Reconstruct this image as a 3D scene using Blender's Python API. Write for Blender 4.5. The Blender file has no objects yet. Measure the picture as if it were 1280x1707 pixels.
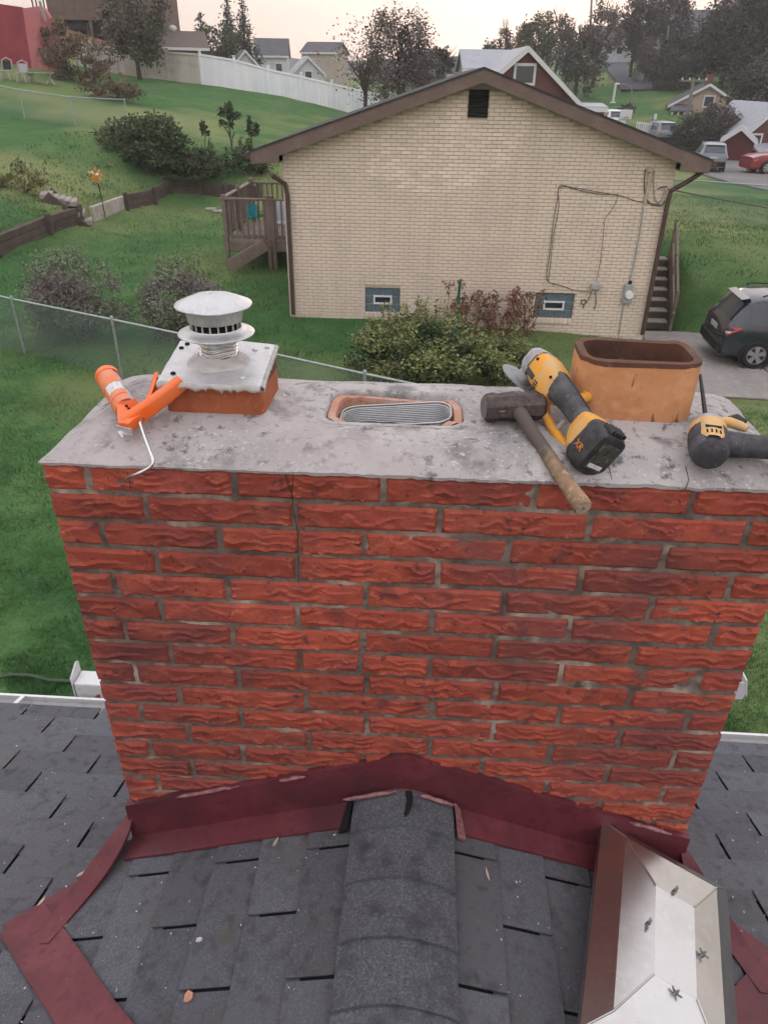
import bpy, bmesh, math, random
import numpy as np
from mathutils import Vector, Matrix, noise

random.seed(7)
RNG = np.random.default_rng(7)
scene = bpy.context.scene
COL = scene.collection
R = math.radians

# ---------------------------------------------------------------- camera
FPX, PITCH, YAW, ROLL = 1201.24, 0.542828, 0.0509739, 0.0150292
_cp, _sp, _cy, _sy = math.cos(PITCH), math.sin(PITCH), math.cos(YAW), math.sin(YAW)
FWD = Vector((-_sy * _cp, _cy * _cp, -_sp))
_r = Vector((_cy, _sy, 0))
_u = _r.cross(FWD)
RIGHT = _r * math.cos(ROLL) + _u * math.sin(ROLL)
UP = _u * math.cos(ROLL) - _r * math.sin(ROLL)
cam_data = bpy.data.cameras.new('camera')
cam_data.sensor_fit = 'VERTICAL'
cam_data.sensor_height = 24.0
cam_data.lens = FPX / 1707.0 * 24.0
cam_data.clip_start = 0.02
cam_data.clip_end = 3000
cam = bpy.data.objects.new('camera', cam_data)
COL.objects.link(cam)
cam.matrix_world = Matrix((RIGHT, UP, -FWD)).transposed().to_4x4()
scene.camera = cam


def at(px, py, Y):
    """point of the real place at depth Y (m north of the eye) seen at a survey pixel"""
    v = FWD + RIGHT * ((px - 640) / FPX) + UP * ((853.5 - py) / FPX)
    return v * (Y / v.y)


def atz(px, py, z):
    v = FWD + RIGHT * ((px - 640) / FPX) + UP * ((853.5 - py) / FPX)
    return v * (z / v.z)


# ---------------------------------------------------------------- world, sun, exposure
SUN_EL, SUN_AZ = R(1.0), R(5.0)        # low sun beyond the neighbour's roof
world = bpy.data.worlds.new('World')
scene.world = world
world.use_nodes = True
wn = world.node_tree
wn.nodes.clear()
sky = wn.nodes.new('ShaderNodeTexSky')
sky.sky_type = 'NISHITA'
sky.sun_disc = False
sky.sun_elevation = SUN_EL
sky.sun_rotation = SUN_AZ
sky.air_density = 1.0
sky.dust_density = 2.0
sky.ozone_density = 1.0
hs = wn.nodes.new('ShaderNodeHueSaturation')
hs.inputs['Saturation'].default_value = 0.55
tc = wn.nodes.new('ShaderNodeTexCoord')
sep = wn.nodes.new('ShaderNodeSeparateXYZ')
mrw = wn.nodes.new('ShaderNodeMapRange')
mrw.interpolation_type = 'SMOOTHSTEP'
mrw.inputs[1].default_value = 0.0
mrw.inputs[2].default_value = 0.55
hz = wn.nodes.new('ShaderNodeMix')          # evening haze: warm at the horizon, cooler overhead
hz.data_type = 'RGBA'
hz.inputs[6].default_value = (3.5, 2.8, 2.42, 1)
hz.inputs[7].default_value = (5.15, 5.0, 5.2, 1)
mixw = wn.nodes.new('ShaderNodeMix')
mixw.data_type = 'RGBA'
mixw.inputs[0].default_value = 0.8
wn.links.new(tc.outputs['Generated'], sep.inputs[0])
wn.links.new(sep.outputs['Z'], mrw.inputs[0])
wn.links.new(mrw.outputs[0], hz.inputs[0])
wn.links.new(hz.outputs[2], mixw.inputs[7])
bg = wn.nodes.new('ShaderNodeBackground')
bg.inputs['Strength'].default_value = 0.15
wo = wn.nodes.new('ShaderNodeOutputWorld')
wn.links.new(sky.outputs[0], hs.inputs['Color'])
wn.links.new(hs.outputs[0], mixw.inputs[6])
wn.links.new(mixw.outputs[2], bg.inputs['Color'])
wn.links.new(bg.outputs[0], wo.inputs['Surface'])

sun_data = bpy.data.lights.new('sun', 'SUN')
sun_data.energy = 0.35
sun_data.angle = R(25)
sun_data.color = (1.0, 0.86, 0.74)
sun = bpy.data.objects.new('sun', sun_data)
COL.objects.link(sun)
sd = Vector((math.sin(SUN_AZ) * math.cos(SUN_EL), math.cos(SUN_AZ) * math.cos(SUN_EL), math.sin(SUN_EL)))
sun.rotation_euler = sd.to_track_quat('Z', 'Y').to_euler()

scene.view_settings.view_transform = 'Standard'
scene.view_settings.look = 'None'
scene.view_settings.exposure = 1.2
scene.view_settings.gamma = 1.0
scene.view_settings.use_curve_mapping = False
try:
    scene.cycles.use_denoising = True
    scene.cycles.use_adaptive_sampling = True
    scene.cycles.adaptive_threshold = 0.03
    scene.cycles.max_bounces = 4
    scene.cycles.diffuse_bounces = 3
    scene.cycles.volume_bounces = 0
    scene.cycles.sample_clamp_indirect = 6
except Exception:
    pass


# ---------------------------------------------------------------- materials
def M(name, col, rough=0.8, metal=0.0, var=(), bump=(), rnd=0.0, spec=0.3, coat=0.0, trans=0.0, emit=None, local=False):
    """principled material; var = (scale, colour, lo, hi[, stretch]) noise mixes; bump = (scale, strength, distance[, stretch])"""
    m = bpy.data.materials.new(name)
    m.use_nodes = True
    nt = m.node_tree
    b = nt.nodes['Principled BSDF']
    b.inputs['Roughness'].default_value = rough
    b.inputs['Metallic'].default_value = metal
    b.inputs['Specular IOR Level'].default_value = spec
    b.inputs['Coat Weight'].default_value = coat
    b.inputs['Transmission Weight'].default_value = trans
    if emit:
        b.inputs['Emission Color'].default_value = (*emit[:3], 1)
        b.inputs['Emission Strength'].default_value = emit[3]
    L = nt.links.new
    if local:
        g = nt.nodes.new('ShaderNodeTexCoord')
        pos = g.outputs['Object']
    else:
        g = nt.nodes.new('ShaderNodeNewGeometry')
        pos = g.outputs['Position']
    cur = None

    def tex(scale, stretch=None, detail=4.0, off=0.0):
        src = pos
        if stretch or off:
            mp = nt.nodes.new('ShaderNodeMapping')
            if stretch:
                mp.inputs['Scale'].default_value = stretch
            mp.inputs['Location'].default_value = (off, off * 1.7, off * .6)
            L(src, mp.inputs['Vector'])
            src = mp.outputs[0]
        t = nt.nodes.new('ShaderNodeTexNoise')
        t.inputs['Scale'].default_value = scale
        t.inputs['Detail'].default_value = detail
        t.inputs['Roughness'].default_value = 0.62
        L(src, t.inputs['Vector'])
        return t.outputs['Fac']
    for i, v in enumerate(var):
        f = tex(v[0], v[4] if len(v) > 4 else None, 3.0, 3.1 * i + 0.7)
        mr = nt.nodes.new('ShaderNodeMapRange')
        mr.inputs[1].default_value = v[2]
        mr.inputs[2].default_value = v[3]
        L(f, mr.inputs[0])
        mx = nt.nodes.new('ShaderNodeMix')
        mx.data_type = 'RGBA'
        L(mr.outputs[0], mx.inputs[0])
        if cur is None:
            mx.inputs[6].default_value = (*col, 1)
        else:
            L(cur, mx.inputs[6])
        mx.inputs[7].default_value = (*v[1], 1)
        cur = mx.outputs[2]
    if rnd:
        oi = nt.nodes.new('ShaderNodeObjectInfo')
        h = nt.nodes.new('ShaderNodeHueSaturation')
        mr = nt.nodes.new('ShaderNodeMapRange')
        mr.inputs[3].default_value = 1 - rnd
        mr.inputs[4].default_value = 1 + rnd
        L(oi.outputs['Random'], mr.inputs[0])
        L(mr.outputs[0], h.inputs['Value'])
        if cur is None:
            h.inputs['Color'].default_value = (*col, 1)
        else:
            L(cur, h.inputs['Color'])
        cur = h.outputs[0]
    if cur is None:
        b.inputs['Base Color'].default_value = (*col, 1)
    else:
        L(cur, b.inputs['Base Color'])
    nrm = None
    for bp in bump:
        f = tex(bp[0], bp[3] if len(bp) > 3 else None, 3.0, 9.0)
        bn = nt.nodes.new('ShaderNodeBump')
        bn.inputs['Strength'].default_value = bp[1]
        bn.inputs['Distance'].default_value = bp[2]
        L(f, bn.inputs['Height'])
        if nrm is not None:
            L(nrm, bn.inputs['Normal'])
        nrm = bn.outputs[0]
    if nrm is not None:
        L(nrm, b.inputs['Normal'])
    return m


# ---------------------------------------------------------------- scene graph helpers
WORLDLOC = {}


def tag(o, label=None, cat=None, group=None, kind=None):
    if label:
        o['label'] = label
    if cat:
        o['category'] = cat
    if group:
        o['group'] = group
    if kind:
        o['kind'] = kind
    return o


def thing(name, label, cat, loc=(0, 0, 0), group=None, rot=None):
    o = bpy.data.objects.new(name, None)
    o.empty_display_size = 0.1
    COL.objects.link(o)
    o.location = loc
    if rot is not None:
        o.rotation_mode = 'QUATERNION'
        o.rotation_quaternion = rot
    WORLDLOC[o.name] = Vector(loc)
    return tag(o, label, cat, group)


def link(name, me, parent=None, loc=None, local=False):
    """link a mesh; with a parent its vertices are in world coordinates unless local"""
    o = bpy.data.objects.new(name, me)
    COL.objects.link(o)
    wl = Vector(loc) if loc is not None else Vector((0, 0, 0))
    if parent is not None:
        o.parent = parent
        if local:
            o.location = wl
            WORLDLOC[o.name] = Vector((0, 0, 0))
        else:
            o.location = wl - WORLDLOC[parent.name]
            WORLDLOC[o.name] = wl
    else:
        o.location = wl
        WORLDLOC[o.name] = wl
    return o


def copy_tree(o, parent=None):
    c = o.copy()
    COL.objects.link(c)
    c.parent = parent
    WORLDLOC[c.name] = Vector((0, 0, 0))
    for ch in o.children:
        copy_tree(ch, c)
    return c


def frame(d):
    d = Vector(d).normalized()
    a = Vector((0, 0, 1)) if abs(d.z) < 0.95 else Vector((1, 0, 0))
    s = d.cross(a).normalized()
    return s, s.cross(d).normalized(), d


class MB:
    def __init__(self):
        self.v, self.f = [], []

    def add(self, vs, fs):
        n = len(self.v)
        self.v += [tuple(p) for p in vs]
        self.f += [tuple(i + n for i in f) for f in fs]
        return self

    def box(self, c, s, rot=None, bevel=0.0):
        hx, hy, hz = s[0] / 2, s[1] / 2, s[2] / 2
        vs, fs = [], []
        if bevel <= 0:
            vs = [Vector((sx * hx, sy * hy, sz * hz)) for sx in (-1, 1) for sy in (-1, 1) for sz in (-1, 1)]
            fs = [(0, 1, 3, 2), (4, 6, 7, 5), (0, 4, 5, 1), (2, 3, 7, 6), (0, 2, 6, 4), (1, 5, 7, 3)]
        else:
            b = min(bevel, hx * .99, hy * .99, hz * .99)
            idx = {}
            for sx in (-1, 1):
                for sy in (-1, 1):
                    for sz in (-1, 1):
                        idx[sx, sy, sz] = len(vs)
                        vs += [Vector((sx * hx, sy * (hy - b), sz * (hz - b))), Vector((sx * (hx - b), sy * hy, sz * (hz - b))), Vector((sx * (hx - b), sy * (hy - b), sz * hz))]
            for s_ in (-1, 1):
                fs.append([idx[s_, a, c_] for a, c_ in ((-1, -1), (1, -1), (1, 1), (-1, 1))])
                fs.append([idx[a, s_, c_] + 1 for a, c_ in ((-1, -1), (1, -1), (1, 1), (-1, 1))])
                fs.append([idx[a, c_, s_] + 2 for a, c_ in ((-1, -1), (1, -1), (1, 1), (-1, 1))])
            for a in (-1, 1):
                for c_ in (-1, 1):
                    fs.append([idx[-1, a, c_] + 1, idx[1, a, c_] + 1, idx[1, a, c_] + 2, idx[-1, a, c_] + 2])
                    fs.append([idx[a, -1, c_], idx[a, 1, c_], idx[a, 1, c_] + 2, idx[a, -1, c_] + 2])
                    fs.append([idx[a, c_, -1], idx[a, c_, 1], idx[a, c_, 1] + 1, idx[a, c_, -1] + 1])
            for k in idx.values():
                fs.append([k, k + 1, k + 2])
        c = Vector(c)
        if rot is not None:
            vs = [rot @ p for p in vs]
        return self.add([p + c for p in vs], fs)

    def bar(self, p0, p1, w, h, bevel=0.0, up=(0, 0, 1)):
        p0, p1 = Vector(p0), Vector(p1)
        d = (p1 - p0)
        y = d.normalized()
        x = y.cross(Vector(up))
        if x.length < 1e-4:
            x = y.cross(Vector((1, 0, 0)))
        x.normalize()
        z = x.cross(y)
        rot = Matrix((x, y, z)).transposed()
        return self.box((p0 + p1) / 2, (w, d.length, h), rot, bevel)

    def loft(self, rings, caps=True, closed=True):
        n = len(rings[0])
        base = len(self.v)
        for r_ in rings:
            self.v += [tuple(p) for p in r_]
        for i in range(len(rings) - 1):
            for j in range(n if closed else n - 1):
                a, b_ = base + i * n + j, base + i * n + (j + 1) % n
                self.f.append((a, b_, b_ + n, a + n))
        if caps and closed:
            self.f.append(tuple(base + j for j in range(n))[::-1])
            self.f.append(tuple(base + (len(rings) - 1) * n + j for j in range(n)))
        return self

    def cyl(self, p0, p1, r0, r1=None, n=12, caps=True):
        r1 = r0 if r1 is None else r1
        p0, p1 = Vector(p0), Vector(p1)
        s, t, d = frame(p1 - p0)
        rings = [[p + (s * math.cos(2 * math.pi * k / n) + t * math.sin(2 * math.pi * k / n)) * r_ for k in range(n)] for p, r_ in ((p0, r0), (p1, r1))]
        return self.loft(rings, caps)

    def tube(self, pts, r_, n=8, caps=True):
        pts = [Vector(p) for p in pts]
        rings = []
        s = None
        for i, p in enumerate(pts):
            d = (pts[min(i + 1, len(pts) - 1)] - pts[max(i - 1, 0)]).normalized()
            if s is None:
                s = frame(d)[0]
            s = (s - d * s.dot(d)).normalized()
            t = s.cross(d)
            rr = r_[i] if isinstance(r_, (list, tuple)) else r_
            rings.append([p + (s * math.cos(2 * math.pi * k / n) + t * math.sin(2 * math.pi * k / n)) * rr for k in range(n)])
        return self.loft(rings, caps)

    def lathe(self, prof, n=24, c=(0, 0, 0), axis=(0, 0, 1), caps=True, sx=1.0, sy=1.0):
        s, t, d = (Vector((1, 0, 0)), Vector((0, 1, 0)), Vector((0, 0, 1))) if tuple(axis) == (0, 0, 1) else frame(axis)
        c = Vector(c)
        rings = [[c + d * z + (s * math.cos(2 * math.pi * k / n) * sx + t * math.sin(2 * math.pi * k / n) * sy) * r_ for k in range(n)] for r_, z in prof]
        return self.loft(rings, caps)

    def prism(self, poly, d):
        """poly: 3-D points in order; extruded by vector d"""
        d = Vector(d)
        poly = [Vector(p) for p in poly]
        return self.loft([poly, [p + d for p in poly]])

    def build(self, name, mat, parent=None, smooth=False, loc=None, local=False, recalc=True, xf=None, auto=None):
        o = link(name, self.mesh(name, mat, smooth, loc, recalc, xf, auto), parent, loc, local)
        return o

    def mesh(self, name, mat, smooth=False, loc=None, recalc=True, xf=None, auto=None):
        me = bpy.data.meshes.new(name)
        vs = self.v
        if xf is not None:
            vs = [tuple(xf @ Vector(p)) for p in vs]
        if loc is not None:
            vs = [(p[0] - loc[0], p[1] - loc[1], p[2] - loc[2]) for p in vs]
        me.from_pydata(vs, [], self.f)
        if recalc:
            bm = bmesh.new()
            bm.from_mesh(me)
            bmesh.ops.recalc_face_normals(bm, faces=bm.faces)
            bm.to_mesh(me)
            bm.free()
        me.materials.append(mat)
        if smooth or auto:
            for p in me.polygons:
                p.use_smooth = True
        if auto:
            me.set_sharp_from_angle(angle=R(auto))
        me.update()
        return me


def np_mesh(name, verts, faces, mat, smooth=False):
    """fast mesh from numpy arrays; faces (n,k) all of one size"""
    me = bpy.data.meshes.new(name)
    verts = np.asarray(verts, dtype=np.float32)
    faces = np.asarray(faces, dtype=np.int32)
    k = faces.shape[1]
    me.vertices.add(len(verts))
    me.vertices.foreach_set('co', verts.ravel())
    me.loops.add(faces.size)
    me.loops.foreach_set('vertex_index', faces.ravel())
    me.polygons.add(len(faces))
    me.polygons.foreach_set('loop_start', np.arange(0, faces.size, k, dtype=np.int32))
    me.polygons.foreach_set('loop_total', np.full(len(faces), k, dtype=np.int32))
    if smooth:
        me.polygons.foreach_set('use_smooth', np.ones(len(faces), dtype=bool))
    me.materials.append(mat)
    me.update(calc_edges=True)
    return me


def leaf_quads(P, size, aspect=0.5, droop=0.0, up=0.0):
    """little leaf quads at points P with random directions -> verts, faces"""
    n = len(P)
    d = RNG.normal(size=(n, 3))
    d[:, 2] = d[:, 2] * 0.7 + up - droop
    d /= np.linalg.norm(d, axis=1)[:, None]
    a = RNG.normal(size=(n, 3))
    s = np.cross(d, a)
    s /= np.linalg.norm(s, axis=1)[:, None]
    sz = (size * RNG.uniform(.6, 1.35, n))[:, None]
    w = sz * aspect * .5
    v = np.stack([P, P + d * sz * .5 + s * w, P + d * sz, P + d * sz * .5 - s * w], 1).reshape(-1, 3)
    f = np.arange(n * 4).reshape(n, 4)
    return v, f


def clumpy(n, c, rad, k, cr=0.35, shell=0.5, flat=0.0):
    """n points in k clumps scattered through an ellipsoid"""
    c, rad = np.array(c, float), np.array(rad, float)
    q = RNG.normal(size=(k, 3))
    q /= np.linalg.norm(q, axis=1)[:, None]
    q *= RNG.uniform(shell, 1, (k, 1)) ** 0.7
    if flat:
        q[:, 2] = np.where(q[:, 2] < -flat, -flat * RNG.uniform(.3, 1, k), q[:, 2])
    i = RNG.integers(0, k, n)
    w = RNG.normal(size=(n, 3))
    w /= np.linalg.norm(w, axis=1)[:, None]
    w *= (RNG.uniform(0, 1, (n, 1)) ** .45) * cr * RNG.uniform(.6, 1.2, k)[i][:, None]
    return c + (q[i] + w) * rad
# ================================================================ own roof
m_shingle = M('asphalt_shingle', (.10, .101, .117), .92, var=((170, (.15, .152, .17), .47, .7), (300, (.048, .048, .054), .55, .68), (3.2, (.11, .11, .123), .45, .7), (9, (.098, .088, .082), .56, .74), (24, (.07, .07, .078), .52, .7)), bump=((500, .5, .002), (30, .25, .004)), rnd=.16, spec=.25)
m_ridge = M('ridge_cap_shingle', (.10, .102, .118), .92, var=((150, (.165, .17, .19), .46, .68), (260, (.038, .038, .043), .54, .68), (12, (.055, .056, .065), .5, .7)), bump=((420, .6, .002), (26, .25, .004)), rnd=.1, spec=.25)
m_under = M('roof_underlay', (.012, .012, .014), .95)
m_tar = M('roof_tar', (.012, .012, .013), .6)
m_flash = M('maroon_flashing', (.128, .026, .035), .5, var=((7, (.17, .042, .05), .45, .75), (40, (.085, .02, .027), .5, .75), (3, (.075, .022, .028), .5, .68), (90, (.24, .12, .12), .68, .82)), bump=((14, .3, .01), (160, .15, .001)), spec=.35)
m_seal = M('pink_sealant', (.34, .17, .17), .6, var=((60, (.18, .06, .065), .4, .65),), bump=((80, .6, .004),))
m_white = M('white_aluminium', (.72, .72, .73), .45, var=((25, (.6, .6, .6), .5, .75), (90, (.25, .22, .2), .72, .8)), spec=.4)
m_gutin = M('gutter_inside', (.05, .05, .055), .8, var=((30, (.12, .12, .12), .5, .7),))

ZM, SM = -1.603, .364          # main slope: z = ZM - SM*y
ZC, SC = -1.64, .34            # cricket:    z = ZC - SC*|x|
KM = math.sqrt(1 + SM * SM)
KC = math.sqrt(1 + SC * SC)


def zmain(y):
    return ZM - SM * y


def zcr(x):
    return ZC - SC * abs(x)


def clip_poly(poly, clip):
    """Sutherland-Hodgman, both counter-clockwise or both clockwise lists of (a,b)"""
    area = sum(clip[i][0] * clip[(i + 1) % len(clip)][1] - clip[(i + 1) % len(clip)][0] * clip[i][1] for i in range(len(clip)))
    if area < 0:
        clip = clip[::-1]
    out = poly
    for i in range(len(clip)):
        a, b = clip[i], clip[(i + 1) % len(clip)]

        def inside(p):
            return (b[0] - a[0]) * (p[1] - a[1]) - (b[1] - a[1]) * (p[0] - a[0]) >= -1e-9
        res = []
        for j in range(len(out)):
            p, q = out[j], out[(j + 1) % len(out)]
            ip, iq = inside(p), inside(q)
            if ip:
                res.append(p)
            if ip != iq:
                d1 = (b[0] - a[0]) * (p[1] - a[1]) - (b[1] - a[1]) * (p[0] - a[0])
                d2 = (b[0] - a[0]) * (q[1] - a[1]) - (b[1] - a[1]) * (q[0] - a[0])
                t = d1 / (d1 - d2)
                res.append((p[0] + (q[0] - p[0]) * t, p[1] + (q[1] - p[1]) * t))
        out = res
        if len(out) < 3:
            return []
    return out


roof = thing('shingled_house', 'house with dark grey shingled roof that the brick chimney stands on', 'house', (0, 1.0, -2.4))

# sheathing of the main slope, its edges hidden under the shingles
EAVE = 2.175
mb = MB()
mb.prism([(-3.6, -1.2, zmain(-1.2) - .004), (3.6, -1.2, zmain(-1.2) - .004), (3.6, EAVE - .004, zmain(EAVE) - .004), (-3.6, EAVE - .004, zmain(EAVE) - .004)], (0, 0, -.02))
sheath = mb.build('sheathing', m_under, roof)
TAB, EXP = .318, .1357
rr = random.Random(3)


def main_tab(x0, x1, v0, v1, parent):
    """one tab of a strip shingle on the main slope, lower edge thick"""
    j = lambda a: rr.uniform(-a, a)
    pts = [(x0 + j(.001), v0), (x1 + j(.001), v0), (x1 + j(.0015), v1 + j(.002)), ((x0 + x1) / 2, v1 + j(.002)), (x0 + j(.0015), v1 + j(.002))]
    lo, hi = [], []
    for x, v in pts:
        n = .0015 + .0105 * (v - v0) / (v1 - v0)
        y, z = v / KM, zmain(v / KM)
        hi.append((x, y + n * SM / KM, z + n / KM))
        n2 = max(n - .006, .0004)
        lo.append((x, y + n2 * SM / KM, z + n2 / KM))
    mb = MB()
    mb.loft([lo, hi])
    c = ((x0 + x1) / 2, v1 / KM, zmain(v1 / KM))
    return mb.build('shingle', m_shingle, parent, loc=c)


v = 2.223
k = 0
while v > -.35:
    phase = -1.016 if k % 2 == 0 else -1.175
    v1 = min(v + EXP + .003, EAVE * KM + .012)
    n0 = math.floor((-2.5 - phase) / TAB)
    for i in range(n0, n0 + 17):
        x0, x1 = phase + i * TAB + .005, phase + (i + 1) * TAB - .005
        ym = (v + v1) / 2 / KM
        if x1 < -2.3 or x0 > 2.1:
            continue
        vx = .956 - (.995 - ym) * 1.19 if ym < .995 else .80
        if max(abs(x0), abs(x1)) < vx - .12 and x0 * x1 > 0 or (x0 * x1 <= 0 and ym > .05):
            continue                      # wholly under the cricket or inside the chimney
        main_tab(x0, x1, v - .03, v1, roof)
    v -= EXP
    k += 1

# cricket: two planes falling left and right from a level ridge
cricket = MB()
CY1 = 1.252
poly = [(0, .19), (0, CY1), (.80, CY1), (.956, .995)]
for sgn in (-1, 1):
    base = [Vector((sgn * p[0], p[1], zcr(p[0]) - .003)) for p in poly]
    cricket.prism(base, (0, 0, -.012))
cricket = cricket.build('cricket', m_under, roof)
cuts = [.02, .12, .252, .385, .517, .65, .782, .915, 1.05]
for sgn in (-1, 1):
    for ci in range(1, len(cuts) - 1):
        u0, u1 = cuts[ci] - .028, cuts[ci + 1] + .002
        ph = 1.13 if ci % 2 == 1 else .973
        for t in range(-2, 6):
            y1 = ph + .157 - t * .314 + .157 - .0045
            y0 = y1 - .314 + .009
            rect = [(u0 / KC, y0), (u1 / KC + rr.uniform(-.002, .002), y0), (u1 / KC + rr.uniform(-.002, .002), y1), (u0 / KC, y1)]
            pl = clip_poly(rect, poly)
            if len(pl) < 3:
                continue
            xs = [p[0] for p in pl]
            if max(xs) - min(xs) < .02 or max(p[1] for p in pl) - min(p[1] for p in pl) < .015:
                continue
            hi, lo = [], []
            for x, y in pl:
                n = .0015 + .0105 * (x * KC - u0) / (u1 - u0)
                hi.append((sgn * (x + n * SC / KC), y, zcr(x) + n / KC))
                n2 = max(n - .006, .0003)
                lo.append((sgn * (x + n2 * SC / KC), y, zcr(x) + n2 / KC))
            mb = MB()
            mb.loft([lo, hi])
            mb.build('shingle', m_shingle, cricket, loc=(sgn * sum(xs) / len(xs), sum(p[1] for p in pl) / len(pl), zcr(xs[0])))

# ridge caps, bent pieces lapping towards the chimney
for i in range(9):
    ya = 1.246 if i == 0 else 1.139 - .136 * (i - 1)
    yb = 1.139 - .136 * i - .03
    nn = 14
    rings = []
    for y, lift in ((ya, .004), ((ya + yb) / 2, .006), (yb + .028, .014), (yb + .0279, .0)):
        top, bot = [], []
        for q in range(nn + 1):
            a = -1 + 2 * q / nn
            x = .132 * a
            zz = ZC + .034 - .13 * math.sqrt(x * x + .0002) - 1.9 * x * x + lift * 1.25 + noise.noise((x * 9, y * 5, i)) * .002
            zz = max(zz, zcr(x) + .007 + lift * .3)
            if abs(a) > .93:
                zz -= .003
            top.append((x + noise.noise((y * 13, i, a)) * .0015, y + noise.noise((x * 12, i * 3.3, 0)) * .003, zz))
        rings.append(top)
    vs, fs = [], []
    for r_ in rings:
        vs += r_
    m_ = nn + 1
    for a in range(len(rings) - 1):
        for b in range(nn):
            fs.append((a * m_ + b, a * m_ + b + 1, (a + 1) * m_ + b + 1, (a + 1) * m_ + b))
    mb = MB()
    mb.add(vs, fs)
    o = mb.build('ridge_cap', m_ridge, roof, loc=(0, ya, ZC), auto=35)

# tar smear at the head of the ridge and along some tabs
mb = MB()
pts = [(.012, 1.24), (.016, 1.21), (.011, 1.18), (.004, 1.16), (.003, 1.142)]
mb.loft([[(x - w, y, ZC + .041), (x, y, ZC + .0445), (x + w, y, ZC + .041)] for (x, y), w in zip(pts, (.009, .008, .007, .006, .003))], caps=False, closed=False)
mb.build('tar_smear', m_tar, roof, loc=(.01, 1.2, -1.6))

# ---- flashing against the chimney
CF = 1.266                          # chimney face
mb = MB()
nx = 60
up_, mid, low = [], [], []
for i in range(nx + 1):
    x = -.773 + 1.546 * i / nx
    w = noise.noise((x * 6, 2.2, 0)) * .006
    sag = .0 if abs(x) > .14 else .05 * (1 - (abs(x) / .14) ** 2)
    up_.append((x, CF - .014, zcr(x) + .155 + w))
    mid.append((x, CF - .018 + noise.noise((x * 8, 7, 0)) * .003, zcr(math.sqrt(x * x + .004)) + .026 + sag * .7))
    yb = CF - .085 + noise.noise((x * 3, 9, 0)) * .008
    if abs(x) < .14:
        yb = CF - .025
    low.append((x, yb, zcr(math.sqrt(x * x + .004)) + .0195 + sag * .75))
mb.loft([up_, mid, low], caps=False, closed=False)
low2 = [(p[0], p[1] - .0005, p[2] - .008) for p in low]
mb.loft([low, low2], caps=False, closed=False)
top2 = [(p[0], CF + .004, p[2] + .001) for p in up_]
mb.loft([top2, up_], caps=False, closed=False)
fl = mb.build('flashing', m_flash, roof, loc=(0, CF, -1.8), auto=40)
tag(fl, 'maroon sheet flashing bent against the chimney foot')
# folded laps beside the ridge caps
for sx in (-1, 1):
    mb = MB()
    mb.prism([(sx * .135, 1.247, zcr(.135) + .045), (sx * .15, 1.247, zcr(.15) + .028), (sx * .165, 1.165, zcr(.165) + .02), (sx * .142, 1.16, zcr(.142) + .03)], (0, 0, -.012))
    mb.build('flashing_lap', m_seal if sx > 0 else m_tar, roof, loc=(sx * .14, 1.2, -1.66))
# smears of sealant on the flashing
for x0, x1, dz in ((-.62, -.44, .158), (-.33, -.26, .152), (-.16, -.02, .058), (.04, .14, .055), (.60, .72, .16)):
    mb = MB()
    pts = []
    for i in range(9):
        x = x0 + (x1 - x0) * i / 8
        pts.append((x, CF - .016 - (.02 if dz < .1 else 0), zcr(x) + dz + noise.noise((x * 40, 1, 0)) * .008))
    mb.tube(pts, [.002, .005, .006, .0045, .006, .0065, .005, .004, .0015], 6)
    mb.build('sealant_smear', m_seal, roof, loc=pts[4], smooth=True)

# ---- valley strips and the cricket's outer ends
for sx in (-1, 1):
    A = Vector((sx * .956, .995, zcr(.956)))
    B = Vector((0, .19, zcr(0)))
    mb = MB()
    N = 20
    e1, e2, e3 = [], [], []
    for i in range(N + 1):
        t = -.055 + i / N * .85
        c = A.lerp(B, t)
        w1 = .062 + noise.noise((t * 7, sx, 0)) * .006
        w2 = .058 + noise.noise((t * 6, sx, 5)) * .006
        o1 = Vector((c.x + sx * w1 * .62, c.y - w1 * .78, 0))
        o1.z = zmain(o1.y) + .0185
        o2 = Vector((c.x - sx * w2 * .62, c.y + w2 * .78, 0))
        o2.z = zcr(o2.x) + .0185
        e1.append(o1)
        e2.append(c + Vector((0, 0, .015)))
        e3.append(o2)
    mb.loft([e1, e2, e3], caps=False, closed=False)
    mb.loft([[p - Vector((0, 0, .01)) for p in e1], e1], caps=False, closed=False)
    mb.loft([e3, [p - Vector((0, 0, .01)) for p in e3]], caps=False, closed=False)
    o = mb.build('valley_flashing', m_flash, roof, loc=A, auto=50)
    # end wall of the cricket, from the valley up to the chimney corner, with a foot on the main slope
    mb = MB()
    P0 = Vector((sx * .972, .975, zcr(.972) + .012))
    P1 = Vector((sx * .782, 1.262, zcr(.78) + .10))
    N = 10
    inn, top, bot, foot = [], [], [], []
    for i in range(N + 1):
        t = i / N
        p = P0.lerp(P1, t)
        wi = .05 * (1 - t) ** .6 + .012
        inn.append(Vector((p.x - sx * (wi + .01), p.y - .006, zcr(p.x - sx * (wi + .01)) + .0195 + (.085 * t ** 4))))
        top.append(p + Vector((-sx * .012 * (1 - t), .0, .004)))
        b = Vector((p.x + sx * (.016 + .02 * t), p.y - .004, zmain(p.y) + .014))
        bot.append(b)
        w = .075 + noise.noise((t * 6, sx * 3, 1)) * .008
        f_ = Vector((p.x + sx * (.012 + w), p.y + .01 + w * .5, 0))
        f_.z = zmain(f_.y) + .013
        foot.append(f_)
    mb.loft([[p - Vector((0, 0, .012)) for p in inn], inn, top, bot, foot], caps=False, closed=False)
    mb.loft([foot, [p - Vector((0, 0, .012)) for p in foot]], caps=False, closed=False)
    mb.build('end_flashing', m_flash, roof, loc=P0, auto=40)
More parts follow.
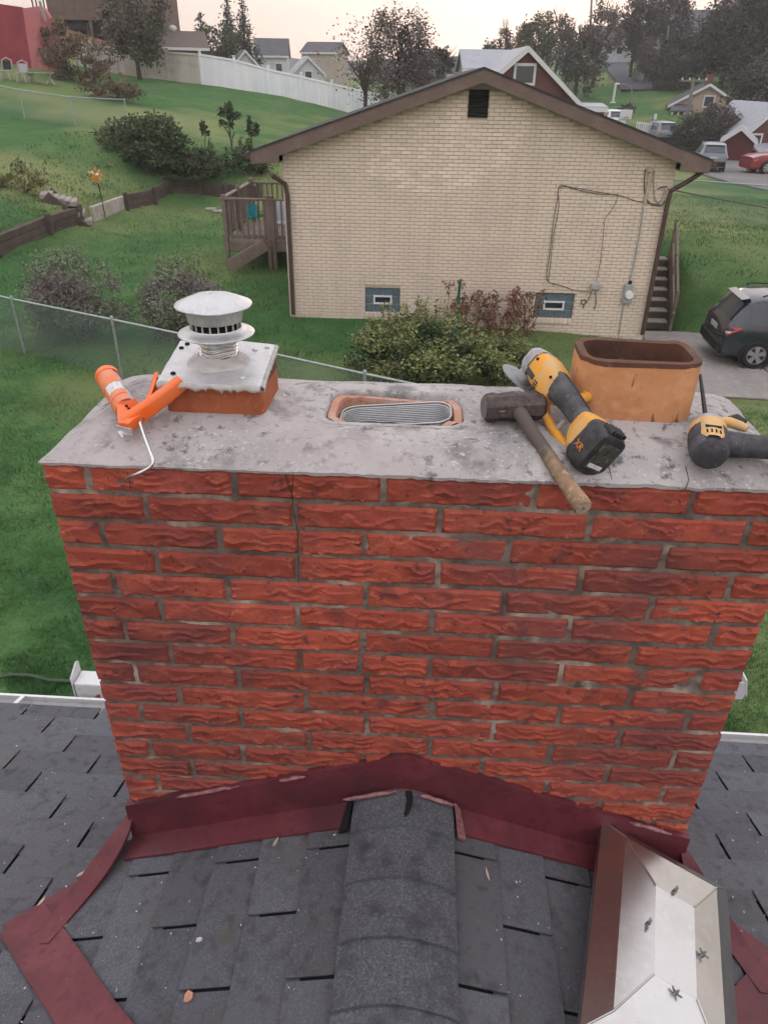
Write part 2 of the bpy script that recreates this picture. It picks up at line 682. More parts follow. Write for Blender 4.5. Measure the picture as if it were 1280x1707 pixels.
# ---- gutter along the eave
gy, gz = EAVE, zmain(EAVE)
prof = [(gy - .012, gz - .02), (gy - .012, gz - .11), (gy + .06, gz - .11), (gy + .085, gz - .05), (gy + .085, gz - .02), (gy + .097, gz - .02), (gy + .097, gz - .026), (gy + .09, gz - .03), (gy + .09, gz - .052), (gy + .063, gz - .115), (gy - .016, gz - .115), (gy - .016, gz - .02)]
mb = MB()
mb.loft([[(x, a, b) for a, b in prof] for x in (-3.6, 3.6)])
mb.build('gutter', m_white, roof, loc=(0, gy, gz))
mb = MB()
mb.box((0, gy + .03, gz - .104), (7.1, .07, .006))  # dark strip along the bottom of the gutter
mb.build('gutter_bed', m_gutin, roof, loc=(0, gy, gz - .1))
for x in (-1.74, -.2, 1.62):
    mb = MB()
    mb.bar((x, gy - .02, gz + .006), (x + .01, gy + .088, gz - .018), .018, .003)
    mb.build('gutter_strap', m_white, roof, loc=(x, gy, gz))
# the house below the eave, so that nothing shows through
m_siding = M('own_siding', (.5, .49, .47), .7)
mb = MB()
mb.box((0, -1.0, -3.6), (6.6, 6.0, 2.4))
mb.build('wall', m_siding, roof, loc=(0, -1.0, -4.8))
# ================================================================ brick chimney
m_brick = M('rockface_brick', (.355, .078, .049), .84, var=((5, (.29, .066, .05), .42, .68), (26, (.43, .12, .072), .5, .75), (2.1, (.14, .05, .052), .5, .7), (11, (.18, .055, .05), .55, .7), (48, (.12, .045, .045), .6, .7), (150, (.22, .05, .04), .58, .75), (230, (.48, .3, .24), .70, .80), (1.3, (.16, .06, .06), .56, .70)), bump=((45, .6, .006), (170, .55, .0022)), rnd=.14, spec=.2)
m_mortar = M('lime_mortar', (.16, .125, .105), .95, var=((9, (.24, .19, .15), .5, .68), (45, (.10, .085, .075), .5, .7), (6, (.42, .36, .29), .53, .66), (14, (.085, .07, .062), .5, .7)), bump=((60, .6, .006), (300, .5, .002)))
m_crown = M('crown_concrete', (.33, .305, .30), .93, var=((4, (.43, .40, .395), .42, .62), (9, (.21, .195, .195), .52, .64), (34, (.14, .13, .13), .56, .67), (90, (.50, .48, .48), .58, .70), (120, (.12, .115, .12), .62, .72), (2.5, (.38, .34, .34), .45, .7)), bump=((40, .18, .004), (260, .35, .0012)))
m_crack = M('crack', (.02, .018, .018), .95)
m_clay_red = M('red_clay_tile', (.36, .105, .045), .75, var=((14, (.28, .08, .04), .45, .7), (70, (.44, .17, .09), .55, .75)), bump=((120, .25, .002),))
m_clay_tan = M('tan_clay_tile', (.58, .28, .135), .68, var=((9, (.48, .2, .08), .45, .7), (32, (.62, .33, .16), .5, .7), (150, (.1, .045, .025), .69, .73), (5, (.4, .17, .07), .58, .75), (36, (.2, .09, .05), .62, .70, (1, 1, .3))), bump=((90, .2, .002), (20, .15, .004)), spec=.35)
m_soot = M('sooty_clay', (.12, .055, .035), .85, var=((18, (.07, .04, .032), .45, .7), (60, (.2, .11, .075), .6, .75)), bump=((60, .4, .003),))
m_clay_broken = M('broken_clay', (.46, .235, .165), .85, var=((20, (.5, .35, .3), .45, .65), (60, (.3, .15, .1), .55, .7)), bump=((50, .7, .006),))
m_steel = M('liner_steel', (.46, .47, .48), .45, 1.0, var=((40, (.4, .4, .42), .5, .7),), bump=((120, .1, .001),))

BH, CH = .0677, None
BX, BY0, BY1 = .765, 1.266, 1.77
ZB = -.681
chim = thing('brick_chimney', 'wide red rock-face brick chimney with grey concrete crown', 'chimney', (0, 1.5, -2.2))

ROWS = [[-.676, -.37, -.067, .237, .545], [-.564, -.25, .05, .354, .671], [-.671, -.414, -.244, -.107, .198, .519], [-.562, -.251, .053, .358, .671], [-.67, -.411, -.102, .202, .518], [-.571, -.258, .048, .354, .669], [-.669, -.414, -.11, .194, .51], [-.569, -.259, -.116, .048, .353, .671], [-.666, -.411, -.1, .209, .525], [-.565, -.25, .062, .369, .674], [-.673, -.416, -.1, .214, .525], [-.56, -.248, .061, .363, .671], [-.671, -.425, -.11, .198, .517], [-.568, -.246, .067, .372, .671]]
while len(ROWS) < 20:
    ROWS.append([-.671, -.413, -.108, .202, .52] if len(ROWS) % 2 == 0 else [-.565, -.25, .06, .364, .671])


def rock_brick(L, H, seed, depth=.045, nz=17):
    nx = max(8, int(L / .0052))
    g = []
    nb = 1.7 + (seed * .37 % 1.0) * 1.0
    for k in range(nz + 1):
        for i in range(nx + 1):
            x, z = -L / 2 + L * i / nx, -H / 2 + H * k / nz
            ex = min(x + L / 2, L / 2 - x)
            ez = min(z + H / 2, H / 2 - z)
            t = (z / H + .5) * nb + 1.0 * noise.noise((x * 15, seed * 3.1, z * 14)) + .45 * noise.noise((x * 36, seed * 5.7, z * 24))
            fr = t - math.floor(t)
            band = math.floor(t)
            amp = max(.05, min(1.2, .5 + 1.5 * noise.noise((x * 14, band * 3.3 + seed, 2.2))))
            d = .009 * amp * fr ** 1.7 + .0046 * noise.noise((x * 17, z * 24, seed)) + .0008 * noise.noise((x * 60, z * 90, seed))
            # diagonal spalls
            s2 = noise.noise((x * 16 + z * 22, seed * 7.7, 0))
            if s2 > .28:
                d -= .0022
            ed = min(1, ex / .005) * min(1, ez / .006)
            d = d * (.25 + .75 * ed) - .0045 * (1 - ed)
            jx = noise.noise((z * 40, seed, 9)) * .0022 if (i in (0, nx)) else 0
            jz = noise.noise((x * 22, seed, 5 + k)) * .0022 if (k in (0, nz)) else 0
            g.append((x + jx, -d, z + jz))
    fs = []
    w = nx + 1
    for k in range(nz):
        for i in range(nx):
            fs.append((k * w + i, k * w + i + 1, (k + 1) * w + i + 1, (k + 1) * w + i))
    # sides going back
    ring = [i for i in range(w)] + [k * w + nx for k in range(1, nz + 1)] + [nz * w + i for i in range(nx - 1, -1, -1)] + [k * w for k in range(nz - 1, 0, -1)]
    n0 = len(g)
    for r_ in ring:
        p = g[r_]
        g.append((p[0], depth, p[2]))
    m_ = len(ring)
    for j in range(m_):
        fs.append((ring[j], n0 + j, n0 + (j + 1) % m_, ring[(j + 1) % m_]))
    mb = MB()
    mb.add(g, fs)
    return mb.mesh('brick', m_brick, auto=28, recalc=True)


_cls = {}
for L in (.075, .11, .16, .25, .3):
    for s in range(9 if L == .3 else 4):
        _cls.setdefault(L, []).append(rock_brick(L, .0575, s + L * 10))
br = random.Random(11)


def place_brick(parent, c, L, rotz, flip=False):
    k = min(_cls, key=lambda q: abs(math.log(q / L)))
    o = bpy.data.objects.new('brick', br.choice(_cls[k]))
    COL.objects.link(o)
    o.parent = parent
    o.location = Vector(c) - WORLDLOC[parent.name]
    o.rotation_euler = (br.uniform(-.012, .012), br.uniform(-.004, .004), rotz + br.uniform(-.006, .006))
    o.scale = (L / k, 1, 1)
    return o


J = .006
for i, row in enumerate(ROWS):
    z = ZB - BH * (i + .5)
    xs = [-BX - J] + row + [BX + J]
    for a, b in zip(xs[:-1], xs[1:]):
        ja, jb = J, J
        if abs(a + .244) < .002 or abs(b + .244) < .002 or abs(a + .116) < .002 or abs(b + .116) < .002:
            ja = jb = .003 if abs(a + .244) < .003 or abs(b + .244) < .003 else .005
        L = b - a - ja - jb
        place_brick(chim, ((a + ja + b - jb) / 2, BY0 + br.uniform(-.0015, .0015), z), L, 0)
# side faces, two bricks deep
for i in range(24):
    z = ZB - BH * (i + .5)
    for sx in (-1, 1):
        cut = BY0 + (.19 if i % 2 else .33)
        for a, b in ((BY0 + .05, cut - J), (cut + J, BY1)):
            place_brick(chim, (sx * BX, (a + b) / 2, z), b - a, -sx * math.pi / 2 + (0 if sx < 0 else 0) if False else (math.pi / 2 if sx > 0 else -math.pi / 2))
# back face, out of sight: one piece of brickwork
vs, fs = MB(), None
for i in range(25):
    z = ZB - BH * (i + .5)
    x = -BX - (.15 if i % 2 else 0)
    while x < BX:
        a, b = max(x, -BX), min(x + .293, BX)
        if b - a > .03:
            vs.box(((a + b) / 2, BY1 - .02, z), (b - a, .045, .0555))
        x += .305
tag(vs.build('back_brickwork', m_brick, chim, loc=(0, BY1, -1.5)), kind='stuff')

# mortar: an uneven core standing back of the brick faces
mb = MB()
nx, nz = 170, 150
zt, zb_ = ZB + .004, ZB - 1.62
g = []
for k in range(nz + 1):
    z = zb_ + (zt - zb_) * k / nz
    for i in range(nx + 1):
        x = -BX + .006 + (2 * BX - .012) * i / nx
        d = .0045 + .003 * noise.noise((x * 18, z * 30, 1)) + .0025 * noise.noise((x * 60, z * 70, 4))
        if noise.noise((x * 4, z * 7, 8)) > .33:
            d -= .0018
        g.append((x, BY0 + d, z))
fs = [(k * (nx + 1) + i, k * (nx + 1) + i + 1, (k + 1) * (nx + 1) + i + 1, (k + 1) * (nx + 1) + i) for k in range(nz) for i in range(nx)]
mb.add(g, fs)
mb.box((0, (BY0 + .02 + BY1 - .006) / 2, (zt + zb_) / 2 - .01), (2 * BX - .016, BY1 - BY0 - .026, zt - zb_ - .02))
mb.build('mortar', m_mortar, chim, loc=(0, BY0, -1.5), recalc=False, auto=60)

# cracks in the brickwork
for pts in ([(-.262, .0), (-.259, -.022), (-.250, -.055), (-.252, -.075), (-.246, -.12), (-.244, -.16), (-.247, -.21), (-.249, -.27)], [(-.246, 0), (-.25, -.03), (-.254, -.056)], [(-.585, -.012), (-.584, -.03), (-.586, -.05)]):
    mb = MB()
    mb.tube([(x, BY0 - .0065, ZB + z) for x, z in pts], [.0008] * len(pts), 5)
    mb.build('crack', m_crack, chim, loc=(pts[0][0], BY0, ZB))

# ---- crown: a troweled slab with sloping margins and a slot for the middle flue
HX0, HX1, HY0, HY1 = -.21, .1, 1.43, 1.612


def sst(a, b, t):
    t = max(0, min(1, (t - a) / (b - a)))
    return t * t * (3 - 2 * t)


def crown_z(x, y):
    crease = sst(-.35, -.1, x)
    f1 = sst(1.256, 1.345 + .05 * (1 - crease), y)
    f1 = f1 * (1 - crease) + crease * max(0, min(1, (y - 1.256) / .078))
    f2 = sst(-.775, -.66, x) * (1 - sst(.66, .775, x))
    f3 = 1 - sst(1.64, 1.775, y)
    h = min(f1, f2, f3) * .6 + f1 * f2 * f3 * .4
    z = -.678 + .037 * h + .002 * noise.noise((x * 6, y * 7, 0)) + .0008 * noise.noise((x * 24, y * 24, 3)) + .0005 * noise.noise((x * 80, y * 80, 7))
    if y > 1.64:
        z += .004 * noise.noise((x * 6, 0, 5))
    # mortar drawn up round the flue tiles
    for cx, cy, wx, wy in ((-.442, 1.508, .107, .08), (.465, 1.556, .124, .083)):
        d = max(abs(x - cx) - wx, abs(y - cy) - wy, 0)
        z += .012 * math.exp(-(d / .022) ** 2) if d < .08 else 0
    return z


def in_hole(x, y, gx=0.0):
    cx, cy = (HX0 + HX1) / 2, (HY0 + HY1) / 2
    hx, hy, r_ = (HX1 - HX0) / 2 + gx, (HY1 - HY0) / 2 + gx, .05
    dx, dy = max(abs(x - cx) - (hx - r_), 0), max(abs(y - cy) - (hy - r_), 0)
    return math.hypot(dx, dy) < r_ and abs(x - cx) < hx and abs(y - cy) < hy


def rrect(cx, cy, hx, hy, r_, n=7):
    out = []
    for q, (sx, sy) in enumerate(((1, 1), (-1, 1), (-1, -1), (1, -1))):
        for i in range(n):
            a = math.pi / 2 * q + math.pi / 2 * i / (n - 1)
            out.append((cx + sx * (hx - r_) + r_ * math.cos(a), cy + sy * (hy - r_) + r_ * math.sin(a)))
    return out


nx, ny = 190, 66
mb = MB()
idx = {}
g = []
for k in range(ny + 1):
    for i in range(nx + 1):
        u, w = i / nx, k / ny
        x = -.767 + 1.534 * u
        y = 1.2605 + .512 * w
        y += (1 - w) ** 6 * (.004 * noise.noise((x * 12, 0, 1)) + .003 * noise.noise((x * 50, 0, 2)))
        rc = .05          # rounded rear corners
        if w > .8:
            y -= .05 * max(0, (abs(x) - .70) / .07) ** 2
        x += (.004 * noise.noise((y * 14, 3, 1))) * abs(2 * u - 1) ** 6
        idx[i, k] = len(g)
        g.append((x, y, crown_z(x, y)))
fs = []
for k in range(ny):
    for i in range(nx):
        q = [idx[i, k], idx[i + 1, k], idx[i + 1, k + 1], idx[i, k + 1]]
        cx = sum(g[j][0] for j in q) / 4
        cy = sum(g[j][1] for j in q) / 4
        if in_hole(cx, cy, .004):
            continue
        fs.append(q)
edge = [idx[i, 0] for i in range(nx + 1)] + [idx[nx, k] for k in range(1, ny + 1)] + [idx[i, ny] for i in range(nx - 1, -1, -1)] + [idx[0, k] for k in range(ny - 1, 0, -1)]
n0 = len(g)
for e in edge:
    p = g[e]
    g.append((p[0] * .998, p[1] + .001, -.6835 + .003 * noise.noise((p[0] * 60, p[1] * 60, 0))))
m_ = len(edge)
for j in range(m_):
    fs.append((edge[j], n0 + j, n0 + (j + 1) % m_, edge[(j + 1) % m_]))
mb.add(g, fs)
crown = mb.build('crown', m_crown, chim, loc=(0, 1.5, -.68), auto=70)
tag(crown, 'mottled grey concrete crown with sloping edges')
# rim of the slot, rolling down into the flue
hole = rrect((HX0 + HX1) / 2, (HY0 + HY1) / 2, (HX1 - HX0) / 2, (HY1 - HY0) / 2, .05, 9)
ccx, ccy = (HX0 + HX1) / 2, (HY0 + HY1) / 2
rings = []
for off, dz, nz_ in ((.022, .0006, .0), (.013, .0012, .1), (.004, .0015, .4), (-.001, -.006, .7), (-.006, -.02, 1), (-.012, -.045, 1)):
    ring = []
    for x, y in hole:
        d = Vector((x - ccx, y - ccy)).normalized()
        j = noise.noise((x * 30, y * 30, off * 50)) * .006 * nz_
        xx, yy = x + d.x * (off + j), y + d.y * (off + j)
        ring.append((xx, yy, crown_z(xx, yy) + dz + noise.noise((x * 40, y * 40, 2)) * .005 * nz_))
    rings.append(ring)
mb = MB()
mb.loft(rings, caps=False)
mb.build('slot_rim', m_crown, chim, loc=(ccx, ccy, -.66), smooth=True)
inner = rrect(ccx, ccy, .144, .08, .045, 9)
rings = []
for z_, off in ((-.648, .006), (-.646, .0), (-.648, -.012), (-.66, -.014), (-1.15, -.014)):
    ring = []
    for x, y in inner:
        d = Vector((x - ccx, y - ccy)).normalized()
        jj = noise.noise((x * 35, y * 35, 1)) * .010 if z_ > -.655 else 0
        if z_ > -.655 and x > -.02 and y > ccy:
            jj -= .006
        ring.append((x + d.x * off, y + d.y * off, z_ + jj))
    rings.append(ring)
mb = MB()
mb.loft(rings, caps=False)
mb.build('broken_flue_edge', m_clay_broken, chim, loc=(ccx, ccy, -.66), auto=50)
mb = MB()
mb.loft([[(x, y, -1.15) for x, y in inner]], caps=False)
mb.f.append(tuple(range(len(inner))))
mb.build('flue_floor', m_soot, chim, loc=(ccx, ccy, -1.15))
# hairline cracks across the crown
for P in ([(1012, 752), (1017, 765), (1014, 775), (1022, 788)], [(1142, 778), (1150, 790), (1146, 800), (1155, 812)], [(880, 700), (900, 716), (915, 722)]):
    mb = MB()
    pts = []
    for px, py in P:
        q = atz(px, py, -.655)
        pts.append((q.x, q.y, crown_z(q.x, q.y) + .0004))
    mb.tube(pts, [.0008, .0006, .0009, .0004][:len(pts)], 5)
    mb.build('hairline_crack', m_crack, chim, loc=pts[0])

# ---- corrugated liner standing in the slot
lin = thing('flue_liner', 'corrugated steel flue liner set in the middle slot of the crown', 'flue liner', (-.055, 1.512, -1.0))
rings = []
nc = 400
for i in range(nc):
    z_ = -.652 - .2 * i / (nc - 1)
    o = .0009 * math.sin(i / nc * 44 * 2 * math.pi)
    base = rrect(-.054 + .004 * noise.noise((z_ * 9, 0, 0)), 1.508, .121 + o, .056 + o, .038, 8)
    rings.append([(x, y, z_ - .008 * math.cos((x + .2) * 9) + (x + .05) * .03) for x, y in base])
mb = MB()
mb.loft(rings, caps=False)
mb.build('corrugated_wall', m_steel, lin, smooth=True)
mb = MB()
rim = [(x, y, -.650 - .008 * math.cos((x + .2) * 9) + (x + .05) * .03) for x, y in rrect(-.054, 1.508, .1235, .0585, .038, 8)]
mb.tube(rim + rim[:2], .0022, 6)
mb.build('rolled_rim', m_steel, lin, smooth=True)


# ---- clay flue tile on the right
def tile(name, label, cx, cy, hx, hy, r_, z0, z1, wall, mo, mi, rot=0.0, chips=.004):
    t = thing(name, label, 'flue tile', (cx, cy, z0))
    ca, sa = math.cos(rot), math.sin(rot)

    def ring(h1, h2, z_, rad, jit=0):
        out = []
        for x, y in rrect(0, 0, h1, h2, rad, 9):
            j = noise.noise((x * 40, y * 40, z_ * 5)) * jit
            out.append((cx + ca * x - sa * y, cy + sa * x + ca * y, z_ + j))
        return out
    mb = MB()
    mb.loft([ring(hx, hy, z0 - .03, r_), ring(hx, hy, z0 + .03, r_), ring(hx * 1.005, hy * 1.005, (z0 + z1) / 2, r_), ring(hx, hy, z1 - .006, r_, chips * .5)], caps=False)
    mb.build('body', mo, t, smooth=True)
    mb = MB()
    mb.loft([ring(hx + .0008, hy + .0008, z1 - .011, r_, .006), ring(hx, hy, z1 - .001, r_, chips), ring(hx - wall * .5, hy - wall * .5, z1, r_ * .85, chips), ring(hx - wall, hy - wall, z1 - .002, r_ * .7, chips), ring(hx - wall, hy - wall, z1 - .4, r_ * .7)], caps=False)
    mb.build('sooty_inside', mi, t, auto=50)
    return t


tile('clay_flue_tile', 'tan clay flue tile with sooty open top on the chimney crown', .465, 1.552, .127, .084, .048, -.643, -.500, .017, m_clay_tan, m_soot, R(-2))
lt = tile('clay_flue_tile', 'square red clay flue tile under the galvanised vent plate', -.442, 1.512, .108, .086, .018, -.643, -.564, .02, m_clay_red, m_soot, R(-1))
# ================================================================ ground
CP = np.array([
    (-9, -3, -5.1), (0, -3, -5.1), (9, -3, -5.1), (-9, 3, -5.0), (0, 3, -5.0), (9, 3, -5.0), (-8, 9, -4.95), (-3, 9, -4.92), (2, 9, -4.92), (7, 9, -4.92), (13, 9, -4.95),
    (-8, 13, -4.75), (-2.9, 15.6, -4.5), (0, 15.5, -4.62), (3, 15.5, -4.7), (4.7, 15.6, -4.8), (6.5, 14.5, -5.2), (9, 14.5, -5.2), (13, 14, -5.2), (6, 12, -5.0), (3.5, 12, -4.93),
    (-4.5, 20, -4.5), (-8, 20, -4.5), (-10.5, 20, -4.5), (-10.5, 25, -4.5), (-6, 26, -4.45), (-9.5, 30.5, -4.5), (-6, 31, -4.45), (-2, 28, -4.4),
    (-13.3, 24, -3.75), (-16, 32, -2.55), (-17.3, 35, -2.3), (-14, 35, -2.35), (-22, 40, -1.2), (-24, 30, -2.6), (-22, 20, -3.6), (-16, 14, -4.3), (-22, 8, -4.5),
    (-23, 57, .05), (-16, 57, -.65), (-10, 57, -1.35), (-4, 57, -2.6), (-9.5, 36, -3.3), (-5.5, 36, -3.7), (-30, 50, 1.2), (-30, 60, 1.4), (-45, 55, 2.5), (-15, 46, -1.5), (-8, 46, -2.5), (-2, 46, -3.4), (0, 36, -4.0),
    (4, 40, -4.3), (2, 57, -3.7), (5.6, 19.9, -3.85), (9, 20, -3.85), (14, 20, -3.9), (7, 24, -3.85), (12, 25, -3.95), (9, 32, -4.0), (15, 33, -4.2), (16, 42, -4.4), (22, 42, -4.5), (12, 45, -4.5), (30, 30, -4.4), (30, 45, -4.6), (20, 55, -4.5),
    (16, 80, -2.9), (20, 100, -.6), (28, 130, 2.4), (24, 75, -3.6), (35, 80, -2.2), (45, 110, 3.5), (60, 90, 2.0), (5, 75, -3.0), (-5, 75, -2.6), (-20, 75, .0), (0, 110, -2.5), (-30, 110, 0), (-60, 100, 3), (-60, 60, 3.5), (60, 60, -3.5), (60, 20, -4.5), (-60, 10, -4),
    (90, 160, 8), (30, 170, 4), (0, 170, 0), (-50, 170, 2)], float)


def _U(r2):
    return np.where(r2 > 1e-12, r2 * np.log(np.maximum(r2, 1e-12)), 0)


_n = len(CP)
_K = _U(((CP[:, None, :2] - CP[None, :, :2]) ** 2).sum(-1)) + np.eye(_n) * 2.0
_P = np.c_[np.ones(_n), CP[:, :2]]
_A = np.block([[_K, _P], [_P.T, np.zeros((3, 3))]])
_W = np.linalg.solve(_A, np.r_[CP[:, 2], np.zeros(3)])
# retaining wall line, ground steps up beyond it
WALL = [(-17.5, 13.0)] + [(p.x, p.y) for p in (atz(-60, 462, -4.5), atz(0, 437, -4.5), atz(86, 405, -4.5), atz(137, 385, -4.5), atz(157, 379, -4.5), atz(211, 359, -4.5), atz(258, 347, -4.5), atz(284, 337, -4.5), atz(333, 335, -4.5), atz(376, 336, -4.5), atz(430, 338, -4.5))] + [(-1.5, 32.6)]


def wall_side(x, y):
    """signed distance to the retaining wall line, positive on the hill side"""
    best = np.full(np.shape(x), 1e9)
    sgn = np.ones(np.shape(x))
    for (x0, y0), (x1, y1) in zip(WALL[:-1], WALL[1:]):
        dx, dy = x1 - x0, y1 - y0
        L2 = dx * dx + dy * dy
        t = np.clip(((x - x0) * dx + (y - y0) * dy) / L2, 0, 1)
        d = np.hypot(x - x0 - t * dx, y - y0 - t * dy)
        c = dx * (y - y0) - dy * (x - x0)
        m_ = d < best - 1e-9
        best = np.where(m_, d, best)
        sgn = np.where(m_, np.sign(c), sgn)
    return best * sgn


def ground(x, y):
    x = np.asarray(x, float)
    y = np.asarray(y, float)
    xc, yc = np.clip(x, -75, 95), np.clip(y, -6, 175)
    sh = x.shape
    q = np.stack([xc.ravel(), yc.ravel()], 1)
    z = np.empty(len(q))
    for i in range(0, len(q), 20000):
        s = q[i:i + 20000]
        z[i:i + 20000] = _U(((s[:, None, :] - CP[None, :, :2]) ** 2).sum(-1)) @ _W[:_n] + _W[_n] + s @ _W[_n + 1:]
    z = z.reshape(sh)
    ws = wall_side(xc, yc)
    z = z + .5 * np.clip((ws - .05) / .12, 0, 1) * np.clip(1 - (ws - 3) / 5, 0, 1)
    # level drive and the bank beside it
    fx = np.clip((x - 4.75) / .5, 0, 1)
    fy = np.clip((y - 12.6) / .8, 0, 1) * np.clip((18.3 - y) / .5, 0, 1)
    f = fx * fy
    z = z * (1 - f) + (-5.27) * f
    # cutting for the concrete steps
    fs_ = np.clip((x - 4.6) / .1, 0, 1) * np.clip((6.45 - x) / .12, 0, 1) * np.clip((y - 17.5) / .3, 0, 1) * np.clip((20.35 - y) / .15, 0, 1)
    zs_ = -5.5 + .617 * np.clip(y - 17.9, 0, 3)
    z = np.where(fs_ > 0, z * (1 - fs_) + np.minimum(z, zs_) * fs_, z)
    # level pad at the neighbour's walls, kept under the grass line
    return z


def gz1(x, y):
    return float(ground(np.array([x]), np.array([y]))[0])


m_lawn = M('lawn', (.058, .145, .046), .95, var=((.35, (.10, .185, .062), .45, .62), (1.6, (.046, .115, .038), .45, .7), (6, (.13, .175, .075), .55, .75), (26, (.035, .078, .03), .5, .7), (.10, (.19, .22, .09), .48, .62), (70, (.09, .16, .06), .55, .7)), bump=((9, .5, .08), (45, .7, .03)), spec=.1)
xs = np.concatenate([np.linspace(-140, -31, 34), np.linspace(-30, 30, 241), np.linspace(31.5, 200, 50)])
ys = np.concatenate([np.linspace(-8, 0, 9), np.linspace(.4, 62, 240), np.linspace(63, 260, 100)])
GX, GY = np.meshgrid(xs, ys)
GZ = ground(GX, GY)
# land falls away beyond the hill crest
GZ = GZ - np.clip(GY - 175, 0, None) * .12
# hand-worked unevenness
lump = np.array([noise.noise((a * .5, b * .5, 0)) * .06 + noise.noise((a * 1.7, b * 1.7, 3)) * .02 for a, b in zip(GX.ravel(), GY.ravel())]).reshape(GX.shape)
flat = np.clip((GX - 4.6) / .3, 0, 1) * np.clip((GY - 12.4) / .4, 0, 1) * np.clip((18.4 - GY) / .4, 0, 1)
GZ = GZ + lump * (1 - flat)
V = np.stack([GX, GY, GZ], -1).reshape(-1, 3)
nyy, nxx = GX.shape
I = np.arange(nyy * nxx).reshape(nyy, nxx)
F = np.stack([I[:-1, :-1], I[:-1, 1:], I[1:, 1:], I[1:, :-1]], -1).reshape(-1, 4)
lawn = link('ground', np_mesh('ground', V, F, m_lawn, True))
tag(lawn, 'green lawn and grassy hillside', kind='structure')
# distant ridge closing the view
m_hill = M('far_hill', (.035, .04, .035), .95, var=((.05, (.06, .055, .045), .45, .65),))
mb = MB()
ring0, ring1 = [], []
for i in range(81):
    a = -math.pi * .5 + math.pi * i / 80
    r_ = 620
    h = 13 + 6 * noise.noise((a * 5, 0, 0)) + 3 * noise.noise((a * 17, 2, 0))
    ring0.append((r_ * .8 * math.sin(a), r_ * .8 * math.cos(a), -30))
    ring1.append((r_ * math.sin(a), r_ * math.cos(a), h))
mb.loft([ring0, ring1], caps=False, closed=False)
tag(mb.build('hill', m_hill, recalc=False), 'far wooded ridge on the horizon', kind='structure')
mb = MB()
mb.box((0, 300, -32), (2400, 2000, 1))
tag(mb.build('terrain', m_lawn), 'low land beyond the hill', kind='structure')

# ---- drive
m_conc = M('drive_concrete', (.30, .275, .26), .9, var=((1.2, (.25, .235, .225), .45, .65), (7, (.36, .33, .31), .5, .72), (30, (.2, .19, .18), .58, .75)), bump=((60, .3, .004), (250, .3, .002)))
m_joint = M('drive_joint', (.05, .055, .04), .95)
drive = thing('driveway', 'pale concrete driveway beside the cream house', 'driveway', (9, 15, -5.27))
del drive['category']
drive['kind'] = 'structure'
DZ = -5.27
dj = [(4.9, 13.6), (7.2, 13.45), (10.4, 13.2), (14, 13.0), (18, 13.0)]
dk = [(4.76, 17.75), (7.5, 17.8), (10.4, 17.9), (14, 18), (18, 18)]
for a in range(4):
    (xa, ya), (xb, yb) = dj[a], dj[a + 1]
    (xc, yc), (xd, yd) = dk[a], dk[a + 1]
    xm0, ym0, xm1, ym1 = xa * .5 + xc * .5, ya * .45 + yc * .55, xb * .5 + xd * .5, yb * .45 + yd * .55
    for quad in (((xa, ya), (xb, yb), (xm1, ym1), (xm0, ym0)), ((xm0, ym0), (xm1, ym1), (xd, yd), (xc, yc))):
        cx, cy = sum(p[0] for p in quad) / 4, sum(p[1] for p in quad) / 4
        q = [(cx + (p[0] - cx) * (1 - .02 / max(.5, abs(p[0] - cx))), cy + (p[1] - cy) * (1 - .012 / max(.5, abs(p[1] - cy)))) for p in quad]
        mb = MB()
        mb.prism([(x, y, DZ - .005) for x, y in q], (0, 0, .045))
        mb.build('slab', m_conc, drive, loc=(cx, cy, DZ))
mb = MB()
mb.prism([(x, y, DZ - .05) for x, y in dj + dk[::-1]], (0, 0, .062))
mb.build('joint_bed', m_joint, drive, loc=(9, 14, DZ))

# ---- street at the far right
m_asph = M('street_asphalt', (.17, .165, .165), .9, var=((.6, (.22, .21, .2), .45, .65), (9, (.13, .13, .13), .5, .7)), bump=((50, .3, .01),))
m_kerb = M('kerb_concrete', (.34, .33, .32), .9)


def strip(name, pts, w, mat, lift, kerb=False, label=None):
    L, Rr = [], []
    P = []
    for (a, b) in zip(pts[:-1], pts[1:]):
        for k in range(8):
            t = k / 8
            P.append((a[0] + (b[0] - a[0]) * t, a[1] + (b[1] - a[1]) * t))
    P.append(pts[-1])
    mb = MB()
    for i, p in enumerate(P):
        a, b = P[max(i - 1, 0)], P[min(i + 1, len(P) - 1)]
        d = Vector((b[0] - a[0], b[1] - a[1])).normalized()
        n = Vector((-d.y, d.x))
        zc = gz1(*p) + lift
        L.append((p[0] + n.x * w / 2, p[1] + n.y * w / 2, zc))
        Rr.append((p[0] - n.x * w / 2, p[1] - n.y * w / 2, zc))
    mb.loft([L, Rr], caps=False, closed=False)
    mb.loft([L, [(p[0], p[1], p[2] - .6) for p in L]], caps=False, closed=False)
    mb.loft([Rr, [(p[0], p[1], p[2] - .6) for p in Rr]], caps=False, closed=False)
    o = mb.build(name, mat)
    tag(o, label, kind='structure')
    return o


strip('road', [(20.5, 27), (18.6, 34), (17.4, 41), (17.6, 48), (18.3, 56), (17.6, 63)], 4.6, m_asph, .10, label='grey street curving past the parked cars')
m_asph2 = M('dark_asphalt', (.075, .08, .09), .9)
strip('footpath', [(23.0, 94), (24.7, 110), (27.3, 128)], 4.2, m_asph2, .14, label='steep asphalt drive up to the white house')
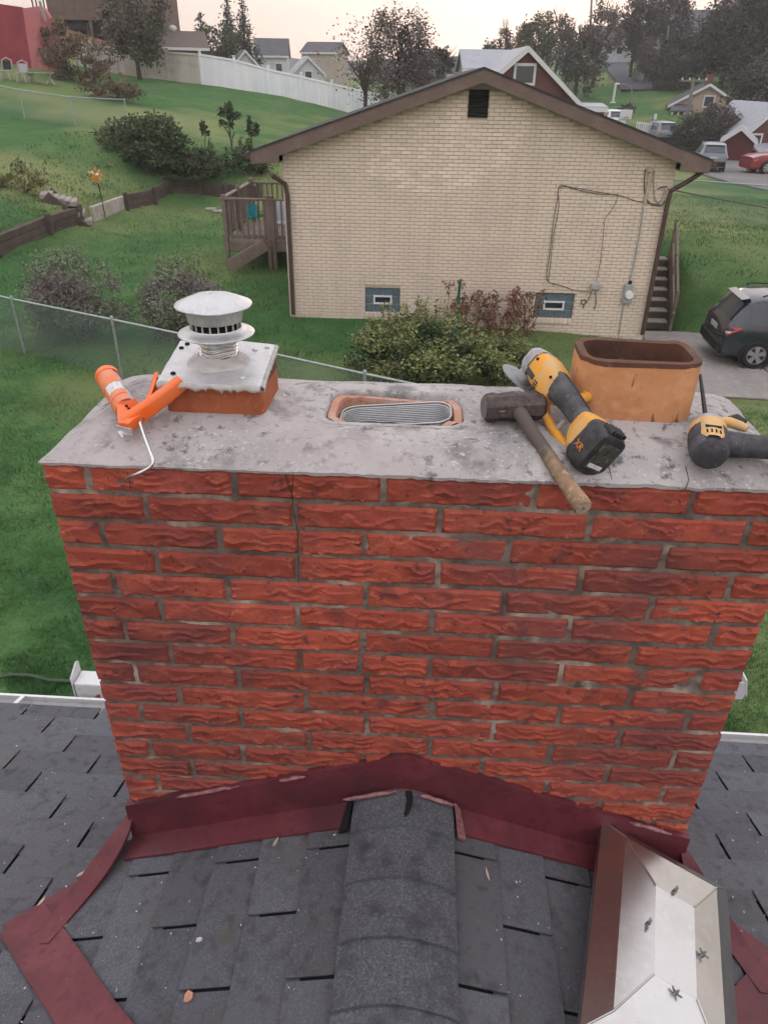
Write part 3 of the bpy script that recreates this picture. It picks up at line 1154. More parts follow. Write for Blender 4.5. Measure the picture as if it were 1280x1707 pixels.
# ================================================================ neighbour's cream brick house
HY, HXL, HXR = 15.6, -2.9, 4.72
HC, HAP = .9, .155
m_cbrick = M('cream_brick', (.78, .655, .55), .85, var=((1.2, (.70, .595, .505), .45, .68), (4.0, (.79, .68, .575), .5, .7), (2.2, (.68, .575, .485), .52, .7, (1, 1, .18)), (60, (.66, .56, .475), .55, .75)), bump=((120, .25, .003),), rnd=.10)
m_cmort = M('cream_mortar', (.47, .39, .33), .95, var=((5, (.54, .455, .39), .45, .7),), bump=((80, .3, .003),))
m_cbase = M('cream_foundation_brick', (.47, .345, .255), .9, var=((2, (.38, .28, .21), .45, .7), (14, (.52, .4, .31), .5, .7)), bump=((60, .3, .004),))
m_brown = M('brown_fascia', (.16, .115, .098), .55, var=((2.5, (.2, .15, .13), .45, .7), (30, (.13, .09, .08), .5, .75)), bump=((30, .1, .003),))
m_dbrown = M('dark_brown_downspout', (.085, .055, .048), .5, var=((12, (.12, .08, .07), .5, .75),))
m_nroof = M('brown_roof', (.045, .045, .05), .9, var=((8, (.08, .078, .08), .45, .7), (60, (.025, .025, .028), .5, .7)), bump=((40, .5, .01),))
m_black = M('vent_black', (.02, .02, .022), .7)
m_glassb = M('glass_block', (.10, .145, .175), .12, var=((26, (.17, .22, .25), .4, .65), (60, (.06, .09, .11), .5, .7)), bump=((45, .5, .01),), spec=.6)
m_gmort = M('glass_block_mortar', (.33, .36, .38), .8)
m_vinyl = M('white_vinyl', (.74, .75, .78), .45, var=((3, (.66, .67, .71), .45, .7),), spec=.4)
m_cable = M('black_cable', (.11, .092, .08), .6)
m_grey = M('grey_box_paint', (.36, .37, .375), .5, var=((20, (.3, .3, .31), .45, .7),))
m_glass = M('dark_glass', (.03, .035, .04), .08, spec=.7)

house = thing('cream_brick_house', 'low cream brick gable house with brown trim behind the chimney', 'house', (HC, HY, -4.6))
RAKE = .325                                  # roof slope


def hroof(x):
    return HAP - RAKE * abs(x - HC)


DEEP = 9.0
# openings
WIN = [(at(609, 479, HY), at(666, 521, HY)), (at(893, 488, HY), at(952, 531, HY))]
VENT = (at(782, 149, HY), at(812, 196, HY))
# walls: mortar-coloured shell, its outer leaf cut round the basement windows
mb = MB()
ztop, zbot = max(w[0].z for w in WIN), min(w[1].z for w in WIN)
T = .075
mb.prism([(HXL, HY, ztop), (HXR, HY, ztop), (HXR, HY, hroof(HXR) - .18), (HC, HY, hroof(HC) - .18), (HXL, HY, hroof(HXL) - .18)], (0, T, 0))
xs_w = [HXL, WIN[0][0].x, WIN[0][1].x, WIN[1][0].x, WIN[1][1].x, HXR]
for i in (0, 2, 4):
    mb.prism([(xs_w[i], HY, zbot), (xs_w[i + 1], HY, zbot), (xs_w[i + 1], HY, ztop), (xs_w[i], HY, ztop)], (0, T, 0))
mb.prism([(HXL, HY, -5.4), (HXR, HY, -5.4), (HXR, HY, zbot), (HXL, HY, zbot)], (0, T, 0))
mb.prism([(HXL, HY + T, -5.4), (HXR, HY + T, -5.4), (HXR, HY + T, hroof(HXR) - .18), (HC, HY + T, hroof(HC) - .18), (HXL, HY + T, hroof(HXL) - .18)], (0, DEEP, 0))
mb.build('wall', m_cmort, house, loc=(HC, HY, -4.6))
BL, BHH, CRS, MOD = .1935, .0565, .0677, .2032
bricks = []
row = 0
z = -1.52 + CRS * 26
# courses measured downward from the peak
while z > -5.0:
    off = 0 if row % 2 else MOD / 2
    x = HXL + .004 - off
    while x < HXR:
        a, b = max(x, HXL + .004), min(x + BL, HXR - .004)
        x += MOD
        if b - a < .03:
            continue
        zt = z + BHH / 2
        lim = hroof(a if abs(a - HC) > abs(b - HC) else b) - .19
        if zt > lim:
            continue
        hit = False
        for w0, w1 in WIN + [VENT]:
            if b > w0.x and a < w1.x and zt > w1.z and z - BHH / 2 < w0.z:
                if a < w0.x - .03:
                    b = w0.x - .004
                elif b > w1.x + .03:
                    a = w1.x + .004
                else:
                    hit = True
        if hit:
            continue
        bricks.append((a, b, z, 0))
    row += 1
    z -= CRS
unit = MB()
unit.box((0, .01, 0), (1, .034, 1), bevel=.003)
# keep the chamfer square on the long brick: build at true size, scaled only a little per copy
ub = MB()
ub.box((0, .008, 0), (BL, .03, BHH), bevel=.004)
ubm = ub.mesh('brick', m_cbrick)
full = [b for b in bricks if abs(b[1] - b[0] - BL) < .002]
full.sort(key=lambda b: Vector(((b[0] + b[1]) / 2, HY, b[2])).length + (6 if b[2] < -4.15 else 0) + (5 if (-1.4 < (b[0]+b[1])/2 < 2.0 and b[2] < -3.9) else 0))
chosen = set(full[:296])
hrnd = random.Random(5)
rest = MB()
for b in bricks:
    cx = (b[0] + b[1]) / 2
    jy = hrnd.uniform(-.0025, .0015)
    if b in chosen:
        o = bpy.data.objects.new('brick', ubm)
        COL.objects.link(o)
        o.parent = house
        o.location = Vector((cx, HY + jy - .009, b[2])) - WORLDLOC[house.name]
    else:
        rest.box((cx, HY + jy, b[2]), (b[1] - b[0], .03, BHH), bevel=.004)
# side walls in the same bond
for sx, X in ((-1, HXL), (1, HXR)):
    z = -1.57
    row = 0
    while z > -5.0:
        y = HY + .004 - (MOD / 2 if row % 2 else 0)
        while y < HY + DEEP:
            a, b = max(y, HY + .004), min(y + BL, HY + DEEP)
            if b - a > .04:
                rest.box((X, (a + b) / 2, z), (.03, b - a, BHH))
            y += MOD
        z -= CRS
        row += 1
ro = rest.build('brickwork', m_cbrick, house, loc=(HC, HY, -4), recalc=False)
tag(ro, kind='stuff')

# roof slabs
EX = .57
mb = MB()
for sx in (-1, 1):
    xe = HC + sx * (HXR - HXL) / 2 + sx * EX
    a = [(HC, HY - .34, hroof(HC) + .03), (xe, HY - .34, hroof(xe) + .03), (xe, HY - .34, hroof(xe) - .0), (HC, HY - .34, hroof(HC) - .0)]
    mb.prism(a, (0, DEEP + .6, 0))
rf = mb.build('roof', m_nroof, house, loc=(HC, HY + 4, HAP))
# rake boards and boxed eave ends
for sx in (-1, 1):
    xw = HC + sx * (HXR - HXL) / 2
    xe = xw + sx * (EX - .02)
    mb = MB()
    mb.prism([(HC, HY - .32, hroof(HC)), (xe, HY - .32, hroof(xe)), (xe, HY - .32, hroof(xe) - .205), (xw, HY - .32, hroof(xw) - .36), (xw, HY - .32, hroof(xw) - .235), (HC, HY - .32, hroof(HC) - .215)], (0, .03, 0))
    mb.build('rake_board', m_brown, rf, loc=(HC + sx, HY, -.5))
    mb = MB()
    mb.prism([(HC, HY - .29, hroof(HC) - .17), (xe, HY - .29, hroof(xe) - .17), (xe, HY - .29, hroof(xe) - .19), (HC, HY - .29, hroof(HC) - .19)], (0, .29, 0))
    mb.build('soffit', m_brown, rf, loc=(HC + sx, HY, -.5))
    mb = MB()
    mb.prism([(xw + sx * .0, HY - .29, hroof(xw) - .34), (xe, HY - .29, hroof(xe) - .2), (xe, HY - .29, hroof(xe) - .22), (xw, HY - .29, hroof(xw) - .365)], (0, DEEP, 0))
    mb.build('eave_soffit', m_brown, rf, loc=(xe, HY, -1.5))
    mb = MB()
    mb.prism([(xe + sx * .003, HY - .31, hroof(xe)), (xe + sx * .11, HY - .31, hroof(xe) - .02), (xe + sx * .10, HY - .31, hroof(xe) - .12), (xe + sx * .003, HY - .31, hroof(xe) - .14)], (0, DEEP, 0))
    mb.build('gutter', m_dbrown, rf, loc=(xe, HY, -1.3))
# attic vent
w0, w1 = VENT
mb = MB()
mb.box(((w0.x + w1.x) / 2, HY + .0, (w0.z + w1.z) / 2), (w1.x - w0.x, .05, w0.z - w1.z))
vent = mb.build('attic_vent', m_black, house, loc=((w0.x + w1.x) / 2, HY, w1.z))
for i in range(9):
    zz = w1.z + (w0.z - w1.z) * (i + .5) / 9
    mb = MB()
    mb.box(((w0.x + w1.x) / 2, HY - .028, zz), (w1.x - w0.x - .03, .02, .035), Matrix.Rotation(R(35), 3, 'X'))
    mb.build('louver', m_black, vent, loc=((w0.x + w1.x) / 2, HY, zz))
# glass-block windows
for w0, w1 in WIN:
    cx = (w0.x + w1.x) / 2
    mb = MB()
    mb.box((cx, HY + .06, (ztop + zbot) / 2), (w1.x - w0.x, .028, ztop - zbot))
    win = mb.build('window', m_gmort, house, loc=(cx, HY, w1.z))
    nx_, nz_ = 4, 3
    dx, dz = (w1.x - w0.x) / nx_, (w0.z - w1.z) / nz_
    for i in range(nx_):
        for j in range(nz_):
            if j == 1 and i in (1, 2):
                continue
            mb = MB()
            mb.box((w0.x + dx * (i + .5), HY + .042, w1.z + dz * (j + .5)), (dx - .012, .03, dz - .012), bevel=.012)
            mb.build('glass_block', m_glassb, win, loc=(w0.x + dx * (i + .5), HY, w1.z + dz * (j + .5)))
    fx0, fx1, fz0, fz1 = w0.x + dx * .93, w0.x + dx * 3.07, w1.z + dz * .95, w1.z + dz * 2.05
    mb = MB()
    t_ = .035
    for c, s in (((fx0 + t_ / 2, fz0), (t_, 0)), ((fx1 - t_ / 2, fz0), (t_, 0))):
        mb.box((c[0], HY + .03, (fz0 + fz1) / 2), (t_, .05, fz1 - fz0))
    for zz in (fz0 + t_ / 2, fz1 - t_ / 2):
        mb.box((cx, HY + .0295, zz), (fx1 - fx0 - 2 * t_, .05, t_))
    mb.build('vent_frame', m_vinyl, win, loc=(cx, HY, fz0))
    mb = MB()
    mb.box((cx, HY + .042, (fz0 + fz1) / 2), (fx1 - fx0 - 2 * t_, .02, fz1 - fz0 - 2 * t_))
    mb.build('vent_pane', m_glass, win, loc=(cx, HY, fz0))
    for i in range(9):     # soldier sill
        mb = MB()
        xx = w0.x + (w1.x - w0.x) * (i + .5) / 9
        mb.box((xx, HY - .018, w1.z - .055), ((w1.x - w0.x) / 9 - .008, .05, .1), bevel=.004)
        mb.build('sill_brick', m_cbrick, win, loc=(xx, HY, w1.z))
# downspouts
mb = MB()
q = [at(452, 292, HY - .3), at(462, 298, HY - .15), at(475, 306, HY - .08), at(479, 325, HY - .07), at(489, 524, HY - .07)]
mb.tube(q, .045, 8)
mb.build('downspout', m_dbrown, house, loc=q[-1], auto=40)
mb = MB()
q = [at(1172, 285, HY - .2), at(1150, 300, HY - .15), at(1118, 318, HY - .08), at(1113, 335, HY - .07), at(1070, 558, HY - .07)]
mb.tube(q, .045, 8)
mb.build('downspout', m_dbrown, house, loc=q[-1], auto=40)


def cable(P, r_, name='cable', mat=None, Y=HY - .03, sub=6, wob=.004):
    pts = []
    Q = [at(px, py, Y) for px, py in P]
    for i in range(len(Q) - 1):
        p0, p1, p2, p3 = Q[max(i - 1, 0)], Q[i], Q[i + 1], Q[min(i + 2, len(Q) - 1)]
        for k in range(sub):
            t = k / sub
            pts.append(.5 * ((2 * p1) + (-p0 + p2) * t + (2 * p0 - 5 * p1 + 4 * p2 - p3) * t * t + (-p0 + 3 * p1 - 3 * p2 + p3) * t ** 3))
    pts.append(Q[-1])
    pts = [p + Vector((noise.noise((p.x * 5, p.z * 5, 0)), 0, noise.noise((p.x * 5, p.z * 5, 7)))) * wob for p in pts]
    mb = MB()
    mb.tube(pts, r_, 6)
    return mb.build(name, mat or m_cable, house, loc=Q[0], smooth=True)


cable([(1100, 341), (1060, 335), (1030, 325), (995, 323), (960, 316), (934, 309), (929, 330), (922, 370), (916, 420), (911, 455), (914, 470), (935, 476), (958, 484), (985, 487)], .007)
cable([(1030, 326), (985, 318), (934, 312), (931, 345), (921, 400), (917, 440), (913, 468)], .006)
cable([(1030, 326), (1022, 345), (1008, 365), (1006, 380), (1001, 430), (993, 470)], .005)
cable([(1075, 282), (1073, 310), (1076, 328), (1085, 340), (1100, 343), (1108, 335)], .011)
cable([(1090, 285), (1089, 310), (1091, 330), (1098, 338), (1106, 322), (1107, 313)], .012, mat=m_grey)
cable([(1072, 345), (1066, 385), (1058, 430), (1049, 468), (1047, 476)], .016, 'conduit', m_grey)
cable([(1039, 508), (1035, 530), (1031, 556)], .016, 'conduit', m_grey)
cable([(985, 487), (980, 500), (972, 508), (968, 502), (976, 500), (971, 514)], .009)
cable([(992, 487), (993, 505), (990, 515)], .009)
cable([(1095, 315), (1107, 311), (1112, 312)], .012)
mb = MB()
p = at(1083, 283, HY - .05)
mb.box(p, (.12, .1, .09), bevel=.02)
mb.tube([p + Vector((.02, .0, 0)), p + Vector((.02, .0, -.62))], .03, 8)
mb.build('weatherhead', m_cmort, house, loc=p)
p = at(992, 478, HY - .06)
mb = MB()
mb.box(p, (.2, .11, .13), bevel=.02)
mb.build('telephone_box', m_grey, house, loc=p)
p = at(1046, 490, HY - .06)
mb = MB()
mb.box(p, (.19, .1, .40), bevel=.015)
mt = mb.build('electric_meter', m_grey, house, loc=p)
mb = MB()
mb.cyl(p + Vector((.01, -.05, 0)), p + Vector((.01, -.13, 0)), .08, .075, 20)
mb.build('meter_dial', m_vinyl, mt, loc=p, auto=40)
mb = MB()
mb.cyl(p + Vector((0, .0, .2)), p + Vector((.01, 0, .27)), .035, .03, 10)
mb.build('meter_hub', m_black, mt, loc=p)
# service drop away to the right
sv = []
a, b = at(1112, 315, HY - .15), Vector((13.5, 14.0, -2.55))
for i in range(25):
    t = i / 24
    sv.append(a.lerp(b, t) + Vector((0, 0, -.5 * t * (1 - t) * 1.2)))
mb = MB()
mb.tube(sv, .012, 6)
tag(mb.build('service_cable', m_cable, smooth=True), 'sagging service cable from the house corner over the lawn', 'cable')
# ================================================================ yards
def hit(px, py, lo=2.0, hi=170.0):
    """where a survey line of sight meets the ground"""
    v = FWD + RIGHT * ((px - 640) / FPX) + UP * ((853.5 - py) / FPX)
    v = v / v.y
    Y = np.arange(lo, hi, .05)
    d = v.z * Y - ground(v.x * Y, Y)
    i = np.nonzero(d < 0)[0]
    y = Y[i[0]] if len(i) else hi
    return Vector((v.x * y, y, gz1(v.x * y, y)))


m_tie = M('weathered_timber', (.085, .062, .052), .9, var=((3, (.12, .09, .078), .45, .68), (30, (.05, .038, .033), .5, .7, (1, 1, 4))), bump=((40, .5, .006, (1, 1, 5)),), rnd=.15)
m_blockw = M('pale_block', (.42, .37, .33), .9, var=((4, (.3, .26, .23), .45, .65), (14, (.5, .45, .41), .5, .7)), bump=((30, .6, .012),))
m_stone = M('step_stone', (.34, .3, .28), .9, var=((6, (.24, .21, .2), .45, .7),), bump=((25, .5, .01),))
# ---- retaining wall of stacked timbers
wall_pts = [atz(-60, 462, -4.5), atz(0, 437, -4.5), atz(86, 405, -4.5), atz(137, 385, -4.5), atz(157, 379, -4.5), atz(211, 359, -4.5), atz(258, 347, -4.5), atz(284, 337, -4.5), atz(333, 335, -4.5), atz(376, 336, -4.5), atz(430, 338, -4.5)]
rw = thing('retaining_wall', 'low brown timber retaining wall at the foot of the hill', 'retaining wall', wall_pts[1])
for i, (a, b) in enumerate(zip(wall_pts[:-1], wall_pts[1:])):
    if i == 3:
        continue
    za, zb = gz1(a.x + .3, a.y - .3), gz1(b.x + .3, b.y - .3)
    if i == 4:
        mb = MB()
        mb.bar(Vector((a.x, a.y, za + .2)), Vector((b.x, b.y, zb + .22)), .14, .66, .02)
        tag(mb.build('concrete_block', m_blockw, rw, loc=a), 'pale concrete block in the timber wall')
    else:
        for k in range(3):
            mb = MB()
            off = Vector((random.uniform(-.012, .012), random.uniform(-.012, .012), -.02 + .2 * k))
            mb.bar(Vector((a.x, a.y, za + .1)) + off, Vector((b.x, b.y, zb + .1)) + off, .16, .19, .012)
            mb.build('timber', m_tie, rw, loc=a)
    mb = MB()
    mb.box((b.x + .12, b.y - .1, zb + .28), (.13, .13, .78), bevel=.01)
    mb.build('post', m_tie, rw, loc=b)
# ---- garden steps climbing through the gap
st = thing('garden_steps', 'stone garden steps with timber sides climbing the bank beside the timber wall', 'steps', atz(147, 384, -4.5))
b0, t0 = atz(147, 380, -4.45), atz(78, 322, -3.35)
for i in range(7):
    p = b0.lerp(t0, i / 6)
    p.z = max(p.z, gz1(p.x, p.y) + .12)
    mb = MB()
    d = (t0 - b0)
    d.z = 0
    d.normalize()
    rot = Matrix((d, Vector((-d.y, d.x, 0)), Vector((0, 0, 1)))).transposed()
    mb.box(p + Vector((0, 0, -.05)), (.36, .85, .16), rot, .02)
    mb.build('step', m_stone, st, loc=p)
n = Vector((-d.y, d.x, 0))
for s in (-1, 1):
    mb = MB()
    mb.bar(b0 + n * s * .5 + Vector((0, 0, .0)), Vector((t0.x, t0.y, max(t0.z, gz1(t0.x, t0.y) + .1))) + n * s * .5 + Vector((0, 0, -.02)), .12, .34, .015)
    mb.build('side_board', m_tie, st, loc=b0)
# ---- pinwheel
pb = atz(178, 373, -4.5)
pt = at(160, 291, pb.y - .05)
pw = thing('pinwheel', 'orange and white garden pinwheel on a thin black pole', 'pinwheel', pb)
m_polek = M('pinwheel_pole', (.03, .03, .03), .5)
mb = MB()
mb.tube([pb, pb.lerp(pt, .5) + Vector((.03, 0, 0)), pt], .014, 6)
mb.build('pole', m_polek, pw)
pc = [M('petal_orange', (.75, .2, .03), .45), M('petal_white', (.75, .74, .68), .45), M('petal_amber', (.7, .33, .06), .45), M('petal_green', (.2, .25, .06), .45)]
for ringi, (nn, r0, r1, dy) in enumerate(((9, .05, .25, 0), (7, .02, .16, -.05))):
    for i in range(nn):
        a = 2 * math.pi * i / nn + ringi * .3
        dv = Vector((math.cos(a), 0, math.sin(a)))
        sv_ = Vector((-math.sin(a), .35, math.cos(a)))
        c = pt + Vector((0, -.05 + dy, 0))
        mb = MB()
        prof = [(r0, .01), (r0 + (r1 - r0) * .35, .035), (r0 + (r1 - r0) * .75, .042), (r1, .012)]
        L_ = [c + dv * q + sv_ * w for q, w in prof]
        R_ = [c + dv * q - sv_ * w for q, w in prof]
        mb.loft([L_ + R_[::-1], [p + Vector((0, .008, 0)) for p in L_ + R_[::-1]]])
        mb.build('petal', pc[(i * 2 + ringi + i // 3) % 4], pw, loc=c)

# ---- deck
m_deck = M('greyed_deck_timber', (.185, .145, .125), .85, var=((3, (.24, .195, .17), .45, .7), (25, (.13, .1, .088), .5, .75)), bump=((30, .3, .005),), rnd=.12)
DY = 19.8
fl_, fr_ = at(369, 331, DY), at(466, 327, DY)
zr = fl_.z
zf = at(373, 404, DY).z
zg = gz1(-4.5, DY)
bl_ = atz(424, 304, zr)
bl_ = Vector((fl_.x + .1, min(bl_.y, 24.5), zr))
xr = HXL - .05
deck = thing('wooden_deck', 'greyed wooden deck with baluster railing at the back of the cream house', 'deck', (fl_.x, DY, zg))
for px in (fl_.x + .05, at(444, 320, DY).x, at(452, 320, DY).x, xr - .1):
    mb = MB()
    mb.box((px, DY, (zr + zg) / 2 - .1), (.1, .1, zr - zg + .4), bevel=.008)
    mb.build('post', m_deck, deck, loc=(px, DY, zg))
for yy in (DY + 1.6, DY + 3.2, bl_.y):
    mb = MB()
    mb.box((fl_.x + .05, yy, (zr + zg) / 2 - .05), (.1, .1, zr - zg + .35), bevel=.008)
    mb.build('post', m_deck, deck, loc=(fl_.x, yy, zg))
for a, b in (((fl_.x - .05, DY, zr), (xr, DY, zr)), ((fl_.x, DY, zr), (fl_.x, bl_.y, zr)), ((fl_.x, bl_.y, zr), (xr, bl_.y, zr))):
    mb = MB()
    mb.bar(a, b, .13, .045, .006)
    mb.build('top_rail', m_deck, deck, loc=a)
    mb = MB()
    mb.bar((a[0], a[1], zf + .16), (b[0], b[1], zf + .16), .05, .09, .005)
    mb.build('bottom_rail', m_deck, deck, loc=a)
    mb = MB()
    mb.bar((a[0], a[1], zf - .1), (b[0], b[1], zf - .1), .05, .2, .005)
    mb.build('rim_joist', m_deck, deck, loc=a)
bal = MB()
bal.box((0, 0, 0), (.045, .045, zr - zf - .1), bevel=.004)
balm = bal.mesh('baluster', m_deck)


def put(name, me, parent, loc):
    o = bpy.data.objects.new(name, me)
    COL.objects.link(o)
    o.parent = parent
    o.location = Vector(loc) - WORLDLOC[parent.name]
    return o


x = fl_.x + .2
while x < xr:
    put('baluster', balm, deck, (x, DY - .03, (zr + zf) / 2 + .05))
    x += .15
y = DY + .2
while y < bl_.y:
    put('baluster', balm, deck, (fl_.x - .03, y, (zr + zf) / 2 + .05))
    y += .15
x = fl_.x + .2
while x < xr:
    put('baluster', balm, deck, (x, bl_.y + .03, (zr + zf) / 2 + .05))
    x += .15
pk = MB()
pk.box((0, 0, 0), (.138, bl_.y - DY, .035), bevel=.004)
pkm = pk.mesh('plank', m_deck)
x = fl_.x + .08
while x < xr:
    put('plank', pkm, deck, (x, (DY + bl_.y) / 2, zf))
    x += .145
# stair down along the front
s0, s1 = at(390, 438, DY - .25), at(449, 402, DY - .25)
for dy in (0, .22):
    mb = MB()
    mb.bar(s0 + Vector((0, dy - .45, 0)), s1 + Vector((0, dy - .45, 0)), .06, .3, .008)
    mb.build('stringer', m_deck, deck, loc=s0)
# things on the deck
m_teal = M('teal_cloth', (.02, .2, .24), .7, var=((9, (.03, .27, .3), .45, .7),))
m_bluec = M('navy_cloth', (.03, .06, .12), .7)
m_palec = M('pale_cloth', (.5, .56, .62), .7)
p = at(421, 352, DY - .08)
towel = MB()
g = []
for k in range(9):
    for i in range(9):
        u, w = i / 8 - .5, k / 8
        g.append((p.x + u * .27, p.y - .03 + .025 * math.sin(u * 22 + w * 2), p.z + .17 - w * .33 + .02 * math.sin(u * 9)))
towel.add(g, [(k * 9 + i, k * 9 + i + 1, (k + 1) * 9 + i + 1, (k + 1) * 9 + i) for k in range(8) for i in range(8)])
tag(towel.build('towel', m_teal, smooth=True, recalc=False), 'teal towel hanging on the deck railing', 'towel')
p = Vector((-3.25, DY + .7, zf))
ch = thing('folded_umbrella', 'navy and white folded parasol standing on the deck', 'umbrella', p)
mb = MB()
mb.cyl(p, p + Vector((0, 0, 1.95)), .02, None, 8)
mb.build('pole', m_palec, ch)
mb = MB()
mb.lathe([(.03, .75), (.1, .8), (.13, 1.0), (.1, 1.5), (.03, 1.9)], 10, p)
mb.build('canopy', m_bluec, ch, auto=30)
for q, zz in enumerate((1.05, 1.6)):
    mb = MB()
    mb.lathe([(.132 - q * .02, zz - .12), (.138 - q * .02, zz), (.126 - q * .02, zz + .1)], 10, p)
    mb.build('stripe', m_palec, ch, auto=30)
p = Vector((-3.8, DY + .35, zf + .02))
gc = thing('garden_chair', 'pale garden chair seen through the deck balusters', 'chair', p)
for sx in (-.22, .22):
    for sy in (-.2, .2):
        mb = MB()
        mb.cyl(p + Vector((sx, sy, 0)), p + Vector((sx, sy * .9, .42)), .018, None, 6)
        mb.build('leg', m_palec, gc)
mb = MB()
mb.box(p + Vector((0, 0, .44)), (.5, .46, .05), bevel=.015)
mb.build('seat', m_palec, gc)
mb = MB()
mb.box(p + Vector((0, .25, .72)), (.5, .05, .55), Matrix.Rotation(R(-12), 3, 'X'), .015)
mb.build('backrest', m_palec, gc)
# pale paving stones beyond the deck corner
for i, (px, py) in enumerate(((352, 350), (364, 354))):
    p = hit(px, py)
    mb = MB()
    mb.box(p + Vector((0, 0, .03)), (.42, .34, .09), Matrix.Rotation(.4 * i, 3, 'Z'), .03)
    tag(mb.build('paving_stone', m_stone, loc=p), ('flat pale paving stone lying on the lawn, farther from the deck', 'flat pale paving stone lying on the lawn, nearer the deck')[i], 'stone', 'paving stones by the deck')

# ---- chain-link fences
m_galv = M('galvanised_steel', (.36, .42, .41), .5, .55, var=((12, (.26, .31, .30), .45, .7),))
m_wire = M('galvanised_wire', (.2, .27, .25), .55, .4)


def chain_fence(label, P, h, gap, dia=.06, wr=.0035, group=None, rail=.024, follow=True):
    base = Vector((P[0][0], P[0][1], gz1(*P[0])))
    t = thing('chain_link_fence', label, 'fence', base, group)
    for (a, b) in zip(P[:-1], P[1:]):
        L = math.hypot(b[0] - a[0], b[1] - a[1])
        n = max(1, round(L / gap))
        nodes = []
        for i in range(n + 1):
            x, y = a[0] + (b[0] - a[0]) * i / n, a[1] + (b[1] - a[1]) * i / n
            nodes.append(Vector((x, y, gz1(x, y))))
        for p in nodes:
            mb = MB()
            mb.cyl(p - Vector((0, 0, .1)), p + Vector((0, 0, h + .03)), rail * 1.15, None, 8)
            mb.lathe([(rail * 1.4, h + .02), (rail * 1.2, h + .05), (.003, h + .07)], 8, p)
            mb.build('post', m_galv, t, loc=p)
        mb = MB()
        mb.tube([p + Vector((0, 0, h)) for p in nodes], rail * .85, 8)
        mb.build('top_rail', m_galv, t, loc=nodes[0], smooth=True)
        vs, fs = [], []
        d = Vector((b[0] - a[0], b[1] - a[1], 0)) / L
        nrm = Vector((-d.y, d.x, 0))
        gx = np.linspace(0, 1, 60)
        gzv = ground(a[0] + (b[0] - a[0]) * gx, a[1] + (b[1] - a[1]) * gx)
        m_ = int((L + h) / dia)
        for s in (0, 1):
            for k in range(m_):
                u0 = k * dia - (h if s == 0 else 0)
                q0, q1 = (u0, 0.02), (u0 + h, h)
                if s == 1:
                    q0, q1 = (u0, h), (u0 + h, .02)
                # clip to panel
                (ua, za), (ub, zb) = q0, q1
                if ub <= 0 or ua >= L:
                    continue
                if ua < 0:
                    za += (zb - za) * (-ua) / (ub - ua)
                    ua = 0
                if ub > L:
                    zb = za + (zb - za) * (L - ua) / (ub - ua)
                    ub = L
                za += float(np.interp(ua / L, gx, gzv))
                zb += float(np.interp(ub / L, gx, gzv))
                A = Vector((a[0], a[1], 0)) + d * ua + Vector((0, 0, za)) + nrm * (s * .004)
                B = Vector((a[0], a[1], 0)) + d * ub + Vector((0, 0, zb)) + nrm * (s * .004)
                e = (B - A).normalized()
                w = e.cross(nrm) * wr
                w2 = nrm * wr
                i0 = len(vs)
                vs += [A + w, A - w * .5 + w2, A - w * .5 - w2, B + w, B - w * .5 + w2, B - w * .5 - w2]
                fs += [(i0, i0 + 1, i0 + 4, i0 + 3), (i0 + 1, i0 + 2, i0 + 5, i0 + 4), (i0 + 2, i0, i0 + 3, i0 + 5)]
        o = link('wire_mesh', np_mesh('wire_mesh', [tuple(v_) for v_ in vs], fs, m_wire), t)
    return t


zr_ = -4.8 + 1.08
fa, fb = atz(0, 500, zr_), atz(560, 606, zr_)
fd = (fb - fa).normalized()
chain_fence('galvanised chain-link fence in front of the two greyish shrubs', [(fa.x - fd.x * 2.15, fa.y - fd.y * 2.15), (fb.x + fd.x * 3, fb.y + fd.y * 3)], 1.08, 2.6, .062, .0032)
pa, pb_ = hit(-40, 178), hit(215, 216)
chain_fence('faint chain-link fence up on the left grassy slope', [(pa.x, pa.y), (pb_.x, pb_.y)], 1.15, 3.4, .11, .004)
pa, pb_ = hit(1085, 362, 20), hit(1330, 395, 20)
chain_fence('chain-link fence across the lawn right of the cream house', [(pa.x, pa.y), (pb_.x + 3, pb_.y - .3)], 1.2, 3.0, .09, .0035)
# ================================================================ shrubs and lawn grass
m_bark = M('bark', (.07, .052, .042), .95, var=((8, (.11, .085, .07), .45, .7),), bump=((30, .6, .01),))
m_twig = M('grey_twig', (.12, .10, .09), .9)


def leafmat(name, c1, c2, c3, rough=.7):
    m = M(name, c1, rough, var=((3.5, c2, .42, .62), (22, c3, .52, .66)), spec=.25)
    b = m.node_tree.nodes['Principled BSDF']
    return m


m_purp = leafmat('greyish_leaves', (.185, .158, .15), (.25, .225, .212), (.105, .09, .085))
m_pale = leafmat('pale_green_leaves', (.16, .2, .12), (.22, .26, .17), (.09, .13, .06))
m_green1 = leafmat('yellow_green_leaves', (.19, .21, .08), (.27, .285, .115), (.10, .125, .05))
m_green2 = leafmat('dark_green_leaves', (.05, .08, .036), (.08, .115, .048), (.028, .046, .022))
m_redl = leafmat('red_brown_leaves', (.21, .10, .075), (.17, .13, .07), (.26, .075, .07))
m_dry = leafmat('dry_brown_leaves', (.13, .095, .065), (.17, .125, .085), (.08, .06, .042))


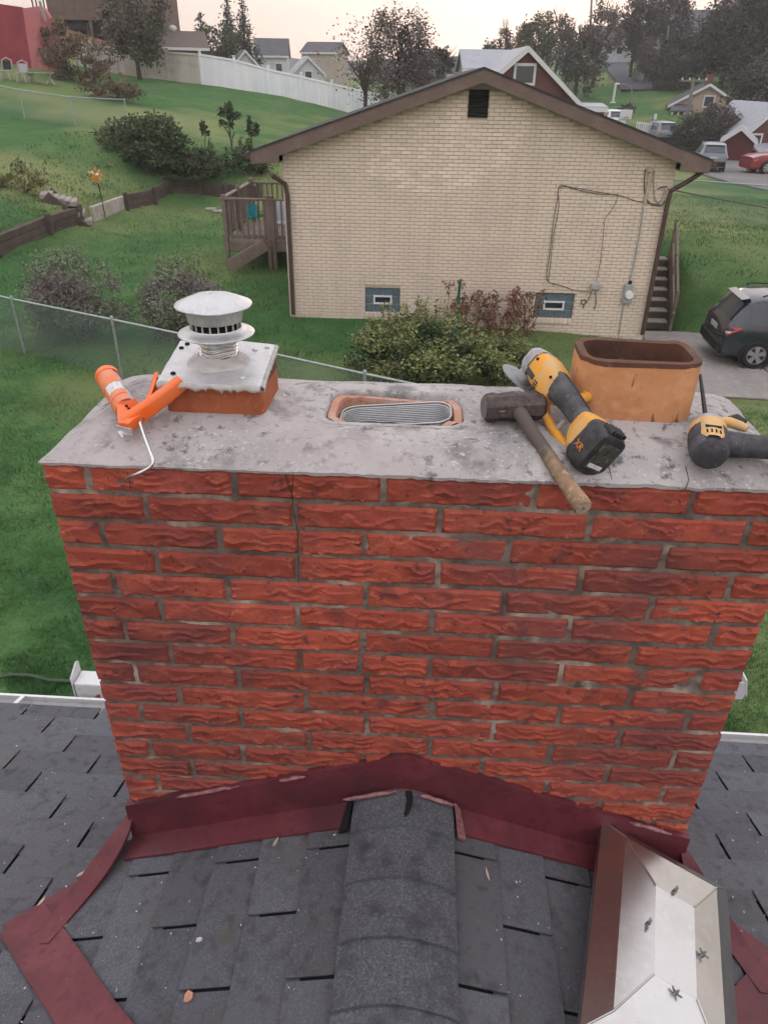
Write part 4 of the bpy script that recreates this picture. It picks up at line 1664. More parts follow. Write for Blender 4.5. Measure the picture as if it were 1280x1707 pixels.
def bush(label, c, rad, n, size, mat, k=40, frac2=.4, cat='shrub', sprigs=0, sprig_mat=None, stems=9, cr=.32, mats2=None, name='shrub', aspect=.55, group=None):
    """c: centre of the base on the ground; rad: half sizes"""
    c = Vector(c)
    t = thing(name, label, cat, c, group)
    cc = (c.x, c.y, c.z + rad[2] * .95)
    P = clumpy(n, cc, (rad[0], rad[1], rad[2]), k, cr, .45, .9)
    P = P[P[:, 2] > c.z + .03]
    v_, f_ = leaf_quads(P, size, aspect)
    link('foliage', np_mesh('foliage', v_, f_, mat), t)
    if mats2:
        P2 = clumpy(int(n * frac2), (cc[0], cc[1], cc[2] + rad[2] * .1), (rad[0], rad[1], rad[2] * .98), k, cr, .75, .5)
        P2 = P2[P2[:, 2] > c.z + .05]
        v_, f_ = leaf_quads(P2, size, aspect)
        link('young_foliage', np_mesh('young_foliage', v_, f_, mats2), t)
    mb = MB()
    rg = random.Random(n)
    for i in range(stems):
        a = rg.uniform(0, 6.28)
        e = Vector((math.cos(a) * rad[0] * rg.uniform(.2, .8), math.sin(a) * rad[1] * rg.uniform(.2, .8), rad[2] * rg.uniform(1.0, 1.75)))
        b0 = c + Vector((math.cos(a) * .1, math.sin(a) * .1, -.05))
        mb.tube([b0, b0 + e * .5 + Vector((rg.uniform(-.1, .1), rg.uniform(-.1, .1), .1)), b0 + e], [.018, .012, .005], 5)
    mb.build('stems', m_twig, t, loc=c)
    if sprigs:
        V_, F_ = [], []
        mb = MB()
        pts = []
        for i in range(sprigs):
            a = rg.uniform(0, 6.28)
            q = rg.uniform(.1, .9)
            b0 = Vector((c.x + math.cos(a) * rad[0] * q, c.y + math.sin(a) * rad[1] * q, c.z + rad[2] * (1.15 + .75 * math.sqrt(max(0, 1 - q * q)))))
            h_ = rg.uniform(.15, .42)
            tip = b0 + Vector((rg.uniform(-.12, .12), rg.uniform(-.1, .1), h_))
            mb.tube([b0 - Vector((0, 0, .2)), b0, tip], [.006, .005, .003], 4)
            for j in range(16):
                p = b0.lerp(tip, rg.random() ** .7)
                pts.append((p.x + rg.uniform(-.03, .03), p.y + rg.uniform(-.03, .03), p.z))
        tag(mb.build('sprig_stems', m_twig, t, loc=c), kind='stuff')
        v_, f_ = leaf_quads(np.array(pts), size * 1.1, .5, up=.3)
        link('sprig_leaves', np_mesh('sprig_leaves', v_, f_, sprig_mat), t)
    return t


c = hit(148, 560)
bush('rounded greyish shrub with pale green sprigs, left of the pair behind the fence', Vector((c.x, 14.1, gz1(c.x, 14.1))), (.98, .8, .8), 12000, .055, m_purp, 60, sprigs=34, sprig_mat=m_pale, mats2=m_pale, group='greyish shrubs behind the fence')
c2 = at(300, 520, 14.3)
bush('smaller greyish shrub just behind the metal vent cap', Vector((c2.x, 14.3, gz1(c2.x, 14.3))), (.82, .75, .68), 8000, .055, m_purp, 50, sprigs=22, sprig_mat=m_pale, mats2=m_pale, group='greyish shrubs behind the fence')
c3 = at(702, 600, 12.3)
b_ = bush('big yellow-green shrub spreading behind the chimney crown', Vector((c3.x, 12.4, gz1(c3.x, 12.4))), (1.32, .95, .6), 8000, .07, m_green2, 46, frac2=.95, cr=.27, sprigs=44, sprig_mat=m_green1, mats2=m_green1, stems=14)
c4 = at(835, 600, 12.9)
bush('low yellow-green shrub beside the big shrub, behind the angle grinder', Vector((c4.x, 12.9, gz1(c4.x, 12.9))), (.62, .6, .36), 3200, .065, m_green2, 26, frac2=.95, cr=.27, sprigs=18, sprig_mat=m_green1, mats2=m_green1)
# reddish drooping shrub against the wall
rs = thing('red_shrub', 'straggly reddish shrub against the cream wall', 'shrub', (1.6, 15.1, gz1(1.6, 15.1)))
mb = MB()
pts = []
rg = random.Random(4)
for i in range(52):
    x0 = rg.uniform(.35, 2.35)
    b0 = Vector((x0, rg.uniform(14.85, 15.3), gz1(x0, 15.1)))
    tip = b0 + Vector((rg.uniform(-.3, .3), rg.uniform(-.15, .1), rg.uniform(.5, 1.12)))
    bend = tip + Vector((rg.uniform(-.2, .2), -.05, rg.uniform(-.18, -.02)))
    mb.tube([b0, b0.lerp(tip, .6) + Vector((.03, 0, .05)), tip, bend], [.008, .006, .004, .002], 4)
    for j in range(24):
        t_ = rg.random() ** .6
        p = b0.lerp(tip, t_) if rg.random() < .6 else tip.lerp(bend, rg.random())
        pts.append((p.x + rg.uniform(-.07, .07), p.y + rg.uniform(-.06, .06), p.z + rg.uniform(-.04, .03)))
mb.build('stems', m_redl, rs)
v_, f_ = leaf_quads(np.array(pts), .115, .34, droop=1.0)
link('foliage', np_mesh('foliage', v_, f_, m_redl), rs)
# green clothes-prop / pump pole
m_gpole = M('green_painted_pole', (.015, .10, .055), .4, var=((14, (.03, .16, .10), .45, .7),))
m_gpole2 = M('light_green_sleeve', (.05, .26, .2), .35)
p0 = Vector((.665, 14.55, gz1(.665, 14.55)))
gp = thing('green_pole', 'thin green pole standing against the cream brick wall', 'pole', p0)
top = at(766, 471, 14.6)
mb = MB()
mb.tube([p0, p0.lerp(top, .5), top], [.035, .03, .028], 10)
mb.build('shaft', m_gpole, gp, auto=40)
mb = MB()
mb.tube([p0 + Vector((0, -.005, .02)), p0.lerp(top, .45) + Vector((0, -.005, 0))], [.05, .042], 10)
mb.build('sleeve', m_gpole2, gp, auto=40)
mb = MB()
mb.lathe([(.03, -.02), (.045, 0), (.04, .04), (.01, .06)], 10, top)
mb.build('cap', m_gpole, gp, auto=40)
mb = MB()
q = p0.lerp(top, .5)
mb.bar(q + Vector((.0, -.03, 0)), q + Vector((.1, -.05, .05)), .03, .03, .005)
mb.build('handle', m_polek, gp)

# ---- grass blades on the lawns in view
m_grass = M('grass_blades', (.055, .155, .048), .8, var=((.6, (.10, .20, .062), .45, .65), (30, (.14, .2, .085), .52, .7), (3, (.038, .095, .036), .48, .7), (.25, (.16, .2, .08), .55, .68)), spec=.15)


def blades(n, xr_, yr_, h, w, keep):
    x = RNG.uniform(xr_[0], xr_[1], n)
    u = RNG.uniform(0, 1, n)
    y = yr_[0] * (yr_[1] / yr_[0]) ** u
    x = x * y / yr_[1]
    m_ = keep(x, y)
    x, y = x[m_], y[m_]
    z = ground(x, y)
    lum = np.array([noise.noise((a * .5, b * .5, 0)) * .06 + noise.noise((a * 1.7, b * 1.7, 3)) * .02 for a, b in zip(x, y)])
    z = z + lum - .01
    n = len(x)
    sc = 1 + (y / 12.0)
    cl = np.array([noise.noise((a * 1.3, b * 1.3, 11)) + .6 * noise.noise((a * 4, b * 4, 5)) for a, b in zip(x, y)])
    hh = h * RNG.uniform(.5, 1.3, n) * (.8 + .2 * sc) * np.clip(1 + 1.1 * cl, .35, 2.2)
    a = RNG.uniform(0, 6.283, n)
    ww = w * sc * RNG.uniform(.7, 1.3, n)
    lean = RNG.normal(0, .5, (n, 2)) * hh[:, None]
    dx, dy = np.cos(a) * ww, np.sin(a) * ww
    P = np.stack([x, y, z], 1)
    A = P + np.stack([dx, dy, 0 * x], 1)
    B = P - np.stack([dx, dy, 0 * x], 1)
    T = P + np.stack([lean[:, 0], lean[:, 1], hh], 1)
    V_ = np.stack([A, B, T], 1).reshape(-1, 3)
    return V_, np.arange(3 * n).reshape(-1, 3)


def keepL(x, y):
    s = wall_side(x, y)
    ok = (s < -.1) & ~((x > HXL - .02) & (x < HXR + .02) & (y > HY - .02)) & ~((x > 4.6) & (y > 13.2) & (y < 18.0))
    return ok & (y > 2.6)


V1, F1 = blades(430000, (-27, 27), (2.7, 34), .055, .0028, keepL)
gr = link('grass', np_mesh('grass', V1, F1, m_grass))
tag(gr, 'short green grass of the lawns', kind='stuff')

# rough growth on the bank above the timber wall
m_weed = M('bank_weeds', (.11, .18, .07), .85, var=((.5, (.14, .17, .075), .45, .62), (4, (.055, .105, .04), .48, .7), (1.2, (.19, .155, .095), .58, .7)), spec=.15)


def keepB(x, y):
    s_ = wall_side(x, y)
    return (s_ > .15) & (s_ < 5.5) & (RNG.uniform(0, 1, len(x)) > s_ / 7)


V1, F1 = blades(90000, (-30, 2), (13, 40), .055, .006, keepB)
wd = link('weeds', np_mesh('weeds', V1, F1, m_weed))
tag(wd, 'rough weeds on the bank above the timber wall', kind='stuff')
# ================================================================ things on the crown
m_galvn = M('galvanised_sheet', (.55, .55, .565), .42, .6, var=((30, (.47, .47, .48), .45, .65), (120, (.6, .6, .61), .5, .7)), bump=((25, .12, .004),))
m_alu = M('bright_aluminium', (.72, .71, .7), .22, 1.0, var=((35, (.55, .54, .54), .5, .7),), bump=((70, .3, .003),))
m_caulk = M('grey_sealant', (.46, .44, .43), .7, var=((30, (.36, .34, .33), .45, .7), (80, (.52, .44, .38), .6, .7)), bump=((70, .5, .004),))
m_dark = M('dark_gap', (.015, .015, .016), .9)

vc = thing('vent_cap', 'double-disc galvanised vent cap on a corrugated pipe and plate', 'vent cap', (-.452, 1.545, -.57))
# plate over the tile, slightly bent
PZ = -.556
mb = MB()
corner = [(-.556, 1.416), (-.333, 1.404), (-.350, 1.66), (-.582, 1.67)]


def plate_pt(u, w, dz=0):
    a = Vector((*corner[0], 0)).lerp(Vector((*corner[1], 0)), u)
    b = Vector((*corner[3], 0)).lerp(Vector((*corner[2], 0)), u)
    p = a.lerp(b, w)
    p.z = PZ + .006 * math.sin(u * 3.1) * w +   .006 * w + .003 * noise.noise((u * 4, w * 4, 0)) + dz
    return p


N = 14
g = [plate_pt(i / N, k / N) for k in range(N + 1) for i in range(N + 1)]
mb.add(g, [(k * (N + 1) + i, k * (N + 1) + i + 1, (k + 1) * (N + 1) + i + 1, (k + 1) * (N + 1) + i) for k in range(N) for i in range(N)])
n_ = len(mb.v)
ed = [i for i in range(N + 1)] + [k * (N + 1) + N for k in range(1, N + 1)] + [N * (N + 1) + i for i in range(N - 1, -1, -1)] + [k * (N + 1) for k in range(N - 1, 0, -1)]
mb.v += [(g[e].x, g[e].y, g[e].z - .012) for e in ed]
m_ = len(ed)
mb.f += [(ed[j], n_ + j, n_ + (j + 1) % m_, ed[(j + 1) % m_]) for j in range(m_)]
plate = mb.build('base_plate', m_galvn, vc, auto=40)
for u, w in ((.1, .88), (.06, .78), (.82, .8), (.93, .9), (.8, .15), (.12, .16)):
    p = plate_pt(u, w, .002)
    mb = MB()
    mb.lathe([(.006, -.002), (.006, .001), (.003, .003)], 8, p)
    mb.build('screw', m_dark if u < .5 else m_galvn, plate, loc=p)
# drips of sealant over the front and right edges of the tile
for e in range(2):
    mb = MB()
    top, bot = [], []
    NN = 46
    for i in range(NN + 1):
        t = i / NN
        if e == 0:
            p = plate_pt(t, -.012)
            o = Vector((0, -.004, 0))
        else:
            p = plate_pt(1.008, t)
            o = Vector((.004, 0, 0))
        d_ = .009 + .009 * noise.noise((t * 9, e * 5, 0)) + .016 * max(0, noise.noise((t * 26, e * 9, 3)))
        top.append(p + Vector((0, 0, .002)))
        bot.append(p + o * 1.2 + Vector((0, 0, -max(.006, d_))))
    if e == 0:
        bot = [Vector((p.x, 1.4235 if e == 0 else p.y, p.z)) if False else p for p in bot]
    mid_ = [(a + b) / 2 + (Vector((0, -.004, 0)) if e == 0 else Vector((.004, 0, 0))) for a, b in zip(top, bot)]
    back = [b + (Vector((0, .022, .0)) if e == 0 else Vector((-.02, 0, .0))) for b in bot]
    mb.loft([top, mid_, bot, back], caps=False, closed=False)
    mb.build('sealant_bead', m_caulk, vc, smooth=True)
C0 = Vector((-.455, 1.545, 0))
# flared, smeared collar, corrugated pipe, discs
mb = MB()
prof = [(.076, -.556), (.07, -.5495), (.06, -.546), (.05, -.5425), (.044, -.534)]
rings = []
for r_, z_ in prof:
    rings.append([(C0.x + math.cos(a) * r_ * (1 + .08 * noise.noise((math.cos(a) * 2, math.sin(a) * 2, z_ * 30))), C0.y + math.sin(a) * r_ * (1 + .08 * noise.noise((math.cos(a) * 3, math.sin(a) * 3, z_ * 40))), z_ + .004 * noise.noise((math.cos(a) * 3, math.sin(a) * 3, 2))) for a in [2 * math.pi * k / 32 for k in range(32)]])
mb.loft(rings, caps=False)
mb.build('sealed_collar', m_caulk, vc, smooth=True)
mb = MB()
prof = []
for i in range(61):
    t = i / 60
    prof.append((.0405 + .0028 * math.sin(t * 2 * math.pi * 6), -.545 + .052 * t))
rings = []
for r_, z_ in prof:
    rings.append([(C0.x + math.cos(a) * r_, C0.y + math.sin(a) * r_, z_ + .002 * math.sin(a * 2 + z_ * 90) + .0015 * math.sin(a * 5)) for a in [2 * math.pi * k / 36 for k in range(36)]])
mb.loft(rings, caps=False)
mb.build('corrugated_pipe', m_alu, vc, smooth=True)
mb = MB()
mb.lathe([(.04, -.5), (.06, -.496), (.078, -.491), (.0825, -.489), (.0835, -.487), (.082, -.4855), (.07, -.483), (.058, -.478), (.056, -.474)], 48, C0, caps=False)
mb.build('lower_disc', m_galvn, vc, auto=50)
mb = MB()
mb.lathe([(.0535, -.482), (.0545, -.481), (.0545, -.478)], 40, C0, caps=False)
mb.lathe([(.054, -.461), (.0585, -.459), (.0605, -.446), (.061, -.43)], 40, C0, caps=False)
mb.build('neck', m_galvn, vc, auto=50)
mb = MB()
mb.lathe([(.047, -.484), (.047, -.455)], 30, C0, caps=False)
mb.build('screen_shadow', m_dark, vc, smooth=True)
for k in range(20):
    a = 2 * math.pi * k / 20 + .05
    mb = MB()
    p = C0 + Vector((math.cos(a) * .0545, math.sin(a) * .0545, -.4695))
    mb.box(p, (.0025, .0036, .024), Matrix.Rotation(a, 3, 'Z'))
    mb.build('slat', m_galvn, vc, loc=p)
mb = MB()
prof = [(.061, -.432), (.078, -.4285), (.082, -.4275), (.083, -.4255), (.082, -.4235), (.07, -.418), (.052, -.4105), (.034, -.4055), (.016, -.4025), (.0005, -.402)]
rings = []
for r_, z_ in prof:
    rings.append([(C0.x + math.cos(a) * r_, C0.y + math.sin(a) * r_, z_ + .0005 * math.sin(a * 6) * min(1, r_ / .06) + .001 * noise.noise((math.cos(a) * 3, math.sin(a) * 3, r_ * 30))) for a in [2 * math.pi * k / 48 for k in range(48)]])
mb.loft(rings)
mb.build('top_disc', m_galvn, vc, auto=45)


def text_mesh(txt, size, mat, name='lettering', depth=.0006):
    cu = bpy.data.curves.new(name, 'FONT')
    cu.body = txt
    cu.size = size
    cu.extrude = depth
    cu.align_x = 'CENTER'
    cu.align_y = 'CENTER'
    tmp = bpy.data.objects.new('tmp_text', cu)
    COL.objects.link(tmp)
    bpy.context.view_layer.update()
    me = bpy.data.meshes.new_from_object(tmp.evaluated_get(bpy.context.evaluated_depsgraph_get()))
    bpy.data.objects.remove(tmp)
    bpy.data.curves.remove(cu)
    me.materials.clear()
    me.materials.append(mat)
    return me


def place_text(me, name, parent, p, xdir, ydir):
    x = Vector(xdir).normalized()
    z = x.cross(Vector(ydir)).normalized()
    y = z.cross(x)
    o = bpy.data.objects.new(name, me)
    COL.objects.link(o)
    o.parent = parent
    mw = Matrix((x, y, z)).transposed().to_4x4()
    mw.translation = Vector(p) - WORLDLOC[parent.name]
    o.matrix_basis = mw
    return o


# ---- caulking gun
m_or = M('orange_paint', (.82, .13, .012), .38, var=((18, (.72, .16, .04), .45, .65), (90, (.6, .2, .1), .66, .76)), spec=.5)
m_or2 = M('dusty_orange_plastic', (.72, .19, .075), .6, var=((25, (.66, .26, .15), .42, .62), (90, (.5, .25, .17), .6, .72)))
m_tubew = M('cartridge', (.34, .36, .39), .45, var=((14, (.5, .5, .52), .45, .6), (40, (.12, .14, .22), .58, .66)))
m_rod = M('zinc_rod', (.68, .69, .7), .3, 1.0)
m_label = M('paper_label', (.62, .61, .6), .7, var=((160, (.25, .25, .28), .58, .66),))
fr = Vector((-.735, 1.575, -.612))
re_ = Vector((-.605, 1.372, -.616))
cg = thing('caulking_gun', 'orange caulking gun with bent steel rod lying on the crown corner', 'caulking gun', (-.6, 1.36, -.645))
ax = (re_ - fr).normalized()
side = ax.cross(Vector((0, 0, 1))).normalized()
upv = side.cross(ax)


def arc_shell(p0, p1, r_, a0, a1, th, n=14):
    """part-cylinder shell around the barrel axis; angle 0 = up, positive to the right side"""
    outer, inner = [], []
    for i in range(n + 1):
        a = a0 + (a1 - a0) * i / n
        d_ = upv * math.cos(a) + side * math.sin(a)
        outer.append(d_ * r_)
        inner.append(d_ * (r_ - th))
    ring = outer + inner[::-1]
    mb = MB()
    mb.loft([[p0 + q for q in ring], [p1 + q for q in ring]])
    return mb


arc_shell(fr, re_ - ax * .03, .0265, R(-22), R(115), .0022).build('cradle', m_or2, cg, auto=40)
arc_shell(fr - ax * .004, fr + ax * .018, .028, R(-175), R(175), .004, 24).build('front_ring', m_or, cg, auto=40)
mb = MB()
for q in (.095, .17):
    mb2 = arc_shell(fr + ax * q, fr + ax * (q + .008), .0278, R(-21), R(112), .003)
    mb2.build('cradle_rib', m_or2, cg, auto=40)
mb = MB()
mb.cyl(fr + ax * .01, re_ - ax * .035, .0235, None, 20)
mb.build('cartridge', m_tubew, cg, auto=40)
mb = MB()
mb.cyl(fr - ax * .05, fr, .004, .009, 10)
mb.build('nozzle', m_tubew, cg, auto=40)
arc_shell(fr + ax * .105, fr + ax * .15, .0272, R(-20), R(60), .001).build('paper_label', m_label, cg, auto=40)
# body yoke behind the barrel: folded channel
ht = Vector((-.497, 1.415, -.560))
hb = Vector((-.588, 1.345, -.618))
tt = Vector((-.578, 1.472, -.566))
hd = (ht - hb).normalized()


def channel(p0, p1, w0, w1, dpt, th, open_dir, bend=0):
    """folded sheet channel from p0 to p1, its back facing away from open_dir"""
    d_ = (p1 - p0).normalized()
    o = (Vector(open_dir) - d_ * Vector(open_dir).dot(d_)).normalized()
    s = d_.cross(o).normalized()
    mb = MB()
    rings = []
    n = 10
    for i in range(n + 1):
        t = i / n
        c = p0.lerp(p1, t) + o * (bend * math.sin(math.pi * t))
        w = (w0 + (w1 - w0) * t) / 2
        b = min(.006, w * .5)
        prof = [(-w, dpt), (-w, b), (-w + b * .3, b * .3), (-w + b, 0), (w - b, 0), (w - b * .3, b * .3), (w, b), (w, dpt), (w - th, dpt), (w - th, b + th * .4), (w - b - th * .2, th), (-w + b + th * .2, th), (-w + th, b + th * .4), (-w + th, dpt)]
        rings.append([c + s * a + o * q for a, q in prof])
    mb.loft(rings)
    return mb


vup = Vector((.25, .35, .9))
channel(hb + Vector((-.01, -.012, -.004)), ht, .036, .032, .02, .0018, Vector((-.45, .75, .1)), -.004).build('handle', m_or, cg, auto=45)
channel(hb + Vector((.0, .035, .0)), tt, .02, .024, .014, .0018, Vector((.7, -.5, .0)), .004).build('trigger', m_or, cg, auto=45)
mb = MB()
mb.prism([re_ + upv * .022 - side * .02 - ax * .032, re_ + upv * .02 + side * .022 - ax * .03, hb + Vector((.018, .012, .018)), hb + Vector((-.002, -.03, .008)), hb + Vector((-.028, -.018, .004)), re_ - side * .026 - ax * .02], (0, 0, -.02))
yk = mb.build('yoke', m_or, cg)
for q in (Vector((-.612, 1.372, -.597)), Vector((-.603, 1.362, -.598))):
    mb = MB()
    mb.cyl(q, q + Vector((0, 0, .003)), .0032, None, 8)
    mb.build('rivet', m_dark, yk, loc=q)
mb = MB()
mb.bar(hb + Vector((-.03, -.022, -.008)), hb + Vector((.008, -.044, -.004)), .003, .016)
mb.build('thumb_plate', m_rod, cg)
mb = MB()
mb.bar(hb + Vector((-.026, -.026, -.012)), hb + Vector((-.014, -.036, -.02)), .008, .003)
mb.build('release_tab', m_rod, cg)
rodp = [hb + Vector((.012, .02, .004)), Vector((-.568, 1.322, -.612)), Vector((-.553, 1.297, -.628)), Vector((-.533, 1.264, -.644)), Vector((-.523, 1.248, -.653)), Vector((-.522, 1.243, -.66)), Vector((-.528, 1.240, -.668)), Vector((-.545, 1.238, -.678)), Vector((-.578, 1.236, -.693))]
mb = MB()
mb.tube(rodp, .0035, 8)
mb.build('rod', m_rod, cg, smooth=True)

# ---- sledge hammer
m_iron = M('rusty_iron', (.085, .065, .062), .75, .3, var=((20, (.14, .11, .105), .45, .65), (70, (.05, .04, .04), .5, .7), (200, (.3, .27, .25), .68, .76)), bump=((45, .4, .003),))
m_face = M('worn_hammer_face', (.2, .19, .2), .55, .6)
m_hick = M('hickory_handle', (.33, .215, .125), .8, var=((12, (.2, .13, .085), .42, .62), (55, (.42, .3, .18), .55, .7), (160, (.12, .08, .06), .6, .72)), bump=((60, .5, .003),))
m_hdark0 = M('grimy_handle', (.11, .085, .075), .85, var=((14, (.17, .13, .11), .45, .65), (90, (.3, .26, .22), .66, .74)), bump=((50, .4, .003),))
m_endg = M('end_grain', (.42, .33, .25), .85, var=((60, (.3, .22, .16), .45, .65),))
sh = thing('sledge_hammer', 'short sledge hammer with worn wooden handle hanging over the chimney edge', 'hammer', (.2, 1.46, -.64))
H0, H1 = Vector((.137, 1.452, -.606)), Vector((.268, 1.478, -.604))
hx = (H1 - H0).normalized()
s_, t_, _d = frame(hx)
rings = []
for q, r_ in ((0, .024), (.006, .029), (.02, .0305), (.032, .028), (.045, .029), (.065, .031), (.085, .029), (.1, .028), (.112, .0305), (.126, .029), (.1335, .023)):
    ring = []
    for k in range(8):
        a = 2 * math.pi * (k + .5) / 8
        ring.append(H0 + hx * q + (s_ * math.cos(a) + t_ * math.sin(a)) * r_ * 1.06)
    rings.append(ring)
mb = MB()
mb.loft(rings)
hd_ = mb.build('head', m_iron, sh, auto=28)
mb = MB()
mb.cyl(H0 - hx * .0012, H0 + hx * .001, .0235, None, 16)
mb.build('striking_face', m_face, hd_)
hA, hB = Vector((.203, 1.462, -.602)), Vector((.312, 1.176, -.684))
cuts_ = [(0, .0165), (.12, .0155), (.3, .0145), (.5, .0145), (.62, .015), (.72, .0155), (.84, .0165), (.95, .0182), (.99, .018), (1.0, .0165)]
# grime on the wood thins out towards the bare end of the handle
_nt = m_hick.node_tree
_b = _nt.nodes['Principled BSDF']
_src = _b.inputs['Base Color'].links[0].from_socket
_ge = _nt.nodes.new('ShaderNodeNewGeometry')
_dp = _nt.nodes.new('ShaderNodeVectorMath')
_dp.operation = 'DOT_PRODUCT'
_ad = (hB - hA)
_dp.inputs[1].default_value = _ad / _ad.length_squared
_nz = _nt.nodes.new('ShaderNodeTexNoise')
_nz.inputs['Scale'].default_value = 45
_ma = _nt.nodes.new('ShaderNodeMath')
_ma.operation = 'MULTIPLY_ADD'
_ma.inputs[1].default_value = .5
_mr = _nt.nodes.new('ShaderNodeMapRange')
_o = hA.dot(_ad) / _ad.length_squared
_mr.inputs[1].default_value = _o + .72
_mr.inputs[2].default_value = _o + 1.0
_mx = _nt.nodes.new('ShaderNodeMix')
_mx.data_type = 'RGBA'
_mx.inputs[6].default_value = (.10, .08, .072, 1)
for _p in ((_ge.outputs['Position'], _dp.inputs[0]), (_ge.outputs['Position'], _nz.inputs['Vector']), (_nz.outputs['Fac'], _ma.inputs[0]), (_dp.outputs['Value'], _ma.inputs[2]), (_ma.outputs[0], _mr.inputs[0]), (_mr.outputs[0], _mx.inputs[0]), (_src, _mx.inputs[7]), (_mx.outputs[2], _b.inputs['Base Color'])):
    _nt.links.new(*_p)
mb = MB()
mb.tube([hA.lerp(hB, t) + Vector((noise.noise((t * 5, 1, 0)) * .002, 0, noise.noise((t * 5, 2, 0)) * .002)) for t, r_ in cuts_], [r_ for t, r_ in cuts_], 14)
ho = mb.build('handle', m_hick, sh, auto=50)
hax = (hB - hA).normalized()
mb = MB()
mb.cyl(hB - hax * .002, hB + hax * .001, .0158, .015, 14)
eg = mb.build('end_grain', m_endg, ho)
mb = MB()
mb.cyl(hB, hB + hax * .0016, .0018, None, 8)
mb.build('end_hole', m_dark, ho)
m_stamp = M('stamped_letters', (.3, .28, .27), .6)
tm = text_mesh('4LB', .014, m_stamp)
vdir = Vector((0, -.78, .5)).normalized()
place_text(tm, 'lettering', sh, H0 + hx * .034 + vdir * .0318 + Vector((0, 0, -.012)), hx, Vector((0, .5, .78)))

# ---- cordless angle grinder
m_yel = M('yellow_tool_plastic', (.72, .32, .028), .5, var=((20, (.62, .27, .04), .45, .65), (70, (.52, .36, .2), .52, .7), (9, (.56, .36, .16), .54, .68), (160, (.25, .15, .07), .68, .74)), bump=((80, .1, .001),))
m_rub = M('black_tool_rubber', (.045, .045, .052), .65, var=((30, (.085, .083, .09), .45, .65), (8, (.12, .115, .118), .5, .7), (120, (.22, .21, .21), .64, .74)))
m_blk = M('black_battery_plastic', (.028, .028, .03), .45, var=((40, (.05, .05, .052), .45, .65), (160, (.14, .13, .13), .68, .76)))
m_cast = M('grey_cast_metal', (.4, .39, .4), .6, .4, var=((30, (.3, .3, .31), .45, .65), (90, (.48, .47, .47), .5, .7)), bump=((60, .3, .002),))
m_disc = M('worn_disc', (.3, .31, .34), .5, .3, var=((50, (.22, .22, .25), .45, .65),))
m_camo = M('battery_sticker', (.06, .062, .048), .4, var=((55, (.13, .14, .09), .5, .56), (70, (.03, .03, .028), .54, .6)))
B0 = Vector((.343, 1.318, -.612))
Hd = Vector((.256, 1.598, -.545))
a_ = (Hd - B0).normalized()
b0_ = Vector((-.52, .1, -.80))
b_v = (b0_ - a_ * b0_.dot(a_)).normalized()
c_v = a_.cross(b_v)
Lg = (Hd - B0).length
GM = Matrix((a_, b_v, c_v)).transposed()
gr_ = thing('angle_grinder', 'yellow and black cordless angle grinder lying beside the sledge hammer', 'angle grinder', (.34, 1.32, -.65))


def G(s, t, w):
    return B0 + a_ * s + b_v * t + c_v * w


def gring(s, t0, rt, rw, n=16, pw=2.6, w0=0):
    out = []
    for k in range(n):
        a = 2 * math.pi * k / n
        ca, sa = math.cos(a), math.sin(a)
        out.append(G(s, t0 + rt * math.copysign(abs(ca) ** (2 / pw), ca), w0 + rw * math.copysign(abs(sa) ** (2 / pw), sa)))
    return out


def grbody(secs, n=16, pw=2.6):
    mb = MB()
    mb.loft([gring(*q, n=n, pw=pw) for q in secs])
    return mb


bat = grbody([(-.05, .004, .040, .028), (-.047, .004, .046, .034), (-.03, .004, .05, .038), (-.002, .003, .05, .038), (.008, .002, .046, .035)], 20, 5).build('battery', m_blk, gr_, auto=35)
mb = MB()
mb.box((0, 0, 0), (.0016, .062, .044), GM, .0006)
mb.v = [tuple(Vector(p) + G(-.0505, .004, 0)) for p in mb.v]
mb.build('sticker', m_camo, bat)
mb = MB()
mb.box((0, 0, 0), (.0016, .009, .036), GM, .0004)
mb.v = [tuple(Vector(p) + G(-.0515, .026, 0)) for p in mb.v]
mb.build('sticker_strip', m_label, bat)
for i in range(5):
    mb = MB()
    mb.box((0, 0, 0), (.03, .008, .0045), GM, .001)
    mb.v = [tuple(Vector(p) + G(-.028, -.049, -.018 + i * .009)) for p in mb.v]
    mb.build('latch_rib', m_blk, bat)
grbody([(.004, 0, .044, .036), (.02, 0, .043, .036), (.04, -.004, .034, .03), (.05, -.006, .027, .026)], 20, 4).build('battery_seat', m_yel, gr_, auto=35)
grbody([(.036, -.008, .024, .024), (.07, -.010, .0235, .0235), (.12, -.010, .0255, .025), (.16, -.008, .029, .028), (.195, -.006, .031, .0305)], 20, 2.4).build('grip', m_rub, gr_, auto=40)
hs_ = grbody([(.165, .004, .026, .026), (.18, .002, .034, .035), (.215, -.002, .037, .038), (.245, -.004, .036, .037), (.262, -.004, .033, .034), (.268, -.004, .031, .032)], 22, 3.2).build('motor_housing', m_yel, gr_, auto=35)
grbody([(.262, -.003, .034, .035), (.272, -.003, .034, .035), (.29, -.001, .032, .032), (.305, .0, .024, .025), (.309, .0, .018, .02)], 18, 4).build('gear_head', m_cast, gr_, auto=30)
mb = MB()
mb.cyl(G(.287, .025, 0), G(.287, .05, 0), .022, .02, 18)
mb.build('spindle_neck', m_cast, gr_, auto=40)
mb = MB()
mb.cyl(G(.287, .05, 0), G(.287, .0525, 0), .0575, .0575, 40)
dk_ = mb.build('cutting_disc', m_disc, gr_, auto=40)
mb = MB()
mb.cyl(G(.287, .0525, 0), G(.287, .058, 0), .016, .014, 16)
mb.build('flange_nut', m_dark, dk_, auto=40)
mb = MB()
mb.tube([G(.178, .03, 0), G(.165, .044, 0), (G(.15, .052, 0)), G(.11, .055, 0), G(.07, .054, 0), G(.05, .052, 0), G(.035, .05, 0)], [.008, .009, .010, .011, .011, .009, .007], 8)
